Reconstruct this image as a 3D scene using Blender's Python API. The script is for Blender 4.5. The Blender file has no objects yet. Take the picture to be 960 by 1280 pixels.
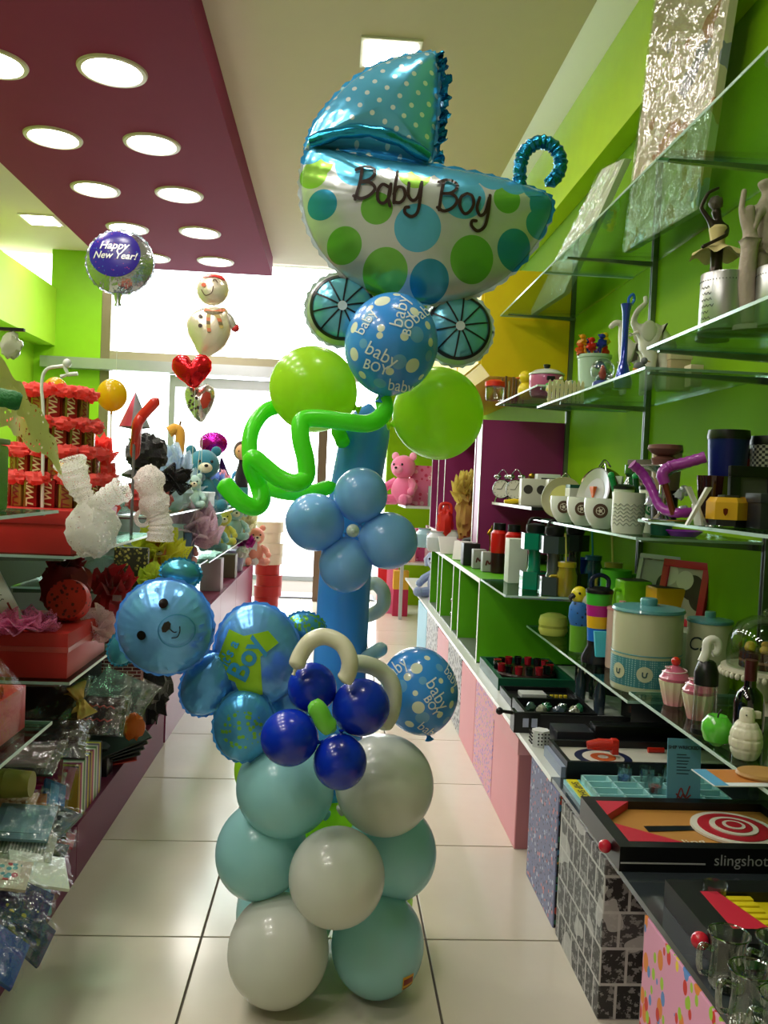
import bpy, bmesh, math, random
from mathutils import Vector, Matrix, noise
from math import sin, cos, pi, radians as RD
random.seed(7)
S = bpy.context.scene
COL = S.collection

# ---------------------------------------------------------------- camera, world, light, exposure
F, YAW, PITCH, ROLL, HCAM = 1064.0, .0593, .0335, .0428, 1.2263
def cam_matrix():
    cy, sy = cos(YAW), sin(YAW)
    f = Vector((sy, cy, 0)); r = Vector((cy, -sy, 0)); u = Vector((0, 0, 1))
    cp, sp = cos(PITCH), sin(PITCH)
    f2 = f*cp-u*sp; u2 = u*cp+f*sp
    cr, sr = cos(ROLL), sin(ROLL)
    return r*cr+u2*sr, u2*cr-r*sr, f2
CR, CU, CF = cam_matrix()
cd = bpy.data.cameras.new('camera'); cam = bpy.data.objects.new('camera', cd); COL.objects.link(cam)
cm = Matrix((CR, CU, -CF)).transposed().to_4x4(); cm.translation = Vector((0, 0, HCAM)); cam.matrix_world = cm
cd.sensor_fit = 'HORIZONTAL'; cd.sensor_width = 36; cd.lens = 36*F/960; cd.clip_start = .02; cd.clip_end = 200
S.camera = cam
S.view_settings.view_transform = 'Standard'; S.view_settings.look = 'None'
S.view_settings.exposure = 0.7; S.view_settings.gamma = 1; S.view_settings.use_curve_mapping = False
wd = bpy.data.worlds.new('sky'); S.world = wd; wd.use_nodes = True
bg = wd.node_tree.nodes['Background']; bg.inputs[0].default_value = (.93, .96, 1, 1); bg.inputs[1].default_value = 5.5
LAMP = 34.0

def ray(px, py): return CR*((px-480)/F)+CU*((640-py)/F)+CF
def W(px, py, Y): d = ray(px, py); return d*(Y/d.y)+Vector((0, 0, HCAM))          # point of the plane y = Y
def WX(px, py, X): d = ray(px, py); return d*(X/d.x)+Vector((0, 0, HCAM))
def WZ(px, py, Z): d = ray(px, py); return d*((Z-HCAM)/d.z)+Vector((0, 0, HCAM))

# ---------------------------------------------------------------- materials
def lin(h):
    if isinstance(h, str):
        h = [int(h[i:i+2], 16)/255 for i in (0, 2, 4)]
        return tuple(c/12.92 if c <= .04045 else ((c+.055)/1.055)**2.4 for c in h)
    return tuple(h)
_m = {}
class N:
    def __init__(s, name):
        s.m = bpy.data.materials.new(name); s.m.use_nodes = True; s.t = s.m.node_tree
        s.b = s.t.nodes['Principled BSDF']; s.out = s.t.nodes['Material Output']
    def n(s, ty, **k):
        x = s.t.nodes.new(ty)
        for a, v in k.items(): setattr(x, a, v)
        return x
    def l(s, a, b): s.t.links.new(a, b)
    def math(s, op, a, b=None, clamp=False):
        x = s.n('ShaderNodeMath', operation=op, use_clamp=clamp)
        for i, v in enumerate((a, b)):
            if v is None: continue
            if isinstance(v, (int, float)): x.inputs[i].default_value = v
            else: s.l(v, x.inputs[i])
        return x.outputs[0]
    def mix(s, f, a, b):
        x = s.n('ShaderNodeMix', data_type='RGBA')
        for i, v in ((0, f), (6, a), (7, b)):
            if isinstance(v, (int, float)): x.inputs[i].default_value = v
            elif isinstance(v, tuple): x.inputs[i].default_value = (*v[:3], 1)
            else: s.l(v, x.inputs[i])
        return x.outputs[2]
    def obj(s):
        return s.n('ShaderNodeTexCoord').outputs['Object']
    def noise(s, scale, detail=2, vec=None, rough=.5):
        x = s.n('ShaderNodeTexNoise'); x.inputs['Scale'].default_value = scale; x.inputs['Detail'].default_value = detail
        x.inputs['Roughness'].default_value = rough
        s.l(vec or s.obj(), x.inputs['Vector']); return x.outputs['Fac']
    def bump(s, h, strength, dist=.01):
        x = s.n('ShaderNodeBump'); x.inputs['Strength'].default_value = strength; x.inputs['Distance'].default_value = dist
        s.l(h, x.inputs['Height']); s.l(x.outputs[0], s.b.inputs['Normal'])
    def dots(s, base, groups, flat=True):
        """colour by discs: groups = [(colour, [(x, y, z, r)...])...] in object space"""
        tc = s.obj()
        if flat:
            sx = s.n('ShaderNodeSeparateXYZ'); s.l(tc, sx.inputs[0]); cx = s.n('ShaderNodeCombineXYZ')
            s.l(sx.outputs[0], cx.inputs[0]); s.l(sx.outputs[2], cx.inputs[2]); tc = cx.outputs[0]
        cur = base
        for col, cs in groups:
            acc = None
            for (x, y, z, r) in cs:
                d = s.n('ShaderNodeVectorMath', operation='DISTANCE'); s.l(tc, d.inputs[0])
                d.inputs[1].default_value = (x, 0 if flat else y, z)
                v = s.math('LESS_THAN', d.outputs['Value'], r)
                acc = v if acc is None else s.math('MAXIMUM', acc, v)
            cur = s.mix(acc, cur, col)
        return cur
    def col(s, c):
        if isinstance(c, tuple): s.b.inputs['Base Color'].default_value = (*c[:3], 1)
        else: s.l(c, s.b.inputs['Base Color'])
    def set(s, rough=.5, metal=0, coat=0, trans=0, alpha=1, ior=1.45, spec=.5, sheen=0):
        i = s.b.inputs; i['Roughness'].default_value = rough; i['Metallic'].default_value = metal
        i['Coat Weight'].default_value = coat; i['Transmission Weight'].default_value = trans
        i['Alpha'].default_value = alpha; i['IOR'].default_value = ior; i['Specular IOR Level'].default_value = spec
        i['Sheen Weight'].default_value = sheen
def mat(color, rough=.5, metal=0, var=.06, bump=0, bs=60, **k):
    key = ('m', color, rough, metal, var, bump, bs, tuple(k.items()))
    if key in _m: return _m[key]
    n = N('painted_surface'); c = lin(color)
    n.set(rough, metal, **k)
    nz = n.noise(9, 3)
    n.col(n.mix(nz, tuple(x*(1-var) for x in c), tuple(min(1, x*(1+var)) for x in c)))
    if bump: n.bump(n.noise(bs, 4), bump)
    _m[key] = n.m; return n.m
def translucent_mix(n, color, fac, shader=None):
    tr = n.n('ShaderNodeBsdfTranslucent')
    if isinstance(color, tuple): tr.inputs[0].default_value = (*color, 1)
    else: n.l(color, tr.inputs[0])
    mx = n.n('ShaderNodeMixShader'); mx.inputs[0].default_value = fac
    n.l(n.b.outputs[0], mx.inputs[1]); n.l(tr.outputs[0], mx.inputs[2]); n.l(mx.outputs[0], n.out.inputs[0])
def latex(color, tl=.3, rough=.24):
    key = ('latex', color, tl)
    if key in _m: return _m[key]
    n = N('balloon_latex'); c = lin(color); n.set(rough, 0, coat=.25); n.b.inputs['Coat Roughness'].default_value = .08
    n.col(c); translucent_mix(n, c, tl); _m[key] = n.m; return n.m
def foil(color, rough=.2, metal=.85, bump=.25, scale=14, col=None):
    key = ('foil', color, rough, metal, bump, scale)
    if key in _m and col is None: return _m[key]
    n = N('balloon_foil'); n.set(rough, metal); n.col(col or lin(color)); n.bump(n.noise(scale, 3), bump, .02)
    _m[key] = n.m; return n.m
def glassy(color='e8f4ee', t=.86, rough=.03, name='clear_glass'):
    """thin glass: transparent tint + fresnel gloss"""
    key = ('g', color, t, rough)
    if key in _m: return _m[key]
    n = N(name); tr = n.n('ShaderNodeBsdfTransparent'); tr.inputs[0].default_value = (*lin(color), 1)
    gl = n.n('ShaderNodeBsdfGlossy'); gl.inputs['Roughness'].default_value = rough
    fr = n.n('ShaderNodeFresnel'); fr.inputs[0].default_value = 1.5
    f = n.math('MULTIPLY_ADD', fr.outputs[0], .45); n.t.nodes[-1].inputs[2].default_value = (1-t)*.35
    mx = n.n('ShaderNodeMixShader'); n.l(f, mx.inputs[0]); n.l(tr.outputs[0], mx.inputs[1]); n.l(gl.outputs[0], mx.inputs[2])
    n.l(mx.outputs[0], n.out.inputs[0]); _m[key] = n.m; return n.m
def cello(color='ffffff', tint=.8, bump=.6, scale=30):
    key = ('cello', color, tint, bump, scale)
    if key in _m: return _m[key]
    n = N('cellophane'); c = lin(color); n.set(.12, 0, spec=.8); n.col(c)
    n.bump(n.noise(scale, 3), bump, .02)
    tr = n.n('ShaderNodeBsdfTransparent'); tr.inputs[0].default_value = tuple(.75+.25*x for x in c)+(1,)
    gl = n.n('ShaderNodeBsdfGlossy'); gl.inputs['Roughness'].default_value = .12
    bp = [x for x in n.t.nodes if x.bl_idname == 'ShaderNodeBump'][0]; n.l(bp.outputs[0], gl.inputs['Normal'])
    mx = n.n('ShaderNodeMixShader'); mx.inputs[0].default_value = 1-tint
    n.l(tr.outputs[0], mx.inputs[1]); n.l(gl.outputs[0], mx.inputs[2]); n.l(mx.outputs[0], n.out.inputs[0]); _m[key] = n.m; return n.m
def tulle(color, dens=.6, scale=160):
    """open net fabric"""
    key = ('tulle', color, dens, scale)
    if key in _m: return _m[key]
    n = N('net_fabric'); c = lin(color); n.set(.8, 0, sheen=.3); n.col(c); translucent_mix(n, c, .4)
    mx0 = [x for x in n.t.nodes if x.bl_idname == 'ShaderNodeMixShader'][0]
    tr = n.n('ShaderNodeBsdfTransparent'); v = n.n('ShaderNodeTexVoronoi'); v.inputs['Scale'].default_value = scale
    n.l(n.obj(), v.inputs['Vector']); f = n.math('LESS_THAN', v.outputs['Distance'], 1-dens)
    f2 = n.math('MULTIPLY', f, .85)
    mx = n.n('ShaderNodeMixShader'); n.l(f2, mx.inputs[0]); n.l(mx0.outputs[0], mx.inputs[1]); n.l(tr.outputs[0], mx.inputs[2])
    n.l(mx.outputs[0], n.out.inputs[0]); _m[key] = n.m; return n.m
def fabric(color, rough=.9, scale=220, bump=.4):
    return mat(color, rough, 0, .12, bump, scale, sheen=.4)
def emit(color, s, name='lit_surface'):
    key = ('e', color, s)
    if key in _m: return _m[key]
    n = N(name); e = n.n('ShaderNodeEmission'); e.inputs[0].default_value = (*lin(color), 1); e.inputs[1].default_value = s
    n.l(e.outputs[0], n.out.inputs[0]); _m[key] = n.m; return n.m
def cells(name, base, cols, scale=12, thr=.32, rough=.5, stretch=(1, 1, 1)):
    """print of scattered coloured motifs on paper"""
    n = N(name); n.set(rough); mp = n.n('ShaderNodeMapping'); mp.inputs['Scale'].default_value = stretch; n.l(n.obj(), mp.inputs[0])
    cur = lin(base)
    for i, c in enumerate(cols):
        v = n.n('ShaderNodeTexVoronoi'); v.inputs['Scale'].default_value = scale*(1+.23*i)
        o = n.n('ShaderNodeMapping'); o.inputs['Location'].default_value = (i*3.1, i*1.7, i*.9); n.l(mp.outputs[0], o.inputs[0]); n.l(o.outputs[0], v.inputs['Vector'])
        cur = n.mix(n.math('LESS_THAN', v.outputs['Distance'], thr), cur, lin(c))
    n.col(cur); return n.m
def stripes(name, cols, width, axis=0, rough=.5):
    n = N(name); n.set(rough); sx = n.n('ShaderNodeSeparateXYZ'); n.l(n.obj(), sx.inputs[0])
    k = len(cols); v = n.math('FRACT', n.math('DIVIDE', sx.outputs[axis], width*k))
    cr = n.n('ShaderNodeValToRGB'); cr.color_ramp.interpolation = 'CONSTANT'; n.l(v, cr.inputs[0]); e = cr.color_ramp.elements
    for i, c in enumerate(cols):
        x = e[i] if i < 2 else e.new(i/k)
        x.position = i/k; x.color = (*lin(c), 1)
    n.col(cr.outputs[0]); return n.m

# ---------------------------------------------------------------- mesh building
class MB:
    def __init__(s): s.v = []; s.f = []; s.mi = []; s.k = 0
    def add(s, vs, fs, T=None):
        b = len(s.v)
        s.v += [tuple(T@Vector(v)) if T is not None else tuple(v) for v in vs]
        s.f += [tuple(b+i for i in f) for f in fs]; s.mi += [s.k]*len(fs); return s
    def box(s, x0, x1, y0, y1, z0, z1, T=None, bev=0):
        if bev:
            bm = bmesh.new(); bmesh.ops.create_cube(bm, size=1)
            for v in bm.verts: v.co = Vector(((x0+x1)/2+v.co.x*(x1-x0), (y0+y1)/2+v.co.y*(y1-y0), (z0+z1)/2+v.co.z*(z1-z0)))
            bmesh.ops.bevel(bm, geom=bm.edges[:], offset=bev, segments=2, affect='EDGES', profile=.6)
            bm.verts.index_update(); s.add([v.co[:] for v in bm.verts], [[v.index for v in f.verts] for f in bm.faces], T); bm.free(); return s
        return s.add([(x, y, z) for x in (x0, x1) for y in (y0, y1) for z in (z0, z1)],
                     [(0, 1, 3, 2), (4, 6, 7, 5), (0, 4, 5, 1), (2, 3, 7, 6), (0, 2, 6, 4), (1, 5, 7, 3)], T)
    def lathe(s, prof, n=24, T=None, cap=True):
        vs = []; fs = []
        for r, z in prof:
            for i in range(n): a = 2*pi*i/n; vs.append((r*cos(a), r*sin(a), z))
        for j in range(len(prof)-1):
            for i in range(n): k = (i+1) % n; fs.append((j*n+i, j*n+k, (j+1)*n+k, (j+1)*n+i))
        if cap:
            if prof[0][0] > 1e-5: fs.append(tuple(reversed(range(n))))
            if prof[-1][0] > 1e-5: fs.append(tuple(range((len(prof)-1)*n, len(prof)*n)))
        return s.add(vs, fs, T)
    def ball(s, c, r, nu=20, nv=12, T=None, fn=None):
        if isinstance(r, (int, float)): r = (r, r, r)
        vs = [(0, 0, -1)]
        for j in range(1, nv):
            p = -pi/2+pi*j/nv
            for i in range(nu): a = 2*pi*i/nu; vs.append((cos(p)*cos(a), cos(p)*sin(a), sin(p)))
        vs.append((0, 0, 1)); fs = []
        for i in range(nu): fs.append((0, 1+(i+1) % nu, 1+i))
        for j in range(nv-2):
            for i in range(nu): k = (i+1) % nu; fs.append((1+j*nu+i, 1+j*nu+k, 1+(j+1)*nu+k, 1+(j+1)*nu+i))
        t = len(vs)-1
        for i in range(nu): fs.append((t, 1+(nv-2)*nu+i, 1+(nv-2)*nu+(i+1) % nu))
        out = []
        for v in vs:
            v = Vector(v)
            if fn: v = fn(v)
            out.append((c[0]+v.x*r[0], c[1]+v.y*r[1], c[2]+v.z*r[2]))
        return s.add(out, fs, T)
    def tube(s, path, r, n=12, closed=False, caps=True, T=None):
        P = [Vector(p) for p in path]; m = len(P); rr = r if isinstance(r, (list, tuple)) else [r]*m
        vs = []; fs = []; up = None
        for i in range(m):
            a = P[(i-1) % m] if (closed or i > 0) else P[i]; b = P[(i+1) % m] if (closed or i < m-1) else P[i]
            t = (b-a)
            t = t.normalized() if t.length > 1e-9 else Vector((0, 0, 1))
            if up is None: up = t.orthogonal().normalized()
            up = (up-t*up.dot(t)); up = up.normalized() if up.length > 1e-6 else t.orthogonal().normalized()
            w = t.cross(up)
            for k in range(n): q = 2*pi*k/n; vs.append(P[i]+(up*cos(q)+w*sin(q))*rr[i])
        for j in range(m if closed else m-1):
            for i in range(n):
                k = (i+1) % n; j2 = (j+1) % m
                fs.append((j*n+i, j*n+k, j2*n+k, j2*n+i))
        if caps and not closed:
            fs.append(tuple(reversed(range(n)))); fs.append(tuple(range((m-1)*n, m*n)))
        return s.add(vs, fs, T)
    def prism(s, poly, y0, y1, T=None):
        """outline in x,z extruded along y"""
        n = len(poly); vs = [(x, y0, z) for x, z in poly]+[(x, y1, z) for x, z in poly]
        fs = [tuple(range(n)), tuple(reversed(range(n, 2*n)))]+[(i, n+i, n+(i+1) % n, (i+1) % n) for i in range(n)]
        return s.add(vs, fs, T)
    def grid(s, fn, nu, nv, T=None):
        vs = [fn(i/nu, j/nv) for j in range(nv+1) for i in range(nu+1)]
        fs = [(j*(nu+1)+i, j*(nu+1)+i+1, (j+1)*(nu+1)+i+1, (j+1)*(nu+1)+i) for j in range(nv) for i in range(nu)]
        return s.add(vs, fs, T)
    def build(s, name, m, parent=None, loc=None, rot=None, smooth=True, ang=35):
        me = bpy.data.meshes.new(name); me.from_pydata(s.v, [], s.f); ms = m if isinstance(m, (list, tuple)) else [m]
        for x in ms: me.materials.append(x)
        if len(ms) > 1: me.polygons.foreach_set('material_index', s.mi)
        bm = bmesh.new(); bm.from_mesh(me); bmesh.ops.recalc_face_normals(bm, faces=bm.faces)
        if smooth:
            la = RD(ang)
            for f in bm.faces: f.smooth = True
            for e in bm.edges:
                if len(e.link_faces) == 2 and e.calc_face_angle(0) > la: e.smooth = False
        bm.to_mesh(me); bm.free(); me.update()
        o = bpy.data.objects.new(name, me); COL.objects.link(o)
        if parent: o.parent = parent
        if loc is not None: o.location = loc
        if rot is not None: o.rotation_euler = rot
        return o
def TR(x=0, y=0, z=0, rx=0, ry=0, rz=0, s=1): return Matrix.Translation((x, y, z))@Matrix.Rotation(rz, 4, 'Z')@Matrix.Rotation(ry, 4, 'Y')@Matrix.Rotation(rx, 4, 'X')@Matrix.Scale(s, 4)
def tag(o, label, cat, group=None, kind=None):
    o['label'] = label; o['category'] = cat
    if group: o['group'] = group
    if kind: o['kind'] = kind
    return o
def thing(name, label, cat, loc=(0, 0, 0), rz=0, group=None, rx=0, ry=0):
    o = bpy.data.objects.new(name, None); COL.objects.link(o); o.location = loc; o.rotation_euler = (rx, ry, rz); o.empty_display_size = .05
    return tag(o, label, cat, group)
def struct(name, mb, m, parent=None, label=None, smooth=False):
    o = mb.build(name, m, parent, smooth=smooth)
    if not parent: o['kind'] = 'structure'
    if label: o['label'] = label
    return o
def dup(root, loc, rz=None, label=None, group=None, scale=None):
    r = root.copy(); COL.objects.link(r); r.location = loc
    if rz is not None: r.rotation_euler = (root.rotation_euler.x, root.rotation_euler.y, rz)
    if label: r['label'] = label
    if group: r['group'] = group
    if scale: r.scale = (scale,)*3
    for ch in list(root.children):
        c = ch.copy(); COL.objects.link(c); c.parent = r
        for g in list(ch.children):
            d = g.copy(); COL.objects.link(d); d.parent = c
    return r
def smoothpath(pts, n=8, closed=False):
    P = [Vector(p) for p in pts]; m = len(P); out = []
    for i in range(m if closed else m-1):
        p0 = P[(i-1) % m] if closed or i > 0 else P[i]*2-P[i+1]; p1 = P[i]; p2 = P[(i+1) % m]
        p3 = P[(i+2) % m] if closed or i < m-2 else p2*2-p1
        for k in range(n):
            t = k/n; out.append(.5*((2*p1)+(p2-p0)*t+(2*p0-5*p1+4*p2-p3)*t*t+(3*p1-p0-3*p2+p3)*t**3))
    if not closed: out.append(P[-1])
    return out

# ---- writing: flat outlines laid on a surface through fn(u, v) -> point
def text_flat(txt, size=1, bold=0, shear=0, spacing=1, sub=.25):
    cu = bpy.data.curves.new('t', 'FONT'); cu.body = txt; cu.size = size; cu.offset = bold*size; cu.shear = shear; cu.align_x = 'CENTER'; cu.align_y = 'CENTER'
    cu.space_character = spacing; cu.resolution_u = 3
    o = bpy.data.objects.new('t', cu); COL.objects.link(o); dg = bpy.context.evaluated_depsgraph_get(); dg.update()
    me = bpy.data.meshes.new_from_object(o.evaluated_get(dg)); bm = bmesh.new(); bm.from_mesh(me)
    bmesh.ops.remove_doubles(bm, verts=bm.verts, dist=size*.001)
    bmesh.ops.triangulate(bm, faces=bm.faces)
    for _ in range(3):
        es = [e for e in bm.edges if e.calc_length() > size*sub]
        if not es: break
        bmesh.ops.subdivide_edges(bm, edges=es, cuts=1); bmesh.ops.triangulate(bm, faces=bm.faces)
    bm.verts.index_update(); vs = [(v.co.x, v.co.y) for v in bm.verts]; fs = [tuple(v.index for v in f.verts) for f in bm.faces]
    bm.free(); bpy.data.objects.remove(o); bpy.data.meshes.remove(me); bpy.data.curves.remove(cu); return vs, fs
def text_on(name, txt, m, parent, fn, **k):
    vs, fs = text_flat(txt, **k); mb = MB(); mb.add([fn(u, v) for u, v in vs], fs); o = mb.build(name, m, parent, smooth=False); return o
def strokes(mb, lines, w, fn, n=5):
    for ln in lines:
        P = smoothpath([(a, b, 0) for a, b in ln], n) if len(ln) > 2 else [Vector((*ln[0], 0)), Vector((*ln[1], 0))]
        vs = []; fs = []
        for i, p in enumerate(P):
            t = (P[min(i+1, len(P)-1)]-P[max(i-1, 0)]); t = t.normalized() if t.length else Vector((1, 0, 0)); q = Vector((-t.y, t.x, 0))*w/2
            vs += [fn((p+q).x, (p+q).y), fn((p-q).x, (p-q).y)]
        for i in range(len(P)-1): fs.append((2*i, 2*i+1, 2*i+3, 2*i+2))
        mb.add(vs, fs)
        for p in (P[0], P[-1]): mb.add([fn(p.x+w/2*cos(a*pi/4), p.y+w/2*sin(a*pi/4)) for a in range(8)], [tuple(range(8))])

# ---- inflated foil shape: outline in x,z; bulges towards -y and +y; returns mesh and the front height function
def foil_mesh(outline, thick, c=None, rings=22, wr=.1, wn=46, rim=.006, smooth=4):
    P = [(p.x, p.y) for p in smoothpath([(a, b, 0) for a, b in outline], smooth, True)]
    if c is None: c = (sum(p[0] for p in P)/len(P), sum(p[1] for p in P)/len(P))
    n = len(P); R = sum(math.hypot(p[0]-c[0], p[1]-c[1]) for p in P)/n; mb = MB(); vs = []; fs = []
    def prof(s, a): return thick*(max(0, 1-s**2.2))**.6*(1+wr*s**5*(sin(a*wn)+.5*sin(a*wn*1.7+1)))
    for side in (-1, 1):
        b = len(vs); vs.append((c[0], side*thick, c[1]))
        for j in range(1, rings+1):
            s = 1-(1-j/rings)**1.5
            for i, p in enumerate(P):
                a = 2*pi*i/n; vs.append((c[0]+(p[0]-c[0])*s, side*prof(s, a), c[1]+(p[1]-c[1])*s))
        for i in range(n): fs.append((b, b+1+i, b+1+(i+1) % n))
        for j in range(rings-1):
            for i in range(n): k = (i+1) % n; fs.append((b+1+j*n+i, b+1+j*n+k, b+1+(j+1)*n+k, b+1+(j+1)*n+i))
    b = len(vs); last = [1+(rings-1)*n+i for i in range(n)]
    for i, p in enumerate(P):
        d = math.hypot(p[0]-c[0], p[1]-c[1]) or 1; k = 1+(rim*(1+.4*sin(i*2.3)))/d
        vs.append((c[0]+(p[0]-c[0])*k, .002*sin(i*1.9), c[1]+(p[1]-c[1])*k))
    for i in range(n): fs.append((last[i], last[(i+1) % n], b+(i+1) % n, b+i))
    half = 1+rings*n
    for i in range(n): fs.append((half+last[i], half+last[(i+1) % n], b+(i+1) % n, b+i))
    mb.add(vs, fs)
    ang = sorted((math.atan2(p[1]-c[1], p[0]-c[0]), math.hypot(p[0]-c[0], p[1]-c[1])) for p in P)
    def front(u, v, eps=.0015):
        a = math.atan2(v-c[1], u-c[0]); d = math.hypot(u-c[0], v-c[1]); r = min(ang, key=lambda q: abs((q[0]-a+pi) % (2*pi)-pi))[1]
        s = min(1, d/r); return (u, -prof(s, 0)*1.0-eps-.004*s, v)
    return mb, front
def balloon_mesh(r, ry=None, nu=40, nv=28, neck=True):
    """latex balloon, neck towards -z"""
    ry = ry or r*1.05; mb = MB()
    def fn(v):
        k = 1-.10*max(0, -v.z)**3; return Vector((v.x*k, v.y*k, v.z))
    mb.ball((0, 0, 0), (r, r, ry), nu, nv, fn=fn)
    if neck: mb.lathe([(r*.10, -ry*.98), (r*.05, -ry*1.05), (r*.07, -ry*1.09), (r*.12, -ry*1.14), (r*.10, -ry*1.15)], 12)
    return mb
def latex_balloon(px, py, rpx, Y, m, label, group=None, rypx=None, rot=(0, 0, 0), name='balloon', cat='balloon', dz=0):
    p = W(px, py, Y); k = Y/F*1.0; mb = balloon_mesh(rpx*k, (rypx or rpx*1.04)*k)
    o = mb.build(name, m, None, p+Vector((0, 0, dz)), rot); return tag(o, label, cat, group)

# ================================================================ SETTING
GRN = mat('7aa60c', .75, 0, .05, spec=.15); GRN_D = mat('5c9412', .6); CREAM = mat('d8c8ba', .85, 0, .02, spec=.2)
WHITE = mat('eceae2', .6, 0, .03); MAG = mat('7c2046', .75, 0, .03, spec=.15); PURP = mat('8a2a62', .4, 0, .04)
YEL = mat('e6c800', .5, 0, .04); BLK = mat('0c0c0e', .4); CHROME = mat('b8bcbc', .18, 1); TIN = mat('8d9190', .3, .9)
YB = -2.6; YF = 8.6
floor = struct('floor', MB().box(-3.6, 1.9, YB, 12.5, -.12, -.006), mat('5d554a', .9))
def tile_mat():
    n = N('glazed_tile'); n.set(.16, 0, spec=.5); a = n.noise(1.2, 4); b = n.noise(14, 5)
    oi = n.n('ShaderNodeObjectInfo')
    c = n.mix(a, lin('cdc5b2'), lin('ddd6c6')); c = n.mix(n.math('MULTIPLY', b, .25), c, lin('bdb39c'))
    c = n.mix(n.math('MULTIPLY', oi.outputs['Random'], .12), c, lin('b9ae98')); n.col(c); n.bump(n.noise(5, 2), .03); return n.m
TILE = tile_mat()
tb = MB().box(.003, .597, .003, .597, -.006, 0, bev=.0012); t0 = tb.build('tile', TILE, floor, smooth=False)
first = True
for i in range(-4, 3):
    for j in range(-8, 11):
        x = -.304+.6*i; y = 2.249+.6*j
        if first: o = t0; first = False
        else: o = t0.copy(); COL.objects.link(o)
        o.location = (x, y, 0)
ceiling = struct('ceiling', MB().box(-3.6, 1.9, YB, 8.8, 3.38, 3.5), CREAM)
struct('ceiling_panel', MB().box(-2.25, -.69, YB+.05, 8.43, 3.2, 3.379), MAG)
# right: white frieze, lime soffit, recessed wall
struct('wall_right', MB().box(1.3, 1.9, YB, YF, 0, 2.839), GRN)
struct('wall_right_soffit', MB().box(1.2, 1.9, YB, YF, 2.84, 3.31), mat('bce018', .38, spec=.5))
struct('wall_right_frieze', MB().prism([(1.06, 3.379), (1.2, 3.311), (1.9, 3.311), (1.9, 3.379)], YB, YF), mat('fafaf4', .32, 0, .01, spec=.6))
struct('wall_left', MB().box(-3.6, -3.0, YB, YF, 0, 2.44), mat('8cc020', .7, spec=.2))
struct('wall_left_soffit', MB().box(-3.6, -2.8, YB, YF, 2.441, 3.0), mat('a6d830', .5))
struct('wall_left_frieze', MB().box(-3.6, -3.45, YB, YF, 3.001, 3.379), YEL)
struct('wall_back', MB().box(-3.6, 1.9, YB-.1, YB-.001, 0, 3.5), CREAM)
# shop front: green piers, aluminium frame, open doorway
struct('wall_front', MB().box(-3.1, -2.36, YF, YF+.2, 0, 2.44).box(-3.6, -2.36, YF, YF+.2, 2.44, 3.0).box(-2.85, -2.36, YF, YF+.2, 3.0, 3.38), mat('8ac812', .5))
struct('wall_front_pier', MB().box(.52, 1.32, YF, YF+.2, 0, 2.84).box(.52, 1.4, YF, YF+.2, 2.84, 3.38), GRN)
BRZ = mat('8a7f66', .4, .6); ALU = mat('b7bac0', .3, .7)
struct('trim_1', MB().box(-2.359, -2.27, YF+.01, YF+.14, 0, 3.379), BRZ)
struct('trim_2', MB().box(-2.269, .519, YF+.0, YF+.13, 2.34, 2.42).box(-2.269, .519, YF+.14, YF+.16, 2.36, 2.42), mat('a59c84', .4, .4))
struct('trim_3', MB().box(-2.9, .9, YF-.12, YF-.002, 2.22, 2.325), ALU)
struct('window_frame', MB().box(-1.68, -1.62, YF+.02, YF+.1, 0, 2.22).box(-1.62, -.35, YF+.02, YF+.1, 2.10, 2.20), ALU)
struct('door_frame', MB().box(-.18, -.09, YF+.01, YF+.12, 0, 2.22), mat('6b5a49', .5, .3))
struct('window_1', MB().box(-2.26, -1.69, YF+.05, YF+.06, .0, 2.21), glassy('f4fbf8', .95))
struct('window_2', MB().box(-1.61, -.62, YF+.05, YF+.06, .0, 2.09), glassy('f4fbf8', .95))
struct('window_3', MB().box(-2.26, .51, YF+.05, YF+.06, 2.43, 3.37), glassy('f4fbf8', .95))
struct('street', MB().box(-12, 12, 12.51, 30, -.2, -.12).box(-12, -3.62, 8.81, 12.5, -.2, -.02).box(1.92, 12, 8.81, 12.5, -.2, -.02), mat('9a9a9a', .8, 0, .1))
struct('pavement_step', MB().box(-3.6, 1.9, 10.4, 12.5, -.005, .05), mat('8f8d92', .7, 0, .1))
t = thing('door_mat', 'dark grey mat lying across the shop doorway', 'mat', (-.3, 9.0, 0)); MB().box(-.45, .75, -.2, .2, .001, .014, bev=.004).build('mat', fabric('5b5b60'), t)
MB().box(-.47, .77, -.22, .22, .0006, .006).build('edging', mat('3c3c40', .7), t)
# downlights (rows of lamps in the magenta panel, going on behind the camera)
cl = thing('ceiling_downlight', '', 'ceiling light', (0, 0, 3.2))
MB().lathe([(.137, -.004), (.145, -.012), (.165, -.010), (.17, 0), (.137, 0)], 40, cap=False).build('frame', mat('c9b9ae', .4), cl)
MB().lathe([(.0, -.006), (.137, -.006)], 40, cap=False).build('diffuser', emit('fff8ee', LAMP, 'lamp_diffuser'), cl)
ys = [4.34, 5.25, 6.15, 7.07, 7.98]; ordn = ['nearest', 'second nearest', 'third nearest', 'fourth nearest', 'farthest']
k = 0
for xi, x in enumerate((-1.175, -1.755)):
    for yi in range(-5, 5):
        y = ys[yi] if yi >= 0 else 4.34+.91*yi
        lab = f"round ceiling light in the magenta panel, {ordn[yi]} visible one of the {'right' if xi == 0 else 'left'} row" if yi >= 0 else f"round ceiling light out of view, {('fifth', 'fourth', 'third', 'second', 'first')[yi+5]} behind the visible {'right' if xi == 0 else 'left'} row"
        if k == 0: o = cl; o.location = (x, y, 3.2)
        else: o = dup(cl, (x, y, 3.2))
        o['label'] = lab; o['group'] = 'round ceiling lights in the magenta panel'; k += 1
sq = thing('square_light', 'small square white ceiling light beside the carriage hood', 'ceiling light', (.19, 4.33, 3.38), group='square ceiling lights')
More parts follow.
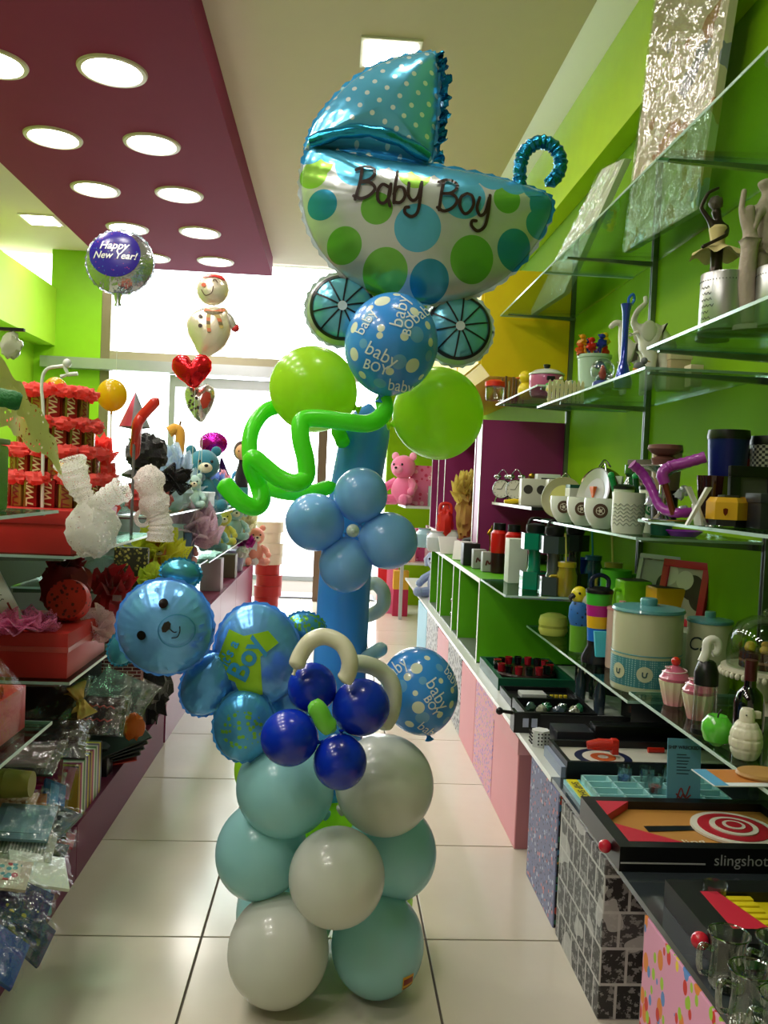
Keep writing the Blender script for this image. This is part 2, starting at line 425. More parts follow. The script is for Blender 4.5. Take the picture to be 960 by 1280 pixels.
MB().box(-.15, .15, -.15, .15, -.012, -.001).build('frame', WHITE, sq)
MB().box(-.125, .125, -.125, .125, -.016, -.0125).build('diffuser', emit('fff8ee', LAMP*.8), sq)
dup(sq, (.19, 1.6, 3.38), label='square ceiling light above the photographer'); dup(sq, (-2.62, 7.6, 3.38), label='square white ceiling light left of the magenta panel over the far aisle')

# ================================================================ BALLOON SCULPTURE
def fill_on(mb, poly, fn, sub=.012):
    bm = bmesh.new(); vs = [bm.verts.new((x, y, 0)) for x, y in poly]; bm.faces.new(vs); bmesh.ops.triangulate(bm, faces=bm.faces)
    for _ in range(5):
        es = [e for e in bm.edges if e.calc_length() > sub]
        if not es: break
        bmesh.ops.subdivide_edges(bm, edges=es, cuts=1); bmesh.ops.triangulate(bm, faces=[f for f in bm.faces if len(f.verts) > 3])
    bm.verts.index_update(); mb.add([fn(v.co.x, v.co.y) for v in bm.verts], [[v.index for v in f.verts] for f in bm.faces]); bm.free()
class Pic:
    """outline points read at a depth Y, relative to the thing's own base point"""
    def __init__(s, px, py, Y): s.Y = Y; s.o = W(px, py, Y)
    def __call__(s, x, y): q = W(x, y, s.Y)-s.o; return (q.x, q.z)
    def l(s, pts): return [s(*p) for p in pts]
    def r(s, n): return n*s.Y/F
def circ(cx, cy, r, n=20, ry=None): return [(cx+r*cos(2*pi*i/n), cy+(ry or r)*sin(2*pi*i/n)) for i in range(n)]

Y0 = 2.1
TEAL = latex('a6e2e4', .22); MATTEW = latex('e2e6da', .2); NAVYB = latex('0c30b8', .08); SKY = latex('8ac4ff', .2); LIME = latex('c4f23c', .5); GREENL = latex('6cf43c', .4)
PALE = latex('cfdcd8', .2); PILLAR = latex('4ca0f2', .12)
gB = 'round balloons at the foot of the sculpture'
latex_balloon(348, 1188, 64, 1.95, MATTEW, 'white balloon resting on the floor, lowest and nearest of the base', gB, 69, name='white_balloon')
lb = latex_balloon(472, 1180, 59, 2.0, TEAL, 'turquoise balloon on the floor with a small red and yellow sticker', gB, 66, name='teal_balloon')
latex_balloon(357, 1138, 62, 2.22, TEAL, 'turquoise balloon mostly hidden behind the lowest white balloon', gB, 66, name='teal_balloon')
latex_balloon(462, 1122, 55, 2.25, LIME, 'lime balloon low at the back, peeping out right above the stickered balloon', gB, 58, name='lime_balloon')
latex_balloon(421, 1096, 61, 1.86, MATTEW, 'white balloon in the middle of the second layer, facing front', gB, 64, (.9, 0, 0), name='white_balloon')
latex_balloon(327, 1062, 61, 2.02, TEAL, 'turquoise balloon bulging out left in the second layer', gB, 57, (0, -1.2, 0), name='teal_balloon')
latex_balloon(489, 1063, 61, 2.08, TEAL, 'turquoise balloon bulging out right in the second layer', gB, 57, (0, 1.2, 0), name='teal_balloon')
latex_balloon(413, 1050, 56, 2.28, LIME, 'lime balloon at the centre back showing as a small green triangle', gB, 58, name='lime_balloon')
latex_balloon(357, 985, 60, 1.98, TEAL, 'turquoise balloon below left of the dark blue flower', gB, 63, (.3, -.9, 0), name='teal_balloon')
latex_balloon(480, 981, 63, 2.0, MATTEW, 'white balloon below right of the dark blue flower', gB, 63, (.3, .9, 0), name='white_balloon')
latex_balloon(345, 960, 52, 2.2, LIME, 'lime balloon at back left, under the teddy balloon foot', gB, 54, name='lime_balloon')
# sticker on the turquoise balloon
rr = 59*2.0/F; rz = 66*2.0/F
def on_ball(du, dv, off=.0008, r=rr, ryy=rz):
    x = max(-r*.99, min(r*.99, du)); z = max(-ryy*.99, min(ryy*.99, dv)); y = -math.sqrt(max(0, 1-(x/r)**2-(z/ryy)**2))*r
    v = Vector((x, y, z)); return v+v.normalized()*off
st = MB(); st.grid(lambda u, v: on_ball(.068+(u-.5)*.026, -.047+(v-.5)*.040), 4, 6)
s_ = st.build('sticker', mat('e0b020', .4), lb); s_['label'] = 'yellow and red rectangular sticker'
st = MB(); st.grid(lambda u, v: on_ball(.068+(u-.5)*.022, -.043+(v-.5)*.018, .0014), 4, 4)
st.grid(lambda u, v: on_ball(.068+(u-.5)*.022, -.0625+(v-.5)*.004, .0014), 4, 1); st.build('sticker_print', mat('8a2418', .4), lb)
# pillar
t = thing('pillar_balloon', 'tall leaning sky blue pillar behind both balloon flowers', 'balloon', W(418, 1000, 2.3))
o_ = W(418, 1000, 2.3); pts = [(415, 1010), (418, 940), (423, 860), (427, 790), (433, 700), (443, 620), (455, 550), (462, 505)]
pp = smoothpath([W(x, y, 2.28)-o_ for x, y in pts], 6); n_ = len(pp)
rad = [.0+.076*min(1, math.sin(min(1, (i+.3)/4)*pi/2))*(1-.16*i/n_)*min(1, math.sin(min(1, (n_-1-i+.25)/5)*pi/2)) for i in range(n_)]
MB().tube(pp, rad, 32).build('tube', PILLAR, t)
# light blue flower
t = thing('balloon_flower', 'flower of four light blue balloons with a pearl centre, on the pillar', 'balloon', W(441, 663, 2.0), group='balloon flowers'); o_ = W(441, 663, 2.0)
for (x, y, r, a) in ((451, 619, 33.5, 0), (394, 653, 36, 1.2), (485, 676, 36, -1.9), (432, 706, 33.5, 3.1)):
    p = W(x, y, 2.05)-o_; mb = balloon_mesh(r*2.05/F, r*2.05/F*1.04, 32, 22)
    mb.build('petal', SKY, t, p, (0, -a*.9 if abs(a) < 3 else pi, 0))
MB().ball((0, -.012, 0), .0155).lathe([(.004, .01), (.006, .014), (.003, .018)], 8, TR(0, -.018, 0, rx=pi/2)).build('centre', PALE, t)
# dark blue flower
t = thing('balloon_flower', 'flower of four dark blue balloons with a green centre', 'balloon', W(404, 897, 1.8), group='balloon flowers'); o_ = W(404, 897, 1.8)
for (x, y, r, yy, a) in ((390, 860, 31, 1.84, 0), (451, 884, 36, 1.82, -1.2), (362, 922, 35.5, 1.78, 1.6), (425, 952, 34, 1.78, 3.1)):
    p = W(x, y, yy)-o_; balloon_mesh(r*yy/F, r*yy/F*1.03, 32, 22).build('petal', NAVYB, t, p, (0, -a*.9 if abs(a) < 3 else pi, 0))
c_ = smoothpath([W(387, 880, 1.72)-o_, W(398, 888, 1.715)-o_, W(406, 903, 1.715)-o_, W(418, 913, 1.72)-o_], 5)
MB().tube(c_, [.0195*min(1, .35+.3*min(i, len(c_)-1-i)) if min(i, len(c_)-1-i) < 3 else .0195 for i in range(len(c_))], 20).build('centre', latex('7fd84c', .2), t)
# modelling balloons
def model_balloon(name, label, pts, r, m, cat='balloon', tip=True, group=None, n=8):
    """pts = (px, py, Y)"""
    P = [W(*p) for p in pts]; o = P[0]; q = smoothpath([p-o for p in P], n); L = len(q)
    rr = []
    for i in range(L):
        e = min(i, L-1-i); rr.append(r*(math.sin(min(1, (e+.35)/3.2)*pi/2)))
    x = MB().tube(q, rr, 20); e = q[-1]
    if tip: d = (q[-1]-q[-2]).normalized(); x.tube([e, e+d*.006, e+d*.012], [.004, .003, .0045], 8)
    return tag(x.build(name, m, None, o), label, cat, group)
gM = 'long twisted modelling balloons'
model_balloon('modelling_balloon', 'green twisting balloon with several bends, nearest the door side, ending at far left', [(478, 492, 2.0), (480, 515, 1.98), (462, 529, 1.96), (430, 527, 1.95), (395, 523, 1.94), (377, 527, 1.93), (376, 548, 1.92), (382, 575, 1.92), (382, 596, 1.92), (368, 604, 1.9), (348, 597, 1.9), (330, 583, 1.9), (317, 573, 1.9), (315, 585, 1.92), (323, 606, 1.95), (327, 625, 1.94), (318, 634, 1.93), (301, 627, 1.92), (287, 613, 1.92), (277, 600, 1.92)], 11.3*1.93/F, GREENL, group=gM, tip=False)
model_balloon('modelling_balloon', 'green balloon bent into a wide ring behind the twisting one', [(352, 507, 2.2), (330, 515, 2.16), (314, 540, 2.12), (313, 575, 2.1), (325, 602, 2.08), (350, 614, 2.08), (385, 616, 2.12), (420, 606, 2.18)], 9.6*2.12/F, GREENL, group=gM, tip=False)
model_balloon('modelling_balloon', 'short green balloon end sticking out below the left lime balloon', [(420, 535, 2.25), (426, 546, 2.22), (430, 558, 2.2)], 9*2.2/F, GREENL, group=gM, tip=False)
model_balloon('modelling_balloon', 'white balloon arched over the dark blue flower', [(428, 853, 1.77), (435, 842, 1.77), (437, 825, 1.77), (428, 806, 1.78), (408, 796, 1.79), (389, 801, 1.79), (376, 818, 1.79), (369, 837, 1.78)], 10.8*1.78/F, latex('e6e2c8', .15), group=gM)
model_balloon('modelling_balloon', 'white balloon curving down right between the dark flower and the printed balloon', [(430, 830, 1.86), (455, 830, 1.88), (478, 840, 1.9), (491, 860, 1.9), (489, 890, 1.9), (476, 912, 1.9)], 11*1.9/F, latex('d6dac4', .15), group=gM, tip=False)
model_balloon('modelling_balloon', 'white balloon hooked behind the blue pillar at its right', [(440, 742, 2.34), (452, 733, 2.42), (468, 729, 2.43), (479, 740, 2.42), (478, 758, 2.42), (464, 768, 2.44), (450, 770, 2.43), (438, 766, 2.35)], 9*2.4/F, latex('d6e2dc', .2), group=gM, tip=False)
model_balloon('modelling_balloon', 'short pale balloon end behind the pillar above the printed balloon', [(445, 832, 2.3), (465, 818, 2.2), (482, 808, 2.15)], 9*2.2/F, latex('a8cdd0', .2), group=gM, tip=False)
# big lime balloons
gL = 'pair of lime balloons under the carriage'
latex_balloon(392, 487, 53, 2.15, LIME, 'lime balloon to the left of the printed blue balloon', gL, 55, (0, -1.2, 0), name='lime_balloon')
latex_balloon(547, 517, 58, 2.2, LIME, 'lime balloon to the right of the printed blue balloon', gL, 57, (0, 1.3, 0), name='lime_balloon')
# printed blue balloons
def printed(px, py, rx, ry, Y, rot, label, spots, texts):
    n = N('printed_latex'); n.set(.22, 0, coat=.3); r = rx*Y/F; r2 = ry*Y/F
    def sp(a, b):
        v = Vector((a*r, 0, b*r2)); v.y = -math.sqrt(max(.0, 1-a*a-b*b))*r; return v
    cur = n.dots(lin('3a90e6'), [(lin('69a8dc'), [(*sp(a, b), q*r) for a, b, q in spots[1]]), (lin('dfe6d0'), [(*sp(a, b), q*r) for a, b, q in spots[0]])], flat=False)
    n.col(cur)
    mb = balloon_mesh(r, r2, 48, 36); o = mb.build('printed_balloon', n.m, None, W(px, py, Y), rot); tag(o, label, 'balloon', 'balloons printed with baby boy')
    for (txt, a, b, size, ang, bold) in texts:
        ca, sa = cos(ang), sin(ang)
        def fn(u, v, a=a, b=b, ca=ca, sa=sa):
            q = Vector(sp(0, 0)); x = (a*r+u*ca-v*sa)/r; z = (b*r2+u*sa+v*ca)/r2; m_ = math.hypot(x, z)
            if m_ > .995: x *= .995/m_; z *= .995/m_
            w_ = sp(x, z); return w_*(1+.0012/w_.length)
        text_on('lettering', txt, mat('dfe8ec', .4), o, fn, size=size*r, bold=bold)
    return o
tx = [('baby', .02, .52, .40, 1.5, 0), ('BOY', .25, .30, .26, 1.5, .012), ('baby', -.18, -.35, .38, -.3, 0), ('BOY', -.25, -.58, .26, -.15, .01), ('baby', .5, .62, .36, .9, 0), ('baby', .35, -.80, .3, .1, 0), ('baby', -.62, .2, .3, 1.2, 0)]
wh = [(-.38, .68, .17), (-.85, .1, .12), (-.3, .12, .08), (.32, .58, .11), (.5, -.42, .16), (-.3, -.02, .07), (.05, -.62, .09), (-.75, -.4, .14), (.2, .05, .09), (.78, .1, .09), (-.1, .88, .08), (-.6, .5, .08), (.75, -.55, .08), (.65, .4, .09), (-.5, -.75, .1)]
lt = [(-.6, .3, .16), (.45, .15, .17), (.1, .3, .11), (.2, -.42, .16), (-.6, -.2, .1), (.8, -.15, .12), (.45, .82, .12), (-.1, -.85, .14)]
printed(489, 431, 58, 64, 1.98, (0, .15, 0), 'blue balloon printed with baby boy, high up under the carriage', (wh, lt), tx)
tx2 = [('baby', .38, .05, .44, -1.3, 0), ('BOY', .18, -.15, .28, -1.25, .014), ('baby', .0, -.75, .36, -.9, 0), ('baby', .85, .25, .3, -1.2, 0), ('baby', -.5, .7, .36, .5, 0), ('BOY', -.75, .35, .24, .2, .01)]
wh2 = [(.02, .68, .15), (-.25, .55, .10), (-.15, -.12, .16), (.55, .3, .07), (.35, -.42, .09), (-.7, .1, .12), (.7, -.3, .1), (.35, .8, .08), (-.45, -.5, .12), (-.15, .2, .07), (.8, .0, .08)]
lt2 = [(-.1, -.38, .18), (-.45, .38, .16), (.6, .55, .11), (.5, -.65, .12), (.1, .42, .1)]
printed(524, 864, 49, 56, 2.05, (0, -.25, 0), 'blue balloon printed with baby boy, beside the dark blue flower', (wh2, lt2), tx2)

# ---- foil baby carriage
YC = 2.08; pc = Pic(530, 280, YC)
t = thing('carriage_balloon', 'big foil baby carriage balloon lettered Baby Boy, topping the sculpture', 'balloon', pc.o)
body = [(386, 188), (378, 215), (377, 245), (384, 280), (400, 312), (425, 340), (455, 360), (490, 373), (530, 379), (570, 375), (608, 362), (640, 340), (668, 308), (687, 272), (688, 248), (668, 236), (630, 225), (590, 216), (540, 208), (490, 201), (440, 193), (408, 187)]
n = N('printed_foil'); n.set(.24, .55, coat=.3)
def D(cs): return [(*(lambda q: (q[0], 0, q[1]))(pc(x, y)), pc.r(r)) for x, y, r in cs]
top = [(390+i*27.5, 192+i*4.9-2, 19) for i in range(11)]
cur = n.dots(lin('c9cfcf'), [(lin('5cb7dc'), D([(446, 217, 27), (518, 297, 28), (573, 259, 27)])), (lin('2f93b8'), D([(403, 263, 18), (534, 357, 24), (639, 317, 23)])),
    (lin('72b94a'), D([(430, 313, 21), (480, 346, 27), (585, 332, 27), (627, 260, 17), (469, 273, 19)])), (lin('93c94c'), D([(515, 229, 20), (392, 224, 17), (404, 214, 12)])),
    (lin('54b2da'), D(top)), (lin('3a9cc0'), D([(676, 262, 20), (668, 285, 16), (690, 250, 14), (660, 242, 12)]))])
n.col(cur); n.bump(n.noise(9, 3), .25, .02); FO = n.m
mb, front = foil_mesh(pc.l(body), .085, pc(530, 275), 26, .05, 60, .008, 6); mb.build('body', FO, t)
k24 = lambda x, y: pc(340+x/2.4, 40+y/2.4)
L_ = [[(268, 440), (262, 480), (254, 508), (247, 532)], [(250, 447), (275, 437), (300, 442), (304, 458), (292, 475), (264, 484)], [(264, 484), (290, 486), (304, 503), (290, 522), (264, 531), (243, 522)],
 [(347, 503), (326, 493), (312, 512), (314, 540), (330, 547), (345, 527), (350, 492)], [(350, 492), (343, 530), (347, 556)], [(370, 452), (362, 500), (358, 547)], [(358, 522), (370, 502), (386, 505), (390, 528), (377, 546), (358, 545)],
 [(402, 488), (400, 525), (412, 541), (427, 530), (438, 490)], [(440, 484), (433, 540), (425, 576), (408, 587), (390, 576), (391, 562), (401, 560)],
 [(503, 480), (495, 520), (488, 568)], [(488, 484), (515, 475), (539, 486), (540, 503), (522, 518), (499, 520)], [(499, 520), (528, 522), (540, 541), (526, 562), (502, 571), (483, 561)],
 [(570, 518), (552, 530), (548, 555), (560, 577), (576, 572), (588, 550), (584, 526), (570, 518)], [(606, 530), (598, 560), (607, 581), (622, 572), (634, 530)], [(637, 522), (630, 580), (621, 612), (601, 625), (583, 612), (584, 598), (596, 597)]]
mb = MB(); strokes(mb, [[k24(*p) for p in ln] for ln in L_], .0076, lambda u, v: front(u, v, .003)); mb.build('lettering', mat('2a1712', .35), t, smooth=False)
hood = [(384, 186), (386, 172), (396, 150), (415, 126), (440, 102), (470, 83), (505, 71), (536, 66), (545, 72), (548, 100), (547, 135), (544, 170), (538, 202), (515, 200), (480, 193), (440, 188), (408, 187)]
n = N('dotted_foil'); n.set(.22, .5, coat=.4); sx = n.n('ShaderNodeSeparateXYZ'); n.l(n.obj(), sx.inputs[0]); cx = n.n('ShaderNodeCombineXYZ'); n.l(sx.outputs[0], cx.inputs[0]); n.l(sx.outputs[2], cx.inputs[1])
mp = n.n('ShaderNodeMapping'); mp.inputs['Rotation'].default_value = (0, 0, .5); n.l(cx.outputs[0], mp.inputs[0])
v = n.n('ShaderNodeTexVoronoi'); v.voronoi_dimensions = '2D'; v.inputs['Scale'].default_value = 30; v.inputs['Randomness'].default_value = .12; n.l(mp.outputs[0], v.inputs['Vector'])
n.col(n.mix(n.math('LESS_THAN', v.outputs['Distance'], .17), lin('62bce4'), lin('e2f2f2'))); n.bump(n.noise(9, 3), .3, .02)
mb, hf = foil_mesh(pc.l(hood), .07, pc(480, 145), 24, .06, 50, .007, 6); mb.build('hood', n.m, t)
BLF = foil('2d9cc8', .2, .85)
MB().tube([Vector((q[0], -.028-.03*sin(pi*i/12), q[1])) for i, q in enumerate([pc(388+i*12.2, 183-16*sin(pi*i/12)+i*1.6) for i in range(13)])], [.012+.006*sin(i*2.1)**2 for i in range(13)], 12).build('hood_brim', BLF, t)
fr = MB(); ed = smoothpath([(*pc(541, 66), 0), (*pc(550, 100), 0), (*pc(549, 150), 0), (*pc(541, 204), 0)], 10)
def ff(u, v):
    i = u*(len(ed)-1); a = ed[int(i)]; wv = .5+.5*sin(u*40)
    return (a.x-.004+v*(.018+.010*wv)+.004*sin(u*90), (.5-v)*.03+.012*sin(u*62+v*2), a.y+.004*sin(u*70+v*3))
fr.grid(ff, 90, 8); fr.build('frill', foil('1f86b0', .22, .85, .5, 60), t)
hp = smoothpath([(*pc(x, y), 0) for x, y in ((650, 236), (650, 210), (656, 190), (673, 178), (690, 182), (700, 197), (699, 214), (690, 226), (684, 221))], 6)
MB().tube([Vector((p.x, 0, p.y)) for p in hp], [.0165*(1+.13*sin(i*2.6)) * (1 if i < len(hp)-3 else .75) for i in range(len(hp))], 16).build('handle', foil('1c7ca4', .25, .85, .4, 50), t)
for (cx_, cy_, r_, lab) in ((428, 384, 45, 'left'), (574, 409, 45, 'right')):
    w_ = MB(); c0 = pc(cx_, cy_); R_ = pc.r(r_)
    out = [(R_*cos(a*pi/16), R_*sin(a*pi/16)) for a in range(32)]
    mb, wf = foil_mesh(out, .05, (0, 0), 16, .08, 40, .006, 2); wh_ = mb.build('wheel', foil('c4d0c8', .25, .45), t, (c0[0], .035, c0[1]))
    f2 = lambda u, v: wf(u*1, v*1, .002)
    d = MB(); nr = R_*.86
    d.grid(lambda u, v: f2(nr*v*cos(2*pi*u), nr*v*sin(2*pi*u)), 40, 8); d.build('wheel_disc', foil('74c4dc', .22, .45), wh_)
    s2 = MB(); f3 = lambda u, v: wf(u, v, .0045)
    strokes(s2, [[(nr*cos(a*pi/16), nr*sin(a*pi/16)) for a in range(33)]], .007, f3, 2)
    for q in range(10): a = q*pi/5+.2; strokes(s2, [[(R_*.12*cos(a), R_*.12*sin(a)), (nr*.5*cos(a), nr*.5*sin(a)), (nr*cos(a), nr*sin(a))]], .0042, f3)
    s2.build('spokes', mat('171a22', .35), wh_, smooth=False)
    d = MB(); d.grid(lambda u, v: wf(R_*.13*v*cos(2*pi*u), R_*.13*v*sin(2*pi*u), .006), 16, 2); d.build('wheel_hub', mat('c8d4d4', .3), wh_)

# ---- foil teddy
YT = 1.98; pt = Pic(320, 850, YT); t = thing('teddy_balloon', 'blue foil teddy balloon in a lime shirt, leaning out left of the pillar', 'balloon', pt.o)
BF = foil('70b2f0', .26, .45, .2); BFD = foil('5aa2e2', .26, .5, .25)
def patch(cx_, cy_, r_, th, m, name, dy=0, ry=None, ang=0, wr=.1):
    c0 = pt(cx_, cy_); out = [(pt.r(r_)*cos(a*pi/18), pt.r(ry or r_)*sin(a*pi/18)) for a in range(36)]
    mb, f_ = foil_mesh(out, th, (0, 0), 18, wr, 44, .005, 2); return mb.build(name, m, t, (c0[0], dy, c0[1]), (0, ang, 0)), f_
dotf = N('spotted_foil'); dotf.set(.26, .5); v = dotf.n('ShaderNodeTexVoronoi'); v.inputs['Scale'].default_value = 90; dotf.l(dotf.obj(), v.inputs['Vector'])
rad_ = dotf.n('ShaderNodeVectorMath', operation='LENGTH'); dotf.l(dotf.obj(), rad_.inputs[0])
dotf.col(dotf.mix(dotf.math('MULTIPLY', dotf.math('LESS_THAN', v.outputs['Distance'], .42), dotf.math('LESS_THAN', rad_.outputs['Value'], .058)), lin('4fa2d4'), lin('78bc3c'))); DOT = dotf.m
patch(380, 790, 26, .03, DOT, 'arm', .05, 20, .1)
tor, tf = patch(322, 818, 53, .062, BF, 'body', 0, 64, -.15)
patch(262, 852, 31, .042, BFD, 'arm', -.02, 42, .5)
patch(308, 900, 37, .045, DOT, 'leg', -.045, 44, .1)
patch(362, 880, 30, .03, BFD, 'leg', .03, 40, -.2)
# shirt + words, laid on the torso
ca, sa = cos(.15), sin(.15); tc = pt(322, 818)
def tl_(x, y): q = pt(120+x/2, 680+y/2); return (q[0]-tc[0], q[1]-tc[1])
sh = [(350, 196), (385, 215), (445, 212), (466, 245), (418, 270), (408, 365), (352, 370), (346, 325), (292, 297), (318, 250)]
m_ = MB(); fill_on(m_, [tl_(*p) for p in sh], lambda u, v: tf(u, v, .002)); m_.build('shirt', foil('9bd029', .3, .4, .15), tor)
a_ = 1.0; cc = tl_(383, 270)
text_on('lettering', 'Boy', mat('2f8fc4', .4), tor, lambda u, v: tf(cc[0]+u*cos(a_)-v*sin(a_), cc[1]+u*sin(a_)+v*cos(a_), .004), size=.068, bold=.026)
c2 = tl_(343, 252)
text_on('lettering', "it's a", mat('2f8fc4', .4), tor, lambda u, v: tf(c2[0]+u*cos(a_)-v*sin(a_), c2[1]+u*sin(a_)+v*cos(a_), .004), size=.034, bold=.02)
# head
patch(227, 716, 24, .026, foil('4d9fb8', .24, .6, .2), 'ear', -.01, 17, .1); patch(156, 808, 17, .026, foil('4d9fb8', .24, .6, .2), 'ear', -.01, 23, .5)
hd, hf_ = patch(213, 778, 57, .066, BF, 'head', -.06, 57, 0, .14); hc = pt(213, 778)
hl = lambda x, y: (pt(x, y)[0]-hc[0], pt(x, y)[1]-hc[1])
for i, (x, y, r_) in enumerate(((217, 745, 5.5), (192, 782, 5.5))):
    q = hl(x, y); m_ = MB(); m_.grid(lambda u, v: hf_(q[0]+pt.r(r_)*v*cos(2*pi*u), q[1]+pt.r(r_)*v*sin(2*pi*u), .003), 16, 2); m_.build('eye', mat('17120f', .15), hd)
m_ = MB(); fill_on(m_, [hl(*p) for p in ((216, 773), (219, 767), (224, 765), (227, 768), (226, 774), (221, 778), (217, 778))], lambda u, v: hf_(u, v, .004)); m_.build('nose', mat('17120f', .15), hd)
m_ = MB(); strokes(m_, [[hl(*p) for p in ((225, 774), (230, 778), (233, 778))], [hl(*p) for p in ((228, 785), (234, 784), (237, 778), (237, 772))]], .0022, lambda u, v: hf_(u, v, .003)); m_.build('mouth', mat('17120f', .15), hd, smooth=False)
m_ = MB(); strokes(m_, [[hl(233+21*cos(a*pi/12), 777+19*sin(a*pi/12)) for a in range(25)]], .0016, lambda u, v: hf_(u, v, .0025), 2); m_.build('muzzle_line', foil('2e7fa6', .3, .5), hd, smooth=False)
# balloon tied in behind the white arch, and its curled strings

# ================================================================ generic shop goods
def XAT(px, Y, z):
    """x of the point at depth Y and height z seen in image column px"""
    def pr(X): v = Vector((X, Y, z-HCAM)); return 480+F*v.dot(CR)/v.dot(CF)
    a, b = pr(0), pr(1); X = (px-a)/(b-a)
    for _ in range(4): c = pr(X); X += (px-c)*(X/(c-a) if abs(X) > 1e-6 else 0)*1.0 if abs(c-a) > 1 else 0
    return X
def span(x0, x1, yt, Y, z):
    """centre x, width and height of something filling columns x0..x1 with its top at row yt"""
    xa, xb = XAT(x0, Y, z), XAT(x1, Y, z); return ((xa+xb)/2, xb-xa, W((x0+x1)/2, yt, Y).z-z)
def glass_shelf(x0, x1, y0, y1, z, label, group, br=(), side=1):
    t = thing('glass_shelf', label, 'shelf', ((x0+x1)/2, (y0+y1)/2, z), group=group); w, d = (x1-x0)/2, (y1-y0)/2
    MB().box(-w+.002, w-.002, -d+.002, d-.002, -.008, 0).build('glass_pane', glassy('dcefe4', .88), t, smooth=False)
    fx = -w if side > 0 else w
    e = MB().box(fx, fx+.0019*side, -d, d, -.008, 0); e.box(-w+.002, w-.002, -d, -d+.0019, -.008, 0).box(-w+.002, w-.002, d-.0019, d, -.008, 0)
    o = e.build('polished_edge', mat('b9d6cc', .12, .2), t, smooth=False); o['label'] = 'pale green polished glass edge, bright reflection painted in'  # pale colour stands in for the bright reflection along the green glass edge
    for yb in br:
        wl = w if side > 0 else -w; fr = fx+.03*side
        b = MB().add([(fr, yb-(y0+y1)/2+q*.009, zz) for q in (-1, 1) for zz in (-.0085, -.015)]+[(wl, yb-(y0+y1)/2+q*.009, zz) for q in (-1, 1) for zz in (-.0085, -.030)], [(0, 1, 3, 2), (4, 6, 7, 5), (0, 2, 6, 4), (1, 5, 7, 3), (0, 4, 5, 1), (2, 3, 7, 6)])
        b.build('bracket', mat('8a928c', .25, .8), t, smooth=False)
    return t
def cyl_item(name, label, cat, x, y, z, prof, m, n=28, group=None, extra=None):
    t = thing(name, label, cat, (x, y, z), group=group); MB().lathe(prof, n).build('body', m, t)
    if extra: extra(t)
    return t
def mug(name, label, x, y, z, r, h, m, group=None, ha=0, handle=True, taper=.92, rim=None, parts=None):
    t = thing(name, label, 'mug', (x, y, z), group=group)
    MB().lathe([(0, .0), (r*taper*.9, 0), (r*taper, h*.05), (r, h*.96), (r*.98, h), (r*.92, h), (r*.90, h*.95), (r*taper*.85, .008), (0, .008)], 28).build('cup', m, t)
    if handle:
        p = smoothpath([(r*.9, 0, h*.82), (r*1.35, 0, h*.85), (r*1.6, 0, h*.6), (r*1.4, 0, h*.3), (r*.88, 0, h*.2)], 5)
        MB().tube(p, r*.13, 10).build('handle', m, t, rot=(0, 0, ha))
    if parts: parts(t)
    return t
def boxy(name, label, cat, x, y, z, w, d, h, m, rz=0, group=None, bev=.003, lid=None, parts=None):
    t = thing(name, label, cat, (x, y, z), rz, group); MB().box(-w/2, w/2, -d/2, d/2, 0, h, bev=bev).build('box', m, t)
    if lid: MB().box(-w/2-.003, w/2+.003, -d/2-.003, d/2+.003, h-.03*min(1, h*8), h+.003, bev=.002).build('lid', lid, t)
    if parts: parts(t)
    return t
def ruffle(mb, c, r, seed, sheets=5, amp=.35, flat=1.0, nu=28, nv=5):
    rnd = random.Random(seed)
    for k in range(sheets):
        ax = Matrix.Rotation(rnd.uniform(0, 2*pi), 3, 'Z')@Matrix.Rotation(rnd.uniform(-1.1, 1.1), 3, 'X'); ph = rnd.uniform(0, 6); rr = r*rnd.uniform(.75, 1.1)
        def fn(u, v):
            a = 2*pi*u; q = .12+.88*v; w_ = amp*q*sin(a*7+ph)+.3*amp*q*sin(a*13+ph*2)
            p = ax@Vector((cos(a)*q*rr, sin(a)*q*rr, rr*(w_+.5*q*q))); return (c[0]+p.x, c[1]+p.y, c[2]+p.z*flat)
        mb.grid(fn, nu, nv)
    return mb
def crumple(mb, c, r, seed, amp=.35, nu=22, nv=14, freq=3):
    off = Vector((seed*3.7, seed*1.3, seed*.7))
    return mb.ball(c, r, nu, nv, fn=lambda v: v*(1+amp*noise.noise(v*freq+off)+amp*.5*noise.noise(v*freq*2.3+off)))
def bow(name, label, x, y, z, s, m, seed=1, rz=0, tilt=0, group=None, cat='bow'):
    t = thing(name, label, cat, (x, y, z), rz, group, rx=.95, ry=tilt)
    for q in (-1, 1):
        def fn(u, v, q=q):
            a = 2*pi*u; L = s*(.5-.5*cos(a)); wv = (v-.5)*s*(.45+.95*L/s)
            return (q*L*1.05, wv*.8+.04*s*sin(a*3), .32*s*sin(a)*(.6+L/s*.5)+L*.35+.06*s*sin(v*9+a*2))
        MB().grid(fn, 30, 6).build('loop', m, t)
        def fn2(u, v, q=q):
            return (q*(.1+.55*u)*s+.05*s*sin(u*8), (v-.5)*s*(.3+.8*u), -u*s*.85+.07*s*sin(v*7+u*5))
        MB().grid(fn2, 14, 6).build('tail', m, t)
    crumple(MB(), (0, 0, 0), (s*.16, s*.18, s*.16), seed, .4, 14, 8).build('knot', m, t); return t
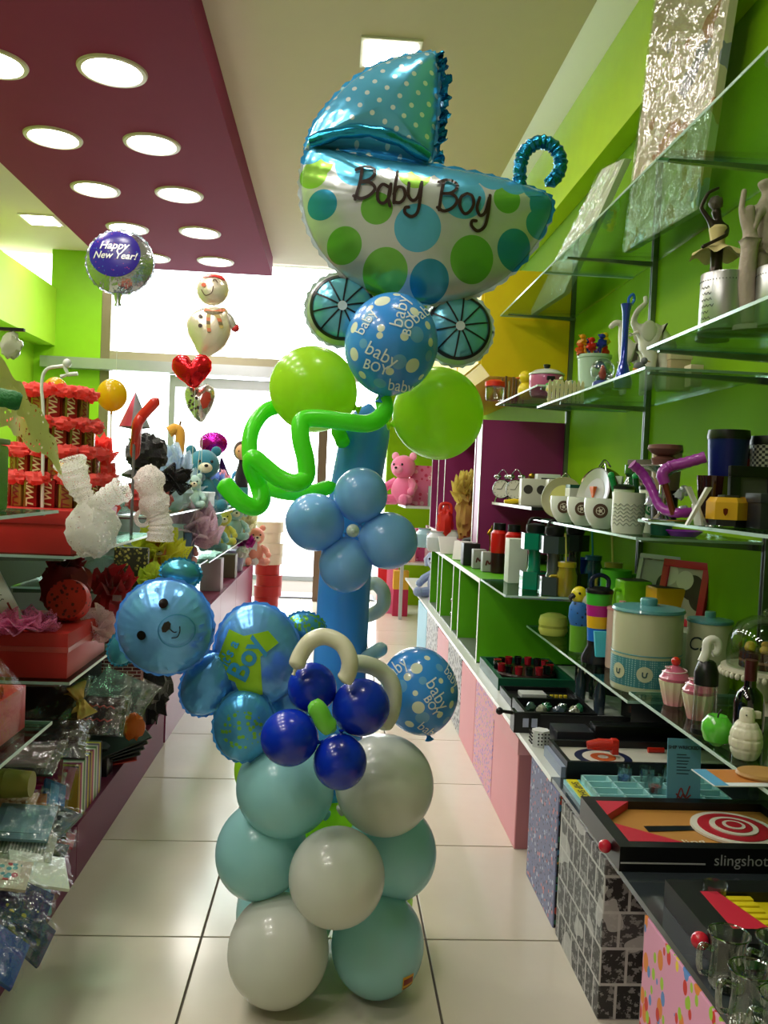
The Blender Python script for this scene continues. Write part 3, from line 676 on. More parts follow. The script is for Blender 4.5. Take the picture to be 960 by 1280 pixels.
def plush(name, label, x, y, z, s, m, rz=0, group=None, ears='round', m2=None, cat='soft toy', extra=None):
    """seated soft toy of height s"""
    t = thing(name, label, cat, (x, y, z), rz, group); b = MB()
    wob = lambda v: v*(1+.03*noise.noise(v*5))
    b.ball((0, 0, s*.26), (s*.22, s*.2, s*.26), 18, 12, fn=wob).ball((0, -s*.02, s*.68), (s*.23, s*.21, s*.21), 18, 12, fn=wob)
    for q in (-1, 1):
        b.tube([(q*s*.15, 0, s*.42), (q*s*.27, -s*.1, s*.33), (q*s*.29, -s*.2, s*.25)], [s*.08, s*.075, s*.06], 10).ball((q*s*.29, -s*.21, s*.25), s*.07, 10, 8)
        b.tube([(q*s*.12, -s*.05, s*.1), (q*s*.2, -s*.22, s*.09), (q*s*.22, -s*.33, s*.09)], [s*.1, s*.09, s*.08], 10).ball((q*s*.22, -s*.35, s*.11), s*.09, 10, 8)
    b.build('body', m, t)
    for q in (-1, 1):
        e = MB()
        if ears == 'round': e.ball((q*s*.18, 0, s*.87), (s*.075, s*.04, s*.075), 12, 8)
        elif ears == 'long': e.tube([(q*s*.1, 0, s*.85), (q*s*.14, .01*s, s*1.0), (q*s*.2, 0, s*1.12)], [s*.04, s*.06, s*.03], 10)
        else: e.tube([(q*s*.2, 0, s*.8), (q*s*.28, -.02*s, s*.68), (q*s*.27, -.02*s, s*.56)], [s*.04, s*.06, s*.04], 10)
        e.build('ear', m2 or m, t)
    MB().ball((0, -s*.21, s*.63), (s*.1, s*.07, s*.075), 12, 8).build('muzzle', m2 or mat('e8dcc6', .8), t)
    k = MB()
    for q in (-1, 1): k.ball((q*s*.085, -s*.215, s*.72), s*.022, 8, 6)
    k.ball((0, -s*.285, s*.66), (s*.03, s*.02, s*.022), 8, 6); k.build('face', mat('120d0b', .2), t)
    if extra: extra(t)
    return t
def packet(name, label, c, w, d, m, tilt=(0, 0, 0), seed=1, group=None, cat='packet', h=.012, clear=True, print_m=None):
    """flat goods in a clear bag"""
    t = thing(name, label, cat, c, tilt[2], group, rx=tilt[0], ry=tilt[1])
    MB().box(-w/2+.008, w/2-.008, -d/2+.008, d/2-.008, 0, h*.6, bev=.001).build('card', m, t)
    if print_m: MB().box(-w/2+.025, w/2-.03, -d/2+.03, d/2-.02, h*.6, h*.6+.0015).build('print', print_m, t)
    if clear:
        off = Vector((seed*1.7, seed*.9, seed))
        def fn(u, v):
            e = min(u, 1-u, v, 1-v); q = noise.noise(Vector((u*5, v*5, 0))+off)
            return ((u-.5)*w*(1+.03*sin(v*20+seed)), (v-.5)*d*(1+.03*sin(u*17+seed)), h*.62+.004+h*min(1, e*6)*(1+.9*q))
        MB().grid(fn, 20, 20).build('wrapper', cello('ffffff', .88), t)
    return t
def label_on_box(t, txt, m, loc, rot, size, bold=.0, shear=0, name='lettering'):
    vs, fs = text_flat(txt, size=size, bold=bold, shear=shear); M_ = Matrix.Translation(loc)@Matrix.Rotation(rot[2], 4, 'Z')@Matrix.Rotation(rot[1], 4, 'Y')@Matrix.Rotation(rot[0], 4, 'X')
    mb = MB(); mb.add([(u, v, 0) for u, v in vs], fs, M_); return mb.build(name, m, t, smooth=False)

# ================================================================ RIGHT SIDE: shelving
gs = 'glass shelves along the right wall'
for (y0, y1, z, br, lab) in (
    (.2, 2.443, 2.2, (1.3, 2.43), 'uppermost glass shelf on the right, nearest the camera'), (2.45, 3.78, 2.2, (3.5,), 'uppermost glass shelf on the right, middle pane holding wrapped canvases'), (3.79, 4.78, 2.2, (4.7,), 'uppermost glass shelf on the right, far pane in front of the yellow cupboard'),
    (.2, 2.443, 1.655, (1.3, 2.43), 'glass shelf under the metal mug and dancer figurines'), (2.45, 3.78, 1.60, (2.5, 3.5), 'glass shelf under the white elephant and blue vase'), (3.79, 4.78, 1.70, (3.85, 4.7), 'glass shelf under the pink pot'),
    (.2, 2.443, 1.155, (1.3, 2.43), 'glass shelf under the yellow box and purple pipe'), (2.45, 3.78, 1.10, (2.5, 3.5), 'glass shelf under the round white bowls'),
    (.2, 2.443, .645, (1.3, 2.43), 'glass shelf under the green apple and cupcakes'), (2.45, 3.78, .615, (2.5, 3.2), 'glass shelf under the cookie jar and macaron box')):
    glass_shelf(.89, 1.299, y0, y1, z, lab, gs, br, 1)
for y, lab in ((2.45, 'nearest'), (3.50, 'middle'), (4.72, 'farthest')):
    t = thing('shelf_upright', f'slotted metal shelf upright on the green wall, {lab} one in view', 'shelf rail', (1.288, y, .45), group='metal shelf uprights')
    MB().box(-.011, .011, -.012, .012, 0, 2.2).build('rail', mat('7d8480', .3, .8), t, smooth=False)
    MB().box(-.0125, -.0112, -.004, .004, .01, 2.19).build('slot', BLK, t, smooth=False)
# counter slab and boxes below
t = thing('display_counter', 'low white counter board on which the game boxes lie', 'counter', (.98, 4.2, .386)); MB().box(-.32, .319, -1.8, 3.3, 0, .014).build('board', mat('cfd3cc', .3), t, smooth=False); MB().box(-.32, .319, -3.2, -1.801, 0, .014).build('dark_board', mat('30363a', .12), t, smooth=False)
MB().box(-.322, -.3205, -1.8, 3.3, -.002, .015).build('front_edge', mat('e9ece8', .25), t, smooth=False)
PAPW = mat('e9e6e0', .6)
def patterned(y0, y1, m, label, side=None, x1=1.25, h=.38, lidm=None):
    t = thing('storage_box', label, 'box', (.66, y0, 0), group='tall storage boxes under the right counter')
    MB().box(0, x1-.66, 0, y1-y0, 0, h, bev=.003).build('box', m, t, smooth=False)
    if side: MB().box(.004, x1-.66-.004, -.0015, -.0002, .003, h-.003).build('near_side', side, t, smooth=False)
    if lidm: MB().box(-.003, x1-.657, -.003, y1-y0+.003, h-.055, h+.002).build('lid', lidm, t, smooth=False)
    return t
def newsprint():
    n = N('photo_collage_print'); n.set(.45); mp = n.n('ShaderNodeMapping'); mp.inputs['Rotation'].default_value = (pi/2, 0, pi/2); n.l(n.obj(), mp.inputs[0])
    sx = n.n('ShaderNodeSeparateXYZ'); n.l(n.obj(), sx.inputs[0]); cx = n.n('ShaderNodeCombineXYZ')
    n.l(n.math('ADD', sx.outputs[0], sx.outputs[1]), cx.inputs[0]); n.l(sx.outputs[2], cx.inputs[1])
    b = n.n('ShaderNodeTexBrick'); b.offset = .35; b.inputs['Scale'].default_value = 1; b.inputs['Brick Width'].default_value = .062; b.inputs['Row Height'].default_value = .085; b.inputs['Mortar Size'].default_value = .0035
    b.inputs['Color1'].default_value = (.012, .012, .012, 1); b.inputs['Color2'].default_value = (.10, .10, .10, 1); b.inputs['Mortar'].default_value = (.55, .55, .53, 1); n.l(cx.outputs[0], b.inputs[0])
    nz = n.noise(46, 5, cx.outputs[0], .65); st = n.math('GREATER_THAN', nz, .54)
    b2 = n.noise(6, 2, cx.outputs[0]); w2 = n.math('GREATER_THAN', b2, .56)
    n.col(n.mix(n.math('MULTIPLY', w2, .7), n.mix(n.math('MULTIPLY', st, .5), b.outputs[0], (.5, .5, .48)), (.62, .62, .6))); return n.m
NEWS = newsprint(); NEWSW = cells('grey_print', 'c4c6c8', ['5a5d66', '8d93a0', '303238'], 26, .3)
PINK = mat('eaa2ac', .5, 0, .03); PINKD = mat('c37f86', .5)
BEAR = cells('motif_print', 'e9a3c4', ['f2d23a', 'e88a3a', '5f8fd0', 'd8352c', 'a8cf3c'], 13, .25, .5, (1, 1.2, .8))
NAVYP = cells('floral_print', '7c80a6', ['c8cfe0', 'e08a80', '7f8fc0', '2e3350'], 34, .24)
DARKP = cells('dark_motif_print', '14141a', ['c84a3a', '3f7fa8', 'c88a3a', '2f6f50'], 22, .3)
LACE = cells('lace_print', 'e6a8bd', ['b08ad0', 'e2c66a', '9a8fd8'], 40, .27)
patterned(1.0, 1.655, BEAR, 'pink box printed with small yellow, blue and red motifs, nearest of the storage boxes', h=.38)
patterned(1.905, 2.285, NEWS, 'black and white collage print storage box', h=.38)
patterned(2.315, 2.645, NAVYP, 'blue grey floral storage box with a dark motif side', side=DARKP, h=.38)
patterned(2.83, 3.265, PINK, 'plain pink storage box with a lid, between floral boxes', side=PINKD, h=.38, lidm=mat('e8a6ae', .5))
patterned(3.275, 3.70, LACE, 'pink storage box with lilac and yellow flowers', side=DARKP, h=.38)
patterned(3.71, 4.12, PINK, 'plain pink storage box behind the lilac flowered one', h=.375)
patterned(4.13, 4.62, NEWSW, 'light grey print storage box, nearer of two', h=.38)
patterned(4.63, 5.1, mat('e6aab4', .5), 'pale pink storage box farther down the aisle', h=.37)
patterned(5.11, 5.7, NEWSW, 'light grey print storage box, farther of two', h=.38)
patterned(5.72, 6.3, mat('8fc6dc', .5), 'light blue storage box at the far end of the row', h=.37)
# green cubby unit with white edges and its top board
t = thing('cubby_unit', 'green cubby unit with white edges standing on the low counter', 'shelf unit', (.70, 3.95, .4005)); WE = mat('f2f4ee', .3)
GC = mat('57a80e', .4)
for i, y in enumerate((0, .62, .86, 1.38, 1.56, 1.98)):
    MB().box(0, .595, y, y+.018, 0, .378).build('divider', GC, t, smooth=False)
    MB().box(-.002, -.0002, y-.001, y+.019, 0, .378).build('edge_strip', WE, t, smooth=False)
MB().box(.58, .597, .018, 1.98, .0, .378).build('back', GC, t, smooth=False)
MB().box(0, .599, -.0, 2.0, .379, .397).build('top_board', GC, t, smooth=False); MB().box(-.002, -.0002, -.0, 2.0, .377, .399).build('edge_strip', WE, t, smooth=False)
MB().box(0.002, .58, .0, 1.98, .0, .006).build('bottom', mat('6a7068', .3), t, smooth=False)
glass_shelf(.70, 1.299, 3.36, 3.945, .80, 'glass shelf beside the cubby unit holding dumbbell shaped bottles', gs, (3.4,), 1)
t = thing('safe_box', 'small black cabinet with two knobs in the green cubby', 'cabinet', (.80, 4.98, .4075)); MB().box(-.06, .2, -.12, .12, 0, .2, bev=.004).build('box', mat('2e2e30', .4), t)
for zz in (.06, .14): MB().ball((-.068, .05, zz), .012, 10, 8).build('knob', CHROME, t)
# black board shelf, purple cubby, yellow cupboard
t = thing('black_shelf', 'black shelf board holding alarm clocks and white speaker cubes', 'shelf', (1.09, 4.28, 1.135)); MB().box(-.2, .209, -.49, .47, 0, .014).build('board', mat('1a1c1c', .25), t, smooth=False)
MB().box(-.202, -.2002, -.49, .47, 0, .014).build('front_edge', WE, t, smooth=False)
t = thing('purple_cabinet', 'dark purple wall cabinet with white edges', 'cabinet', (.82, 4.77, .86))
for y in (0, .20, 1.55, 1.95, 2.4): MB().box(0, .475, y, y+.02, 0, .75).build('divider', PURP, t, smooth=False); MB().box(-.003, -.0003, y-.002, y+.018, -.003, .753).build('edge_strip', WE, t, smooth=False)
MB().box(.002, .475, .02, 2.4, 0, .018).build('bottom', PURP, t, smooth=False); MB().box(.002, .475, .02, 2.4, .732, .75).build('top', PURP, t, smooth=False)
MB().box(.002, .012, .021, .199, .019, .731).build('front_panel', PURP, t, smooth=False); MB().box(.46, .475, .02, 2.4, .02, .73).build('back', PURP, t, smooth=False)
MB().box(-.003, -.0003, .02, 2.4, -.003, .018).build('edge_strip', WE, t, smooth=False)
t = thing('yellow_cupboard', 'yellow wall cupboard high on the right beyond the shelves', 'cabinet', (.80, 4.8, 1.86))
MB().add([(0, y, z) for y in (0, 2.6) for z in (.06, .6)]+[(.05, y, 0) for y in (0, 2.6)]+[(.255, y, z) for y in (0, 2.6) for z in (0, .6)]+[(.495, y, z) for y in (0, 2.6) for z in (0, .6)], [(0, 1, 3, 2), (0, 4, 6, 7, 1), (2, 3, 9, 8, 5), (1, 7, 9, 3), (0, 2, 5, 4), (4, 5, 8, 6), (6, 8, 12, 10), (7, 11, 13, 9), (6, 10, 11, 7), (8, 9, 13, 12), (10, 12, 13, 11)]).build('carcass', YEL, t, smooth=False)
for y in (.02, .9, 1.76): MB().box(-.014, -.001, y, y+.84, .07, .59, bev=.002).build('door', YEL, t, smooth=False)
# wrapped canvases on the top shelf
def leaning(label, P, th, front_m, name='wrapped_canvas'):
    a, b, c, d = [Vector(p) for p in P]; o = a.copy(); nrm = (b-a).cross(d-a).normalized()
    if nrm.x > 0: nrm = -nrm
    t = thing(name, label, 'painting', o)
    f = [p-o for p in (a, b, c, d)]; bk = [p-nrm*th for p in f]
    MB().add(f+bk, [(0, 1, 2, 3), (7, 6, 5, 4), (0, 4, 5, 1), (1, 5, 6, 2), (2, 6, 7, 3), (3, 7, 4, 0)]).build('canvas', front_m, t, smooth=False)
    def fn(u, v):
        p = f[0]*(1-u)*(1-v)+f[1]*u*(1-v)+f[2]*u*v+f[3]*(1-u)*v
        q = noise.noise(Vector((u*6, v*9, 2)))+.6*noise.noise(Vector((u*15, v*20, 5))); return p+nrm*(.007+.008*abs(q))
    MB().grid(fn, 40, 50).build('plastic_wrap', cello('fbfaf0', .72, .8, 18), t); return t
def painting():
    n = N('soft_painting'); n.set(.6); a = n.noise(2.2, 3); b = n.noise(5, 2); c = n.mix(a, lin('c9b583'), lin('d8d4c8'))
    c = n.mix(n.math('GREATER_THAN', b, .62), c, lin('b98a5c')); sx = n.n('ShaderNodeSeparateXYZ'); n.l(n.obj(), sx.inputs[0])
    d = n.noise(3.3, 4); c = n.mix(n.math('GREATER_THAN', d, .64), c, lin('8d93a0')); n.col(c); return n.m
b0 = WZ(780, 316, 2.215); b1 = WZ(872, 262, 2.215); T_ = WX(822, -20, 1.12)
leaning('large painting on canvas wrapped in clear plastic, leaning above the top shelf', [b0, b1, b1+(T_-b0), T_], .03, painting())
leaning('narrow pale wrapped canvas leaning farther along the top shelf', [WZ(660, 396, 2.215), WZ(705, 366, 2.215), WX(781, 198, 1.18), WX(752, 212, 1.14)], .03, mat('d3dcc6', .5))

# ---------------------------------------------------------------- goods on the right shelves
def at(px, Y, z): return XAT(px, Y, z)
Z4n, Z4m, Z4f, Z3n, Z3m, Z3f, Z2n, Z2m, Z2f, Z1 = 1.656, 1.601, 1.701, 1.156, 1.101, 1.1495, .646, .616, .801, .4005
BRUSH = mat('b9bbb8', .32, .85)
# metal can mugs
def canmug(px, Y, z, r, h, label, txt=True):
    t = thing('metal_mug', label, 'mug', (at(px, Y, z), Y, z), group='brushed metal mugs on the upper shelf')
    MB().lathe([(r*.97, 0), (r, .004), (r, h*.985), (r*.98, h), (r*.95, h), (r*.95, .01), (0, .01)], 40).build('cup', BRUSH, t)
    MB().lathe([(0, -.0005+.001), (r*1.02, .0015), (r*1.02, .006), (r, .007)], 40).build('base_ring', BLK, t)
    d = MB(); [d.ball((r*1.003*cos(a*pi/24), r*1.003*sin(a*pi/24), h*.86), .0016, 6, 4) for a in range(48)]; d.build('beading', mat('3a3a3a', .4), t)
    if txt:
        mb = MB()
        for i in range(6):
            strokes(mb, [[(-.022+k*.004+.002*(i % 2), .0035*sin(k*2.3+i)) for k in range(8+(i*5) % 4)]], .0018, lambda u, v, i=i: ((r+.0006)*cos(-2.75+u/r), (r+.0006)*sin(-2.75+u/r), h*.74-i*.016+v), 3)
        mb.build('dark_writing', mat('3a3a3a', .5), t, smooth=False)
    return t
canmug(903, 2.2, Z4n, .062, .155, 'brushed metal mug with fine dark writing, beside the dancer figurines')
canmug(975, 2.1, Z4n, .062, .155, 'brushed metal mug cut off by the right photo edge', False)
# figurines by skin modifier
def skinned(chains, name, m, parent, sub=2):
    me = bpy.data.meshes.new(name); vs = []; es = []; rs = []; idx = {}
    for ch in chains:
        prev = None
        for (p, r) in ch:
            k = tuple(round(c, 5) for c in p)
            if k not in idx: idx[k] = len(vs); vs.append(p); rs.append(r)
            i = idx[k]
            if prev is not None and prev != i: es.append((prev, i))
            prev = i
    me.from_pydata(vs, es, []); o = bpy.data.objects.new(name, me); COL.objects.link(o); o.parent = parent
    o.modifiers.new('skin', 'SKIN').use_smooth_shade = True; ss = o.modifiers.new('sub', 'SUBSURF'); ss.levels = ss.render_levels = sub
    for i, r in enumerate(rs): me.skin_vertices[0].data[i].radius = (r, r)
    me.skin_vertices[0].data[0].use_root = True; me.materials.append(m); return o
BRZD = mat('3c342c', .28, .6, .1); STONE = mat('a9998a', .6, 0, .08, .3, 90)
Y = 2.3; t = thing('ballerina_figurine', 'dark dancer figurine in a cream dress with an arm raised over her head', 'figurine', (at(890, Y, Z4n), Y, Z4n)); H = .40
MB().lathe([(0, 0), (.045, 0), (.045, .012), (.02, .02), (0, .02)], 20).build('base', BRZD, t)
skinned([[((0, 0, .24), .020), ((0, 0, .27), .017), ((0, 0, .305), .022), ((0, 0, .325), .010), ((-.006, 0, .34), .012), ((-.010, 0, .362), .017)],
  [((0, 0, .24), .020), ((-.012, 0, .13), .011), ((-.004, 0, .02), .008)], [((0, 0, .24), .020), ((.012, 0, .13), .011), ((.004, 0, .02), .008)],
  [((0, 0, .305), .022), ((-.028, 0, .33), .007), ((-.052, 0, .36), .006), ((-.035, -.004, .40), .005), ((-.005, -.006, .415), .004)],
  [((0, 0, .305), .022), ((.026, 0, .312), .007), ((.01, -.03, .28), .006), ((-.035, -.04, .255), .005), ((-.062, -.04, .24), .006)]], 'body', BRZD, t)
def skirt(u, v):
    a = 2*pi*u; q = .02+.05*v; return (cos(a)*q*(1+.1*sin(a*6)*v), sin(a)*q, .262-.03*v+.008*sin(a*7)*v)
MB().grid(skirt, 48, 6).build('skirt', mat('cbbd84', .7), t); MB().lathe([(.021, .25), (.019, .275), (.025, .305), (.021, .312)], 16, cap=False).build('bodice', mat('c9ba7e', .6), t)
crumple(MB(), (-.010, 0, .374), .019, 3, .3, 12, 8, 5).build('hair', mat('544c40', .5), t)
Y = 2.16; t = thing('dancing_couple_figurine', 'beige stone figurine of a dancing couple, one arm stretched up', 'figurine', (at(935, Y, Z4n)+.012, Y, Z4n))
MB().lathe([(0, 0), (.07, 0), (.065, .014), (.0, .018)], 20).build('base', STONE, t)
skinned([[((.02, 0, .24), .030), ((.022, 0, .28), .026), ((.025, 0, .33), .034), ((.022, 0, .36), .014), ((.012, 0, .375), .016), ((.006, 0, .395), .023)],
  [((.02, 0, .24), .030), ((.028, 0, .13), .020), ((.03, 0, .01), .014)], [((.02, 0, .24), .030), ((.0, -.01, .14), .019), ((-.002, -.01, .01), .013)],
  [((.025, 0, .33), .034), ((.058, 0, .355), .013), ((.062, 0, .40), .011), ((.07, 0, .46), .009)], [((.025, 0, .33), .034), ((-.01, -.02, .30), .011), ((-.03, -.03, .25), .009)]], 'man', STONE, t)
skinned([[((-.03, -.02, .21), .022), ((-.03, -.02, .25), .018), ((-.035, -.02, .285), .022), ((-.034, -.02, .305), .010), ((-.033, -.02, .32), .015)],
  [((-.03, -.02, .21), .022), ((-.035, -.02, .12), .024), ((-.02, -.02, .01), .022)], [((-.035, -.02, .285), .022), ((-.058, -.02, .30), .008), ((-.052, -.02, .36), .007)]], 'woman', STONE, t)
# elephant, horse, vase, globe
IVORY = mat('d6d3c2', .4, 0, .04, .15, 60)
Y = 3.05; t = thing('elephant_figurine', 'white elephant figurine with its trunk raised high', 'figurine', (at(812, Y, Z4m), Y, Z4m)); s = 1.0
skinned([[((.035, 0, .19), .048), ((.0, 0, .20), .050), ((-.035, 0, .22), .036), ((-.06, 0, .225), .018), ((-.075, 0, .25), .013), ((-.06, 0, .29), .011), ((-.03, 0, .32), .009), ((-.035, 0, .345), .009)],
  [((.035, 0, .19), .048), ((.045, .022, .10), .022), ((.045, .022, .0), .02)], [((.035, 0, .19), .048), ((.045, -.022, .10), .022), ((.045, -.022, .0), .02)],
  [((0, 0, .20), .050), ((-.012, .022, .10), .022), ((-.012, .022, .0), .02)], [((0, 0, .20), .050), ((-.012, -.022, .10), .022), ((-.012, -.022, .0), .02)], [((.035, 0, .19), .048), ((.085, 0, .18), .006), ((.092, 0, .12), .004)]], 'body', IVORY, t)
for q in (-1, 1): MB().ball((-.028, q*.04, .212), (.03, .006, .038), 12, 8).build('ear', IVORY, t)
for q in (-1, 1): MB().tube([(-.06, q*.014, .212), (-.08, q*.016, .20), (-.092, q*.016, .206)], [.005, .004, .002], 8).build('tusk', mat('f0ecdc', .3), t)
Y = 3.2; t = thing('horse_figurine', 'white horse figurine half hidden behind the elephant', 'figurine', (at(788, Y, Z4m), Y, Z4m))
skinned([[((.03, 0, .16), .034), ((-.02, 0, .17), .034), ((-.04, 0, .21), .020), ((-.045, 0, .27), .016), ((-.07, 0, .275), .014), ((-.095, 0, .25), .010)],
  [((.03, 0, .16), .034), ((.05, .015, .08), .012), ((.045, .015, 0), .009)], [((.03, 0, .16), .034), ((.05, -.015, .08), .012), ((.045, -.015, 0), .009)],
  [((-.02, 0, .17), .034), ((-.04, .015, .09), .011), ((-.03, .015, 0), .009)], [((-.02, 0, .17), .034), ((-.04, -.015, .09), .011), ((-.03, -.015, 0), .009)], [((.03, 0, .16), .034), ((.07, 0, .15), .010), ((.08, 0, .08), .007)]], 'body', IVORY, t)
mn = MB(); [mn.add([(-.03-.001*i, 0, .2+.011*i), (-.012+.002*(i % 3), .004, .2+.011*i), (-.03, 0, .212+.011*i)], [(0, 1, 2)]) for i in range(8)]; mn.build('mane', IVORY, t)
Y = 3.0; t = thing('glass_vase', 'slender blue glass vase with a curled lip', 'vase', (at(778, Y, Z4m), Y, Z4m)); BG = mat('1233a8', .05, .3, coat=1)
MB().lathe([(0, 0), (.03, 0), (.034, .02), (.026, .05), (.012, .10), (.011, .22), (.014, .27), (.02, .30), (.012, .28), (.009, .2)], 24, cap=False).build('body', BG, t)
MB().tube(smoothpath([(.012, 0, .29), (.026, 0, .315), (.02, -.004, .335), (.006, 0, .32), (.008, 0, .29)], 5), .005, 10).build('lip', mat('2f6fd0', .06, .3, coat=1), t)
Y = 3.1; t = thing('glass_duck', 'round green and blue glass ornament below the vase', 'ornament', (at(756, Y, Z4m)+.035, Y+.12, Z4m)); MB().ball((0, 0, .05), (.035, .03, .05), 20, 14).build('body', mat('0f4a38', .05, .2, coat=1), t); MB().tube(smoothpath([(0, 0, .09), (-.02, 0, .12), (-.035, 0, .1)], 4), .01, 10).build('neck', mat('14588c', .05, .2, coat=1), t)
Y = 3.02; t = thing('snow_globe', 'glass snow globe with a red figure inside and a blue base', 'snow globe', (at(752, Y, Z4m), Y, Z4m))
MB().lathe([(0, 0), (.036, 0), (.033, .02), (.026, .026), (0, .026)], 28).build('base', mat('2c3f8c', .3), t); MB().ball((0, 0, .064), .042, 28, 18).build('globe', glassy('eef6f2', .7), t); crumple(MB(), (0, 0, .055), (.012, .01, .025), 5, .4, 10, 8).build('figure', mat('b8382c', .5), t)
t = thing('bird_figurine', 'tiny colourful bird on the edge of the elephant shelf', 'figurine', (at(795, 2.62, Z4m)+.01, 2.62, Z4m)); MB().ball((0, 0, .022), (.02, .012, .016), 14, 10).ball((.014, 0, .042), .011, 12, 8).build('body', mat('6c6f74', .5), t); MB().ball((-.006, 0, .012), (.016, .01, .012), 10, 8).build('belly', mat('d08a3a', .5), t); MB().tube([(.023, 0, .042), (.034, 0, .04)], [.003, .001], 6).build('beak', mat('d8a030', .5), t)
for i, (px, Y, w, h, c) in enumerate(((846, 3.0, .075, .14, 'c3ab88'), (866, 2.86, .04, .07, 'b39c7a'))):
    boxy('wooden_block', ('tall', 'short')[i]+' pale wooden block box behind the white elephant', 'box', at(px, Y, Z4m), Y, Z4m, w, .05, h, mat(c, .6), lid=mat('d4c2a2', .6))
# ramekin with feathers and glass animals
Y = 3.9; t = thing('animal_pick_pot', 'pale ribbed pot full of colourful feather topped animal picks', 'pot', (at(741, Y, Z4f), Y, Z4f)); r = .075; rb = MB()
rb.lathe([(r*.85, 0), (r*.9, .02), (r, .14), (r*1.06, .145), (r*1.06, .158), (r*.93, .158), (r*.8, .02), (0, .02)], 40).build('pot', mat('b8cfbf', .35), t)
cols = ['d82818', 'e8a010', '1c2f9c', '3a2470', 'e06018', 'e8c020', '1c2f9c', 'd82818', 'f0a018']
for i, c in enumerate(cols):
    a = i*2.4; d = .015+.045*((i*7) % 5)/5; p = Vector((d*cos(a), d*sin(a), .12)); q = p+Vector((.03*cos(a), .03*sin(a), .08+.05*((i*3) % 4)/3))
    g = MB().tube([p, (p+q)/2, q], [.004, .006, .005], 8); g.ball(q, (.016, .012, .012), 10, 8).tube([q, q+Vector((-.02, 0, .006))], [.008, .003], 8); crumple(g, tuple(q+Vector((0, 0, -.03))), (.022, .018, .018), i, .6, 12, 8, 4); g.build('pick', mat(c, .35), t)
Y = 4.3; t = thing('pink_pot', 'dark pink enamel pot with a white lid and black knob', 'pot', (at(682, Y, Z4f), Y, Z4f)); r = .088
MB().lathe([(0, 0), (r*.85, 0), (r*.96, .02), (r, .1), (r*.98, .108), (0, .108)], 36).build('body', mat('c25a8e', .25, coat=.5), t)
MB().lathe([(r*1.03, .109), (r*1.03, .116), (r*.7, .134), (.015, .144), (0, .144)], 36).build('lid', mat('dfe2dc', .2, coat=.5), t); MB().lathe([(r*1.035, .1085), (r*1.035, .1095), (r*.9, .109)], 36, cap=False).lathe([(.008, .144), (.016, .15), (.018, .164), (0, .168)], 16).build('knob', BLK, t)
MB().box(-.02, .02, -r-.012, -r+.008, .075, .095, bev=.003).build('handle', BLK, t)
t = thing('frog_figurine', 'bright green frog figure with orange feet by the pink pot', 'figurine', (at(688, 4.12, Z4f), 4.12, Z4f)); skinned([[((0, 0, .035), .02), ((.03, 0, .045), .016), ((.045, 0, .055), .014)], [((0, 0, .035), .02), ((-.02, 0, .03), .014), ((-.04, 0, .012), .008)], [((.03, 0, .045), .016), ((.05, 0, .02), .006), ((.08, 0, .016), .006)]], 'body', mat('2fae2c', .3), t)
for q in (-1, 1): MB().ball((.05, q*.009, .075), .008, 10, 8).build('eye', mat('e8e8d8', .3), t)
t = thing('rubber_duck', 'yellow duck figure at the left of the pink pot', 'figurine', (at(657, 4.5, Z4f), 4.5, Z4f)); MB().ball((0, 0, .05), (.045, .04, .05), 18, 12).ball((-.006, 0, .12), .036, 16, 12).build('body', mat('e6cf1e', .35), t); MB().ball((-.044, 0, .115), (.014, .014, .006), 10, 6).build('beak', mat('e87a1c', .4), t)
Y = 3.78-.05; x = at(704, Y, Z4m); t = thing('picket_crate', 'cream picket fence crate filled with small figures', 'crate', (x, Y, Z4m))
for i in range(9): MB().prism([(-.08+i*.0182, 0), (-.067+i*.0182, 0), (-.067+i*.0182, .10), (-.0735+i*.0182, .112), (-.08+i*.0182, .10)], -.04, -.034).build('slat', mat('d9cfa0', .5), t, smooth=False)
MB().box(-.082, .082, -.034, -.030, .02, .03).box(-.082, .082, -.034, -.030, .075, .085).box(-.082, .082, -.034, .04, 0, .012).build('rails', mat('cfc596', .5), t, smooth=False)
c_ = MB(); [crumple(c_, (-.06+i*.03, .0, .075+.02*(i % 2)), .022, i, .3, 10, 8) for i in range(5)]; c_.build('figures', cells('mixed_toy_paint', 'b8b88a', ['5a8fae', 'd8c36a', '7a9a4a'], 30, .3), t)
Y = 4.6; t = thing('canister', 'clear jar with a red lid at the far end of the pink pot shelf', 'jar', (at(618, Y, Z4f), Y, Z4f)); MB().lathe([(0, 0), (.045, 0), (.05, .01), (.05, .07), (.045, .075)], 24).build('jar', glassy('f2f2f2', .6), t); MB().lathe([(0, .076), (.054, .076), (.054, .10), (.03, .112), (0, .114)], 24).build('lid', mat('cf2a1a', .35), t)
t = thing('reed_bundle', 'bundle of brown twigs standing behind the yellow duck', 'ornament', (at(640, 4.72, Z4f), 4.72, Z4f))
for i in range(7): MB().tube([(-.06+i*.02, .0, 0), (-.06+i*.02+.004*sin(i*3), .0, .14+.015*sin(i*2.3))], .006, 8).build('twig', mat(('7a5c38', '5e4428', '8f8a5a')[i % 3], .7), t)

# ---- middle shelves on the right
WHT = mat('dfe3da', .25, 0, .02, coat=.3); GDK = mat('0c5a34', .3); EMB = mat('4a3020', .5)
def wrapm(mb, r, a0, a1, z0, z1, n=12, off=.0008):
    return mb.grid(lambda u, v: ((r+off)*cos(a0+(a1-a0)*u), (r+off)*sin(a0+(a1-a0)*u), z0+(z1-z0)*v), n, 4)
def disc_on(mb, r, a0, zc, rad, off=.001, inner=0):
    def fn(u, v):
        q = inner+(rad-inner)*v; a = a0+q*cos(2*pi*u)/r; return ((r+off)*cos(a), (r+off)*sin(a), zc+q*sin(2*pi*u))
    return mb.grid(fn, 24, 3)
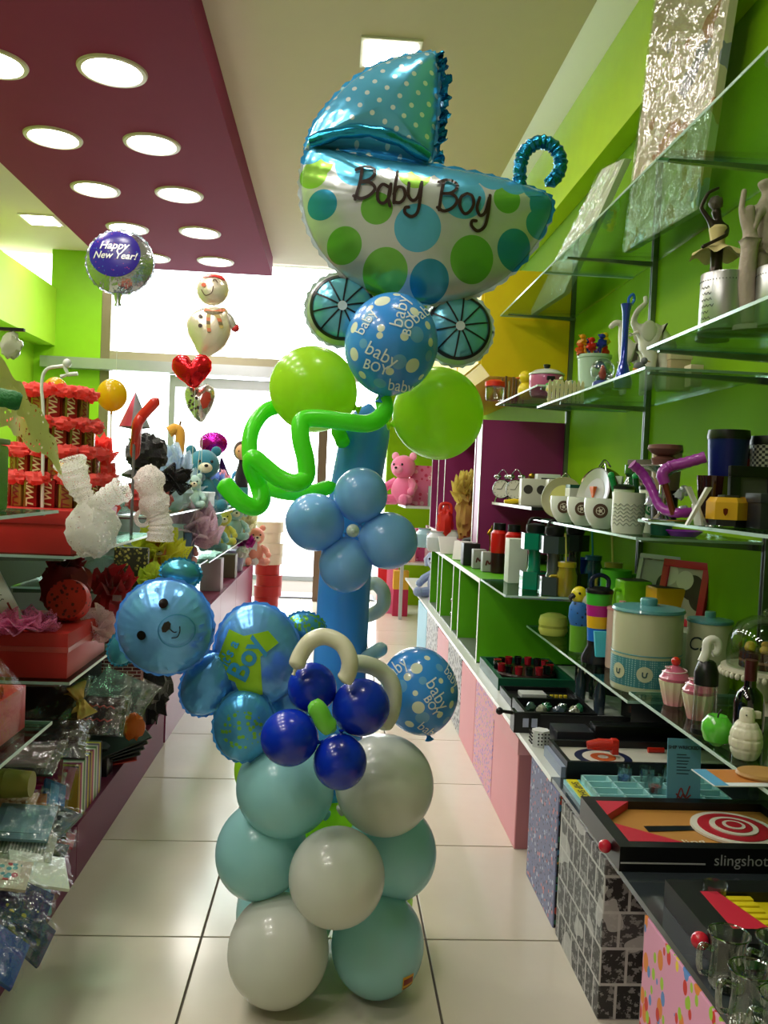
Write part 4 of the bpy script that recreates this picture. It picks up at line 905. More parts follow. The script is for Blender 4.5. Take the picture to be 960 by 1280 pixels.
# three round bowls with a round brown emblem
for px, Y, lab in ((706, 3.38, 'farthest'), (728, 3.14, 'middle'), (751, 2.92, 'nearest')):
    x = at(px, Y, Z3m); t = thing('emblem_cup', f'round white cup with a brown round emblem, {lab} of the three', 'mug', (x, Y, Z3m), group='round white emblem cups')
    MB().lathe([(0, 0), (.028, 0), (.045, .02), (.058, .05), (.062, .085), (.06, .105), (.056, .105), (.055, .06), (.03, .012), (0, .012)], 36).build('cup', WHT, t)
    a = -1.95; b = MB(); r0 = .059
    disc_on(b, .0605, a, .063, .025, .002).build('emblem', EMB, t, smooth=False)
    b = MB(); disc_on(b, .0605, a, .063, .0145, .003, .0125); disc_on(b, .0605, a, .063, .006, .003); [b.grid(lambda u, v, q=q: ((.0605+.003)*cos(a+(.008+.004*v)*cos(q+u*.3)/.0605), .0635*sin(a+(.008+.004*v)*cos(q+u*.3)/.0605), .063+(.008+.004*v)*sin(q+u*.3)), 2, 1) for q in (.6, 1.8, 3.0, 4.2, 5.4)]; b.build('emblem_ring', mat('cfc6b4', .4), t, smooth=False)
# ribbed white tumbler
Y = 2.66; x = at(784, Y, Z3m); t = thing('wave_tumbler', 'white cup with embossed grey waves, right of the round emblem cups', 'cup', (x, Y, Z3m)); r = .052
MB().lathe([(0, 0), (r*.92, 0), (r, .03), (r*.97, .13), (r*.93, .13), (r*.9, .01), (0, .01)], 40).build('cup', mat('cfd2c0', .35), t)
w = MB()
for i in range(6): w.tube([((r*1.005)*cos(-2.9+k*.07), (r*1.005)*sin(-2.9+k*.07), .03+i*.012+.004*sin(k*1.1)) for k in range(36)], .0012, 5)
w.build('wave_relief', mat('8c9686', .4), t)
# green logo cups behind it
for px, Y, c1, c2, lab in ((760, 3.05, 'dfe3d4', '1d7a44', 'white cup with a green round emblem, left behind the wave cup'), (812, 2.75, 'dfe3d4', '1d7a44', 'white cup with a green round emblem, at the right of the wave cup'), (826, 2.62, '0d4a34', 'c8d8c8', 'dark green tumbler at the end of the emblem cup shelf')):
    r = .04; t = thing('coffee_tumbler', lab, 'cup', (at(px, Y, Z3m)+.05*(Y > 3), Y, Z3m), group='coffee tumblers on the emblem cup shelf')
    MB().lathe([(0, 0), (r*.8, 0), (r, .14), (r*.95, .142), (r*.75, .01), (0, .01)], 30).build('cup', mat(c1, .35), t); MB().lathe([(r*1.04, .142), (r*1.04, .152), (r*.6, .160), (0, .160)], 30).build('lid', mat('1c1e1e', .3), t)
    b = MB(); disc_on(b, r*.92, -1.9, .08, .022, .0035); b.build('emblem', mat(c2, .4), t, smooth=False); b = MB(); disc_on(b, r*.92, -1.9, .08, .014, .0045, .011); disc_on(b, r*.92, -1.9, .078, .006, .0045); b.build('emblem_ring', mat(c1, .4), t, smooth=False)
# coffee packs and green spoons behind
t = boxy('coffee_pack', 'small white and dark green printed pack behind the round cups', 'box', at(722, 3.60, Z3m), 3.60, Z3m, .10, .07, .155, mat('14503a', .4)); MB().box(-.0505, .0505, -.0355, .0355, .10, .14).build('band', mat('d8d8c8', .5), t, smooth=False)
boxy('coffee_pack', 'small orange pack beside the dark green pack', 'box', at(744, 3.45, Z3m), 3.45, Z3m, .05, .06, .15, mat('d8621c', .45))
def leanplate(px, Y, z, r, h0, rimc, facec, label, rz=.5, name='plate', rf=.3, mt=0):
    t = thing(name, label, 'plate', (at(px, Y, z), Y, z), rz, rx=-.25)
    MB().lathe([(0, 0), (r*.6, .002), (r*.97, .012), (r, .016), (r*.97, .019), (r*.6, .008), (0, .006)], 48, TR(0, 0, r, rx=pi/2)).build('rim', mat(rimc, rf, mt), t)
    MB().lathe([(0, .0085), (r*.62, .0095)], 40, TR(0, 0, r, rx=pi/2), cap=False).build('well', mat(facec, rf, mt), t); return t
t = leanplate(735, 3.42, Z3m, .115, 0, 'b4acb4', 'a49ca8', 'shiny pewter plate leaning on the shelf above the white cups', -1.3, rf=.35, mt=.55); MB().tube(smoothpath([(-.03, .0, .22), (0, .0, .255), (.03, 0, .22)], 6), .004, 8).build('ring_handle', CHROME, t)
t = leanplate(700, 3.70, Z3m+.0, .095, 0, '9c9a70', 'b8b84a', 'small decorated plate with yellow green centre, left of the pewter plate', -.6); MB().tube(smoothpath([(-.03, .0, .18), (0, .0, .21), (.03, 0, .18)], 6), .003, 8).build('ring_handle', CHROME, t)
t = thing('pewter_lid', 'bronze coloured domed lid behind the pewter plate', 'lid', (at(760, 3.5, Z3m)-.0, 3.56, Z3m), rx=-.2); MB().lathe([(0, .06), (.05, .055), (.09, .02), (.10, 0), (.095, 0), (0, .0)], 36, TR(0, 0, .14, rx=pi/2)).build('dome', mat('6c5a48', .25, .8), t); MB().box(-.02, .02, -.0, .02, 0, .05).build('foot', mat('6c5a48', .25, .8), t)
MB().tube(smoothpath([(-.025, -.03, .235), (0, -.03, .265), (.025, -.03, .235)], 6), .004, 8).build('ring_handle', CHROME, t)
for px, Y, c, lab in ((780, 3.42, '5b4a38', 'tall brown picture board leaning on the wall above the wave cup'), (768, 3.58, 'a8b89c', 'pale glass panel leaning beside the brown picture board')):
    t = thing('picture_board', lab, 'picture', (1.225 if c[0] == '5' else 1.16, Y, Z3m), -1.1, rx=-.12); MB().box(-.07, .07, -.006, .006, 0, .27 if c[0] == '5' else .2, bev=.002).build('board', mat(c, .5), t); MB().box(-.055, .055, -.0075, -.0062, .02, .24 if c[0] == '5' else .18).build('picture', cells('brown_picture', c, ['3e3222', '8a7a5c'], 12, .4), t)
for px, lab, tilt in ((758, 'green', .5), (777, 'dark', .2)):
    x = at(px, 2.95, Z3m)+.1; t = thing('spoon_tube', lab+' green tube leaning behind the wave cup', 'tube', (x, 3.05, Z3m)); MB().tube([(0, 0, .012), (-.02*tilt*3, 0, .1), (-.04*tilt*3, 0, .19)], .011, 12).build('tube', mat('1c8a4a' if lab == 'green' else '0f4a2a', .3), t); MB().ball((-.04*tilt*3, 0, .19), .013, 12, 8).build('cap', mat('24a058', .3), t)
for px, Y, h, lab in ((799, 3.3, .24, 'dark green glass bottle among the goods behind the wave cup'), (796, 3.12, .15, 'squat green glass bottle in front of the dark bottle')):
    cyl_item('green_bottle', lab, 'bottle', 1.17 if h > .2 else 1.1, Y, Z3m, [(0, 0), (.04, 0), (.042, h*.55), (.03, h*.7), (.018, h*.8), (.03, h*.86), (.03, h), (0, h)], mat('1d5a2c', .1, coat=1))
t = boxy('small_pack', 'tiny white label pack on the emblem cup shelf behind the tube', 'box', 1.05, 2.95, Z3m, .07, .04, .06, mat('d8d4b8', .5)); MB().box(-.036, .036, -.0215, .0215, .012, .03).build('band', mat('b8842c', .5), t, smooth=False)
# black board: clocks and speaker cubes
CRM = mat('d4d2c4', .3, 0, .02)
def clock(px, Y, label, r=.052):
    t = thing('alarm_clock', label, 'clock', (at(px, Y, Z3f), Y, Z3f), -.5, group='twin bell alarm clocks'); T_ = TR(0, 0, r+.022, rx=pi/2)
    MB().lathe([(0, -.018), (r*.9, -.018), (r, -.012), (r, .012), (r*.93, .018), (r*.9, .014)], 36, T_, cap=False).build('case', CHROME, t)
    MB().lathe([(0, .0145), (r*.9, .0145)], 36, T_, cap=False).build('dial', CRM, t)
    h = MB(); h.box(-.0015, .0015, -.0162, -.0155, 0, r*.7, TR(0, 0, r+.022, ry=.5)).box(-.0015, .0015, -.0162, -.0155, 0, r*.5, TR(0, 0, r+.022, ry=-1.6))
    for i in range(12): a = i*pi/6; h.box(-.0012, .0012, -.0162, -.0155, r*.7, r*.82, TR(0, 0, r+.022, ry=a))
    h.build('hands', BLK, t, smooth=False)
    for q in (-1, 1): MB().ball((q*.028, 0, r*2+.036), (.02, .018, .015), 14, 8).build('bell', CHROME, t); MB().tube([(q*.03, 0, .03), (q*.04, 0, 0)], .004, 8).build('foot', CHROME, t)
    MB().tube(smoothpath([(-.028, 0, r*2+.046), (0, 0, r*2+.075), (.028, 0, r*2+.046)], 6), .0025, 8).build('handle', CHROME, t)
clock(627, 4.55, 'chrome twin bell alarm clock, left one on the black shelf'); clock(644, 4.38, 'chrome twin bell alarm clock, right one on the black shelf')
t = thing('yellow_whistle', 'small yellow object lying before the alarm clocks', 'toy', (at(650, 4.18, Z3f)-.03, 4.18, Z3f)); MB().tube([(-.05, 0, .012), (.0, 0, .016), (.05, 0, .012)], [.009, .014, .011], 12).ball((.03, 0, .02), .014, 10, 8).build('body', mat('e6c41e', .4), t)
def spk(px, Y, w, label, z=Z3f, h=.13):
    t = thing('speaker_cube', label, 'speaker', (at(px, Y, z), Y, z), -.12, group='white cube boxes with round holes'); MB().box(-w/2, w/2, -.05, .05, 0, h, bev=.006).build('cube', CRM, t)
    for q in (-.24, .24): MB().lathe([(0, 0), (.018, 0), (.021, .002), (.022, .0005)], 24, TR(q*w, -.0502, h*.6, rx=pi/2)).build('hole', mat('3c3834', .5), t)
    return t
spk(666, 4.08, .13, 'white cube with two dark round holes, left one on the black shelf'); spk(697, 3.9, .11, 'white cube with two dark round holes, right one on the black shelf')
t = boxy('white_radio', 'tilted white box behind the cube boxes', 'box', at(684, 4.3, Z3f), 4.32, Z3f, .12, .06, .16, mat('dfe4e0', .3)); MB().box(-.04, .04, -.0315, -.0302, .10, .14).build('panel', mat('202224', .3), t, smooth=False)
t = thing('gold_clock', 'small gold trinket behind the white cubes', 'ornament', (at(668, 4.5, Z3f), 4.5, Z3f)); MB().lathe([(0, 0), (.03, 0), (.012, .03), (.012, .10), (0, .1)], 16).build('stem', mat('a8842c', .3, .9), t); g_ = MB(); [g_.ball((.04*cos(i), .02*sin(i), .13+.02*sin(i*2)), .016, 10, 8) for i in range(7)]; g_.build('flowers', mat('b89438', .3, .9), t)
# near shelf: pipe, stand, yellow box, tumblers
PV = mat('9a2f9c', .3, coat=.4)
Y = 2.2; t = thing('purple_tubing', 'purple ribbed hose set with a chrome fitting, curling up beside the white stand', 'hose', (at(835, Y, Z3n), Y, Z3n))
P = lambda x, y, yy=Y: W(x, y, yy)-W(835, 645, Y)-Vector((0, 0, W(835, 645, Y).z*0))
base = Vector((at(835, Y, Z3n), Y, Z3n)); Q = lambda x, y, yy=Y: W(x, y, yy)-base
hs = smoothpath([Q(790, 580, 2.3), Q(803, 592, 2.3), Q(815, 612, 2.28), Q(826, 634, 2.25), Q(845, 641, 2.2), Q(868, 640, 2.2)], 8)
MB().tube(hs, [.0125*(1+.12*(i % 3 == 0)) for i in range(len(hs))], 14).build('hose', PV, t)
hs = smoothpath([Q(831, 604, 2.2), Q(828, 592, 2.2), Q(838, 583, 2.2), Q(858, 578, 2.18), Q(882, 571, 2.16)], 8); MB().tube(hs, [.015]*10+[.014*(1+.1*(i % 3 == 0)) for i in range(len(hs)-10)], 14).build('mouthpiece', PV, t)
MB().tube([Q(831, 604, 2.2), Q(836, 622, 2.2), Q(842, 643, 2.2)], [.009, .008, .009], 12).build('fitting', mat('7a3a2a', .3, .6), t)
MB().box(-.06, .05, -.03, .03, .0, .008, bev=.003).build('foot', CHROME, t)
t = thing('chrome_dish', 'fancy chrome dish with wavy rim, on the purple pipe', 'dish', (base.x+.03, Y+.12, Z3n)); MB().lathe([(0, 0), (.03, 0), (.012, .02), (.010, .12), (.03, .135), (.07, .15), (.068, .153), (.02, .138), (0, .136)], 36).build('dish', CHROME, t)
cr_ = MB(); [crumple(cr_, (.05*cos(i*1.3), -.03+.03*sin(i*1.3), .03+.011*i), .014, i, .5, 8, 6) for i in range(9)]; cr_.build('crystal_drops', mat('c8ccd8', .08, .3), t)
t = thing('clay_bowl', 'stack of two brown clay bowls above the chrome dish', 'bowl', (base.x+.028, Y+.12, Z3n+.1535)); MB().lathe([(0, 0), (.03, 0), (.036, .018), (.02, .026), (.036, .034), (.046, .045), (.044, .056), (.03, .058), (0, .05)], 32).build('bowl', mat('6e4038', .6), t)
t = thing('x_stand', 'white x shaped folding stand on the shelf edge', 'stand', (at(869, 2.05, Z3n), 2.05, Z3n), .25); WS = mat('d6d8d4', .35)
MB().prism([(-.035, 0), (-.027, 0), (.035, .095), (.020, .095)], -.012, -.004).build('arm', WS, t, smooth=False); MB().prism([(.035, 0), (.027, 0), (-.035, .095), (-.020, .095)], -.003, .005).build('arm', WS, t, smooth=False); MB().prism([(.014, 0), (.008, 0), (-.004, .05), (.0, .056)], -.013, .014).build('rear_leg', WS, t, smooth=False)
Y = 2.03; t = thing('yellow_case', 'yellow six sided case with a small dark red emblem', 'box', (at(907, Y, Z3n)+.003, Y, Z3n), .1)
hx = lambda r, k=1: [(r*cos(pi/6+i*pi/3), r*k*sin(pi/6+i*pi/3)) for i in range(6)]
def hexprism(r, z0, z1, k=.8, top=1): a = hx(r, k); b = [(x*top, y*top) for x, y in a]; return ([(x, y, z0) for x, y in a]+[(x, y, z1) for x, y in b], [tuple(range(6)), tuple(range(6, 12))]+[(i, (i+1) % 6, 6+(i+1) % 6, 6+i) for i in range(6)])
MB().add(*hexprism(.053, .018, .06)).add(*hexprism(.053, .0601, .072, top=.84)).build('case', mat('d9a51a', .4), t, smooth=False); MB().add(*hexprism(.046, 0, .018)).build('foot', mat('1c1c1e', .3), t, smooth=False); MB().box(-.02, .02, -.015, .015, .0722, .078, bev=.002).build('window', mat('3c4040', .15), t)
d_ = MB(); fill_on(d_, [(-.03, .046), (-.023, .044), (-.024, .034), (-.030, .027), (-.035, .034), (-.036, .044)], lambda u, v: (u, -.0345-.0+.0*u, v), .02); d_.add([(-.036, -.0346-.0, .046)]*0, []); e_ = d_.build('emblem', mat('7a1c14', .4), t, smooth=False); e_.location = (0, -.0055, 0)
t = thing('keyring', 'small silver key ring in front of the yellow case', 'key ring', (at(888, 1.96, Z3n)+.01, 1.96, Z3n)); MB().tube([(.02*cos(i*pi/8), .012*sin(i*pi/8), .003) for i in range(16)], .0018, 6, closed=True).box(.015, .045, -.005, .005, .001, .004).build('ring', CHROME, t)
def tumb(px, Y, r0, r1, h, m, label, lidc='141414', z=Z3n, group='travel tumblers', x=None):
    t = thing('travel_tumbler', label, 'cup', (x or at(px, Y, z), Y, z), group=group); MB().lathe([(0, 0), (r0, 0), (r1, h*.9), (0, h*.9)], 36).build('cup', m, t)
    MB().lathe([(r1*1.03, h*.9), (r1*1.05, h*.93), (r1*1.0, h), (r1*.8, h*.99), (0, h*.97)], 36).build('lid', mat(lidc, .3), t); return t
tumb(905, 2.36, .042, .056, .262, mat('101c6c', .3, .3), 'tall dark blue tumbler with a black lid')
def checker():
    n = N('woven_checks'); n.set(.5); mp = n.n('ShaderNodeMapping'); mp.inputs['Rotation'].default_value = (0, 0, 0); sx = n.n('ShaderNodeSeparateXYZ'); n.l(n.obj(), sx.inputs[0])
    a = n.math('ARCTAN2', sx.outputs[1], sx.outputs[0]); cx = n.n('ShaderNodeCombineXYZ'); n.l(n.math('MULTIPLY', a, .05), cx.inputs[0]); n.l(sx.outputs[2], cx.inputs[1]); ck = n.n('ShaderNodeTexChecker'); ck.inputs['Scale'].default_value = 130; ck.inputs[1].default_value = (.5, .48, .38, 1); ck.inputs[2].default_value = (.03, .03, .03, 1); n.l(cx.outputs[0], ck.inputs[0]); n.col(ck.outputs[0]); return n.m
t = tumb(958, 2.36, .05, .056, .25, checker(), 'tumbler with black and cream checks at the right photo edge'); MB().box(.0, .03, -.064, -.058, .15, .18).build('tag', mat('e0622c', .5), t)
t = tumb(821, 2.40, .034, .042, .215, mat('a08c68', .5), 'beige coffee cup with a black lid and lower half, left of the brown bowls', x=at(821, 2.40, Z3n)+.02); MB().lathe([(.0345, 0), (.038, .085)], 36, cap=False).build('sleeve', mat('2a201a', .5), t)
t = tumb(868, 2.41, .034, .04, .215, mat('4a3028', .4), 'maroon cup with black lid behind the brown bowls', x=1.2, lidc='1a1414'); MB().lathe([(.0392, .14), (.0405, .185)], 36, cap=False).build('band', mat('a83018', .5), t)
cyl_item('brown_glass', 'brown glass tumbler with a green rim behind the purple pipe', 'glass', at(872, 2.3, Z3n)+.04, 2.3, Z3n, [(0, 0), (.035, 0), (.046, .13), (.043, .13), (.032, .008), (0, .008)], mat('3c1c18', .1, coat=1))
def ph_frame(name, label, x, Y, z, w, h, fm, pm, rz, tilt=-.18, b=.018, matc=None):
    t = thing(name, label, 'picture frame', (x, Y, z), rz, rx=tilt)
    for (x0, x1, z0, z1) in ((-w/2, w/2, 0, b), (-w/2, w/2, h-b, h), (-w/2, -w/2+b, b, h-b), (w/2-b, w/2, b, h-b)): MB().box(x0, x1, -.008, .008, z0, z1, bev=.0015).build('frame_side', fm, t)
    MB().box(-w/2+b, w/2-b, .0, .006, b, h-b).build('picture', pm, t, smooth=False); return t
def photo_mat(a, b, sc=14, c=None): return cells('photo_print', a, [b]+([c] if c else []), sc, .42)
t = ph_frame('display_case', 'black framed box with an orange and grey card inside', at(945, 2.12, Z3n), 2.14, Z3n, .13, .155, BLK, mat('4a4844', .5), .0, -.05, .028)
MB().box(-.036, .036, -.002, -.0002, .03, .075).build('card', mat('d8852c', .5), t, smooth=False); MB().prism([(-.038, .07), (-.032, .07), (-.012, .03), (-.018, .03)], -.004, -.0022).build('strap', BLK, t, smooth=False); b_ = MB(); crumple(b_, (.022, -.003, .055), (.008, .001, .014), 2, .5, 8, 6); b_.build('motif', mat('4f5a2c', .5), t)
boxy('dark_box', 'dark grey lidded box at the right photo edge, before the black frame', 'box', at(953, 1.98, Z3n)+.01, 1.98, Z3n, .07, .07, .082, mat('26272b', .35), lid=mat('303136', .35))
cyl_item('shot_glass', 'small greenish glass between the yellow case and dark box', 'glass', at(934, 2.02, Z3n), 2.03, Z3n, [(0, 0), (.013, 0), (.015, .055), (.013, .055), (.011, .006), (0, .006)], glassy('c4dcc0', .6))
t = thing('purple_dish', 'purple dish seen through the lower glass pane below the white stand', 'dish', (at(850, 2.62, Z3m), 2.6, Z3m)); MB().lathe([(0, 0), (.04, 0), (.062, .018), (.058, .02), (.036, .005), (0, .005)], 32).build('dish', mat('9a2fb8', .25, coat=.4), t)

# ---- z .80: bottles on the glass pane beside the cubby unit, goods on the cubby top
CLR = glassy('d8f0e4', .6); 
def dumbbell(px, Y, m, label):
    t = thing('dumbbell_bottle', label, 'bottle', (at(px, Y, Z2f), Y, Z2f), group='dumbbell shaped bottles'); 
    h6 = lambda r, z0, z1: hexprism(r, z0, z1, 1)
    MB().add(*h6(.062, 0, .075)).build('lower_weight', m, t, ang=20); MB().lathe([(.03, .0755), (.026, .09), (.026, .155), (.03, .17)], 24).build('grip', m, t); MB().add(*h6(.062, .1705, .24)).build('upper_weight', m, t, ang=20)
    MB().lathe([(.035, .2405), (.04, .25), (.04, .275), (.03, .28), (0, .28)], 24).build('cap', BLK, t); MB().tube(smoothpath([(-.034, 0, .27), (-.02, 0, .30), (.02, 0, .30), (.034, 0, .27)], 5), .006, 8).build('cap_loop', BLK, t); return t
dumbbell(666, 3.62, mat('0f7a5c', .12, 0, .1, coat=1), 'green dumbbell shaped bottle with a black cap, nearer the aisle'); dumbbell(690, 3.44, mat('3c4646', .12, 0, .1, coat=1), 'smoky grey dumbbell shaped bottle with a black cap')
dumbbell(716, 3.62, mat('28322f', .12, 0, .1, coat=1), 'dark dumbbell shaped bottle behind the smoky grey one')
t = boxy('white_carton', 'tall white carton of tissue standing left of the dumbbell bottles', 'box', at(639, 3.86, Z2f)+.012, 3.84, Z2f, .085, .09, .20, mat('c8cfc2', .6)); 
for px, Y in ((622, 4.25), (640, 4.12)):
    t = thing('red_bottle', ('left' if px < 630 else 'right')+' red bottle with a dark lower half and black lid', 'bottle', (at(px, Y, Z2f), Y, Z2f), group='red bottles'); MB().lathe([(0, 0), (.036, 0), (.038, .10)], 28, cap=False).build('lower_body', mat('2a1614', .3), t); MB().lathe([(.038, .10), (.042, .11), (.042, .2), (.03, .215)], 28).build('upper_body', mat('c41c14', .3), t); MB().lathe([(.031, .216), (.031, .25), (0, .252)], 24).build('lid', BLK, t)
for i, (px, Y) in enumerate(((598, 4.45), (610, 4.3))):
    t = thing('grey_mug_box', ('left' if i == 0 else 'right')+' small grey cup box with a dark red mark', 'box', (at(px, Y, Z2f), Y, Z2f), group='grey cup boxes'); MB().box(-.035, .035, -.03, .03, 0, .10, bev=.004).build('box', mat('9c9f9a', .4), t); b_ = MB(); strokes(b_, [[(-.018, .035), (-.012, .055), (0, .04), (.012, .055), (.018, .035)]], .008, lambda u, v: (u, -.0312, v)); b_.build('mark', mat('5a1818', .4), t)
boxy('black_box', 'plain black box on the cubby top behind the white papers', 'box', at(588, 4.6, Z2f), 4.62, Z2f, .09, .10, .12, mat('16181a', .4))
for i, (px, Y, rz) in enumerate(((562, 5.3, .2), (578, 4.9, -.3), (548, 5.6, .4))):
    t = thing('price_card', ('white price card leaning, middle of the three on the cubby top', 'white price card leaning, nearest of the three on the cubby top', 'white price card leaning, farthest on the cubby top')[i], 'card', (at(px, Y, Z2f), Y, Z2f), rz, group='white cards on the cubby top', rx=-.5); MB().box(-.06, .06, -.004, .004, 0, .12, bev=.001).build('card', mat('e8e8e4', .5), t); MB().prism([(-.01, 0), (.01, 0), (0, .08)], .005, .03).build('stay', mat('8a8a80', .6), t)
t = thing('gold_figurine', 'gold figurine behind the red bottles', 'figurine', (at(614, 4.75, Z2f), 4.78, Z2f)); MB().lathe([(0, 0), (.035, 0), (.035, .04), (.02, .045), (0, .045)], 16).build('base', mat('3a241a', .4), t)
skinned([[((0, 0, .12), .018), ((0, 0, .18), .022), ((0, 0, .205), .009), ((0, 0, .225), .015)], [((0, 0, .12), .018), ((.012, 0, .05), .011)], [((0, 0, .12), .018), ((-.012, 0, .05), .011)], [((0, 0, .18), .022), ((-.035, 0, .16), .007), ((-.03, 0, .22), .006)], [((0, 0, .18), .022), ((.035, 0, .15), .007), ((.02, -.02, .13), .006)]], 'body', mat('c49a2c', .25, .9), t)
t = thing('black_statue', 'slim black statue with a silver edge, left of the gold figurine', 'figurine', (at(600, 5.0, Z2f), 5.0, Z2f)); skinned([[((0, 0, .01), .04), ((.0, 0, .10), .03), ((.02, 0, .2), .024), ((-.02, 0, .26), .012)]], 'body', BLK, t); MB().tube(smoothpath([(-.045, 0, .01), (-.04, 0, .12), (-.03, 0, .2), (-.045, 0, .27)], 5), .007, 8).build('edge', CHROME, t)
t = thing('studded_cap', 'black cap with grey studs lying on the cubby top', 'hat', (at(575, 5.2, Z2f)+.1, 5.3, Z2f)); MB().lathe([(.10, 0), (.10, .05), (.07, .10), (0, .12)], 24).build('crown', fabric('121214'), t); MB().box(-.09, .09, -.2, -.09, .005, .015, bev=.004).build('brim', fabric('121214'), t); s_ = MB(); [s_.ball((.1*cos(-1.6+i*.25-1), .1*sin(-1.6+i*.25-1), .03), .009, 8, 6) for i in range(8)]; s_.build('studs', CHROME, t)
for i, (px, Y, c) in enumerate(((545, 5.5, 'c8d0d4'), (530, 5.8, '9fc4d8'), (556, 5.75, 'b8c0bc'))):
    cyl_item('glass_jar', f'{("pale grey", "light blue", "silver grey")[i]} round jar at the far end of the cubby top', 'jar', at(px, Y, Z2f)+.05*(i > 1), Y, Z2f, [(0, 0), (.05, 0), (.065, .03), (.065, .09), (.04, .12), (.045, .13), (0, .132)], mat(c, .2, coat=.6), group='round jars on the cubby top')
t = thing('red_handbag', 'bright red round bag with two straps past the price cards', 'bag', (.76, 5.75, Z2f)); b_ = MB(); crumple(b_, (0, 0, .16), (.055, .05, .12), 8, .3); b_.build('bag', mat('c8241c', .45), t); MB().tube(smoothpath([(-.04, 0, .24), (-.03, 0, .30), (.03, 0, .30), (.04, 0, .24)], 5), .012, 8).build('strap', mat('c8241c', .45), t)
# mason jars with straws
def mason(px, Y, c, sc, label, x=None):
    t = thing('mason_jar', label, 'jar', (x or at(px, Y, Z2f), Y, Z2f), group='handled jars with straws'); r = .042
    MB().lathe([(0, 0), (r*.9, 0), (r, .01), (r, .085), (r*.82, .105), (r*.82, .118)], 28).build('jar', mat(c, .08, 0, .05, coat=1, trans=.5), t); MB().lathe([(r*.88, .1185), (r*.88, .138), (0, .139)], 28).build('lid', mat(c, .3), t)
    MB().tube([(.0, 0, .05), (-.006, 0, .16), (-.014, 0, .255)], .0045, 8).build('straw', mat(sc, .4), t); MB().tube(smoothpath([(-r, 0, .08), (-r-.025, 0, .075), (-r-.025, 0, .03), (-r, 0, .025)], 4), .006, 8).build('handle', mat(c, .1, coat=1), t)
mason(712, 3.40, 'b8a42c', 'd8cf6a', 'yellow handled jar with a yellow straw, nearer the dumbbell bottles', at(707, 3.4, Z2f)); mason(0, 3.46, 'a89c3c', 'd8cf6a', 'yellow handled jar with a straw, farther right behind the rainbow cup', x=at(765, 3.46, Z2f)); mason(0, 3.8, '2c6a8c', '3c9ac0', 'blue handled jar with a blue straw, at the back', x=at(747, 3.72, Z2f))
t = thing('blue_bowl', 'blue glass bowl behind the two yellow jars', 'bowl', (at(730, 3.68, Z2f)+.03, 3.86, Z2f)); MB().lathe([(0, 0), (.03, 0), (.07, .07), (.075, .12), (.07, .12), (.03, .01), (0, .01)], 28).build('bowl', mat('142c8c', .08, coat=1), t)

# ---- z .615 : macaron box, owl and rainbow tumblers, cookie jars
Y = 3.55; r = .062; t = thing('macaron_box', 'pale yellow macaron shaped box on the glass edge', 'box', (at(688, Y, Z2m)+.01, Y, Z2m)); MB().lathe([(0, 0), (r*.85, 0), (r, .018), (r*.98, .032)], 36).build('lower_shell', mat('ece472', .4), t); MB().lathe([(r*.96, .0325), (r*.96, .042)], 36).build('filling', mat('c8c458', .7, 0, .1, .6, 120), t); MB().lathe([(r*.98, .0425), (r, .055), (r*.9, .078), (r*.5, .09), (0, .092)], 36).build('upper_shell', mat('f0ea78', .4), t)
Y = 3.2; t = thing('parrot_tumbler', 'cup shaped as a yellow and blue parrot over a green base', 'cup', (at(715, Y, Z2m)+.022, Y, Z2m)); r = .036
MB().lathe([(0, 0), (r*.9, 0), (r*.95, .10), (0, .1)], 24).build('green_base', mat('6aa82c', .35), t); MB().lathe([(r*.95, .1003), (r*1.15, .13), (r*1.1, .17), (r*.8, .19), (0, .19)], 24).build('blue_body', cells('feather_print', '2c6cb8', ['10305a'], 50, .25), t)
MB().ball((-.004, 0, .215), (.032, .03, .034), 18, 12).build('head', mat('dccc1c', .35), t); MB().tube([(-.03, -.012, .215), (-.045, -.018, .205), (-.042, -.018, .192)], [.012, .009, .002], 10).build('beak', mat('2a2a2a', .3), t); MB().ball((.018, -.022, .2), (.018, .01, .02), 12, 8).build('cheek', mat('e8e8dc', .5), t); MB().ball((-.012, -.03, .225), .005, 8, 6).build('eye', BLK, t)
Y = 3.0; x = at(745, Y, Z2m)+.0; t = thing('rainbow_tumbler', 'tumbler banded green, magenta, yellow and blue with a black cap', 'cup', (x, Y, Z2m)); r = .047
MB().lathe([(0, 0), (r*1.15, 0), (r*1.15, .02), (r*.75, .06), (r*.75, .078)], 32).build('base', mat('1c1c20', .25), t)
for z0, z1, c in ((.078, .125, '1c6cd0'), (.125, .168, 'e8b41c'), (.168, .208, 'b41c84'), (.208, .25, '3fae2c')): MB().lathe([(r*(.75+.25*(z0-.078)/.17), z0+.0003), (r*(.75+.25*(z1-.078)/.17), z1)], 32).build('band', mat(c, .35), t)
MB().lathe([(r*1.04, .2505), (r*1.04, .262), (r*.6, .272), (0, .275)], 32).build('cap', BLK, t); MB().tube(smoothpath([(-.03, 0, .265), (-.03, 0, .30), (0, 0, .315), (.03, 0, .30), (.03, 0, .265)], 5), .008, 10).build('loop', mat('17203a', .2), t)
MB().prism([(-.02, .03), (.02, .03), (.028, .12), (-.03, .12)], -.06, -.045).build('cyan_tag', mat('4cc4dc', .4), t, smooth=False)
JC = mat('c8caa6', .3, 0, .02, coat=.4); JT = mat('5b9aa0', .3, coat=.4)
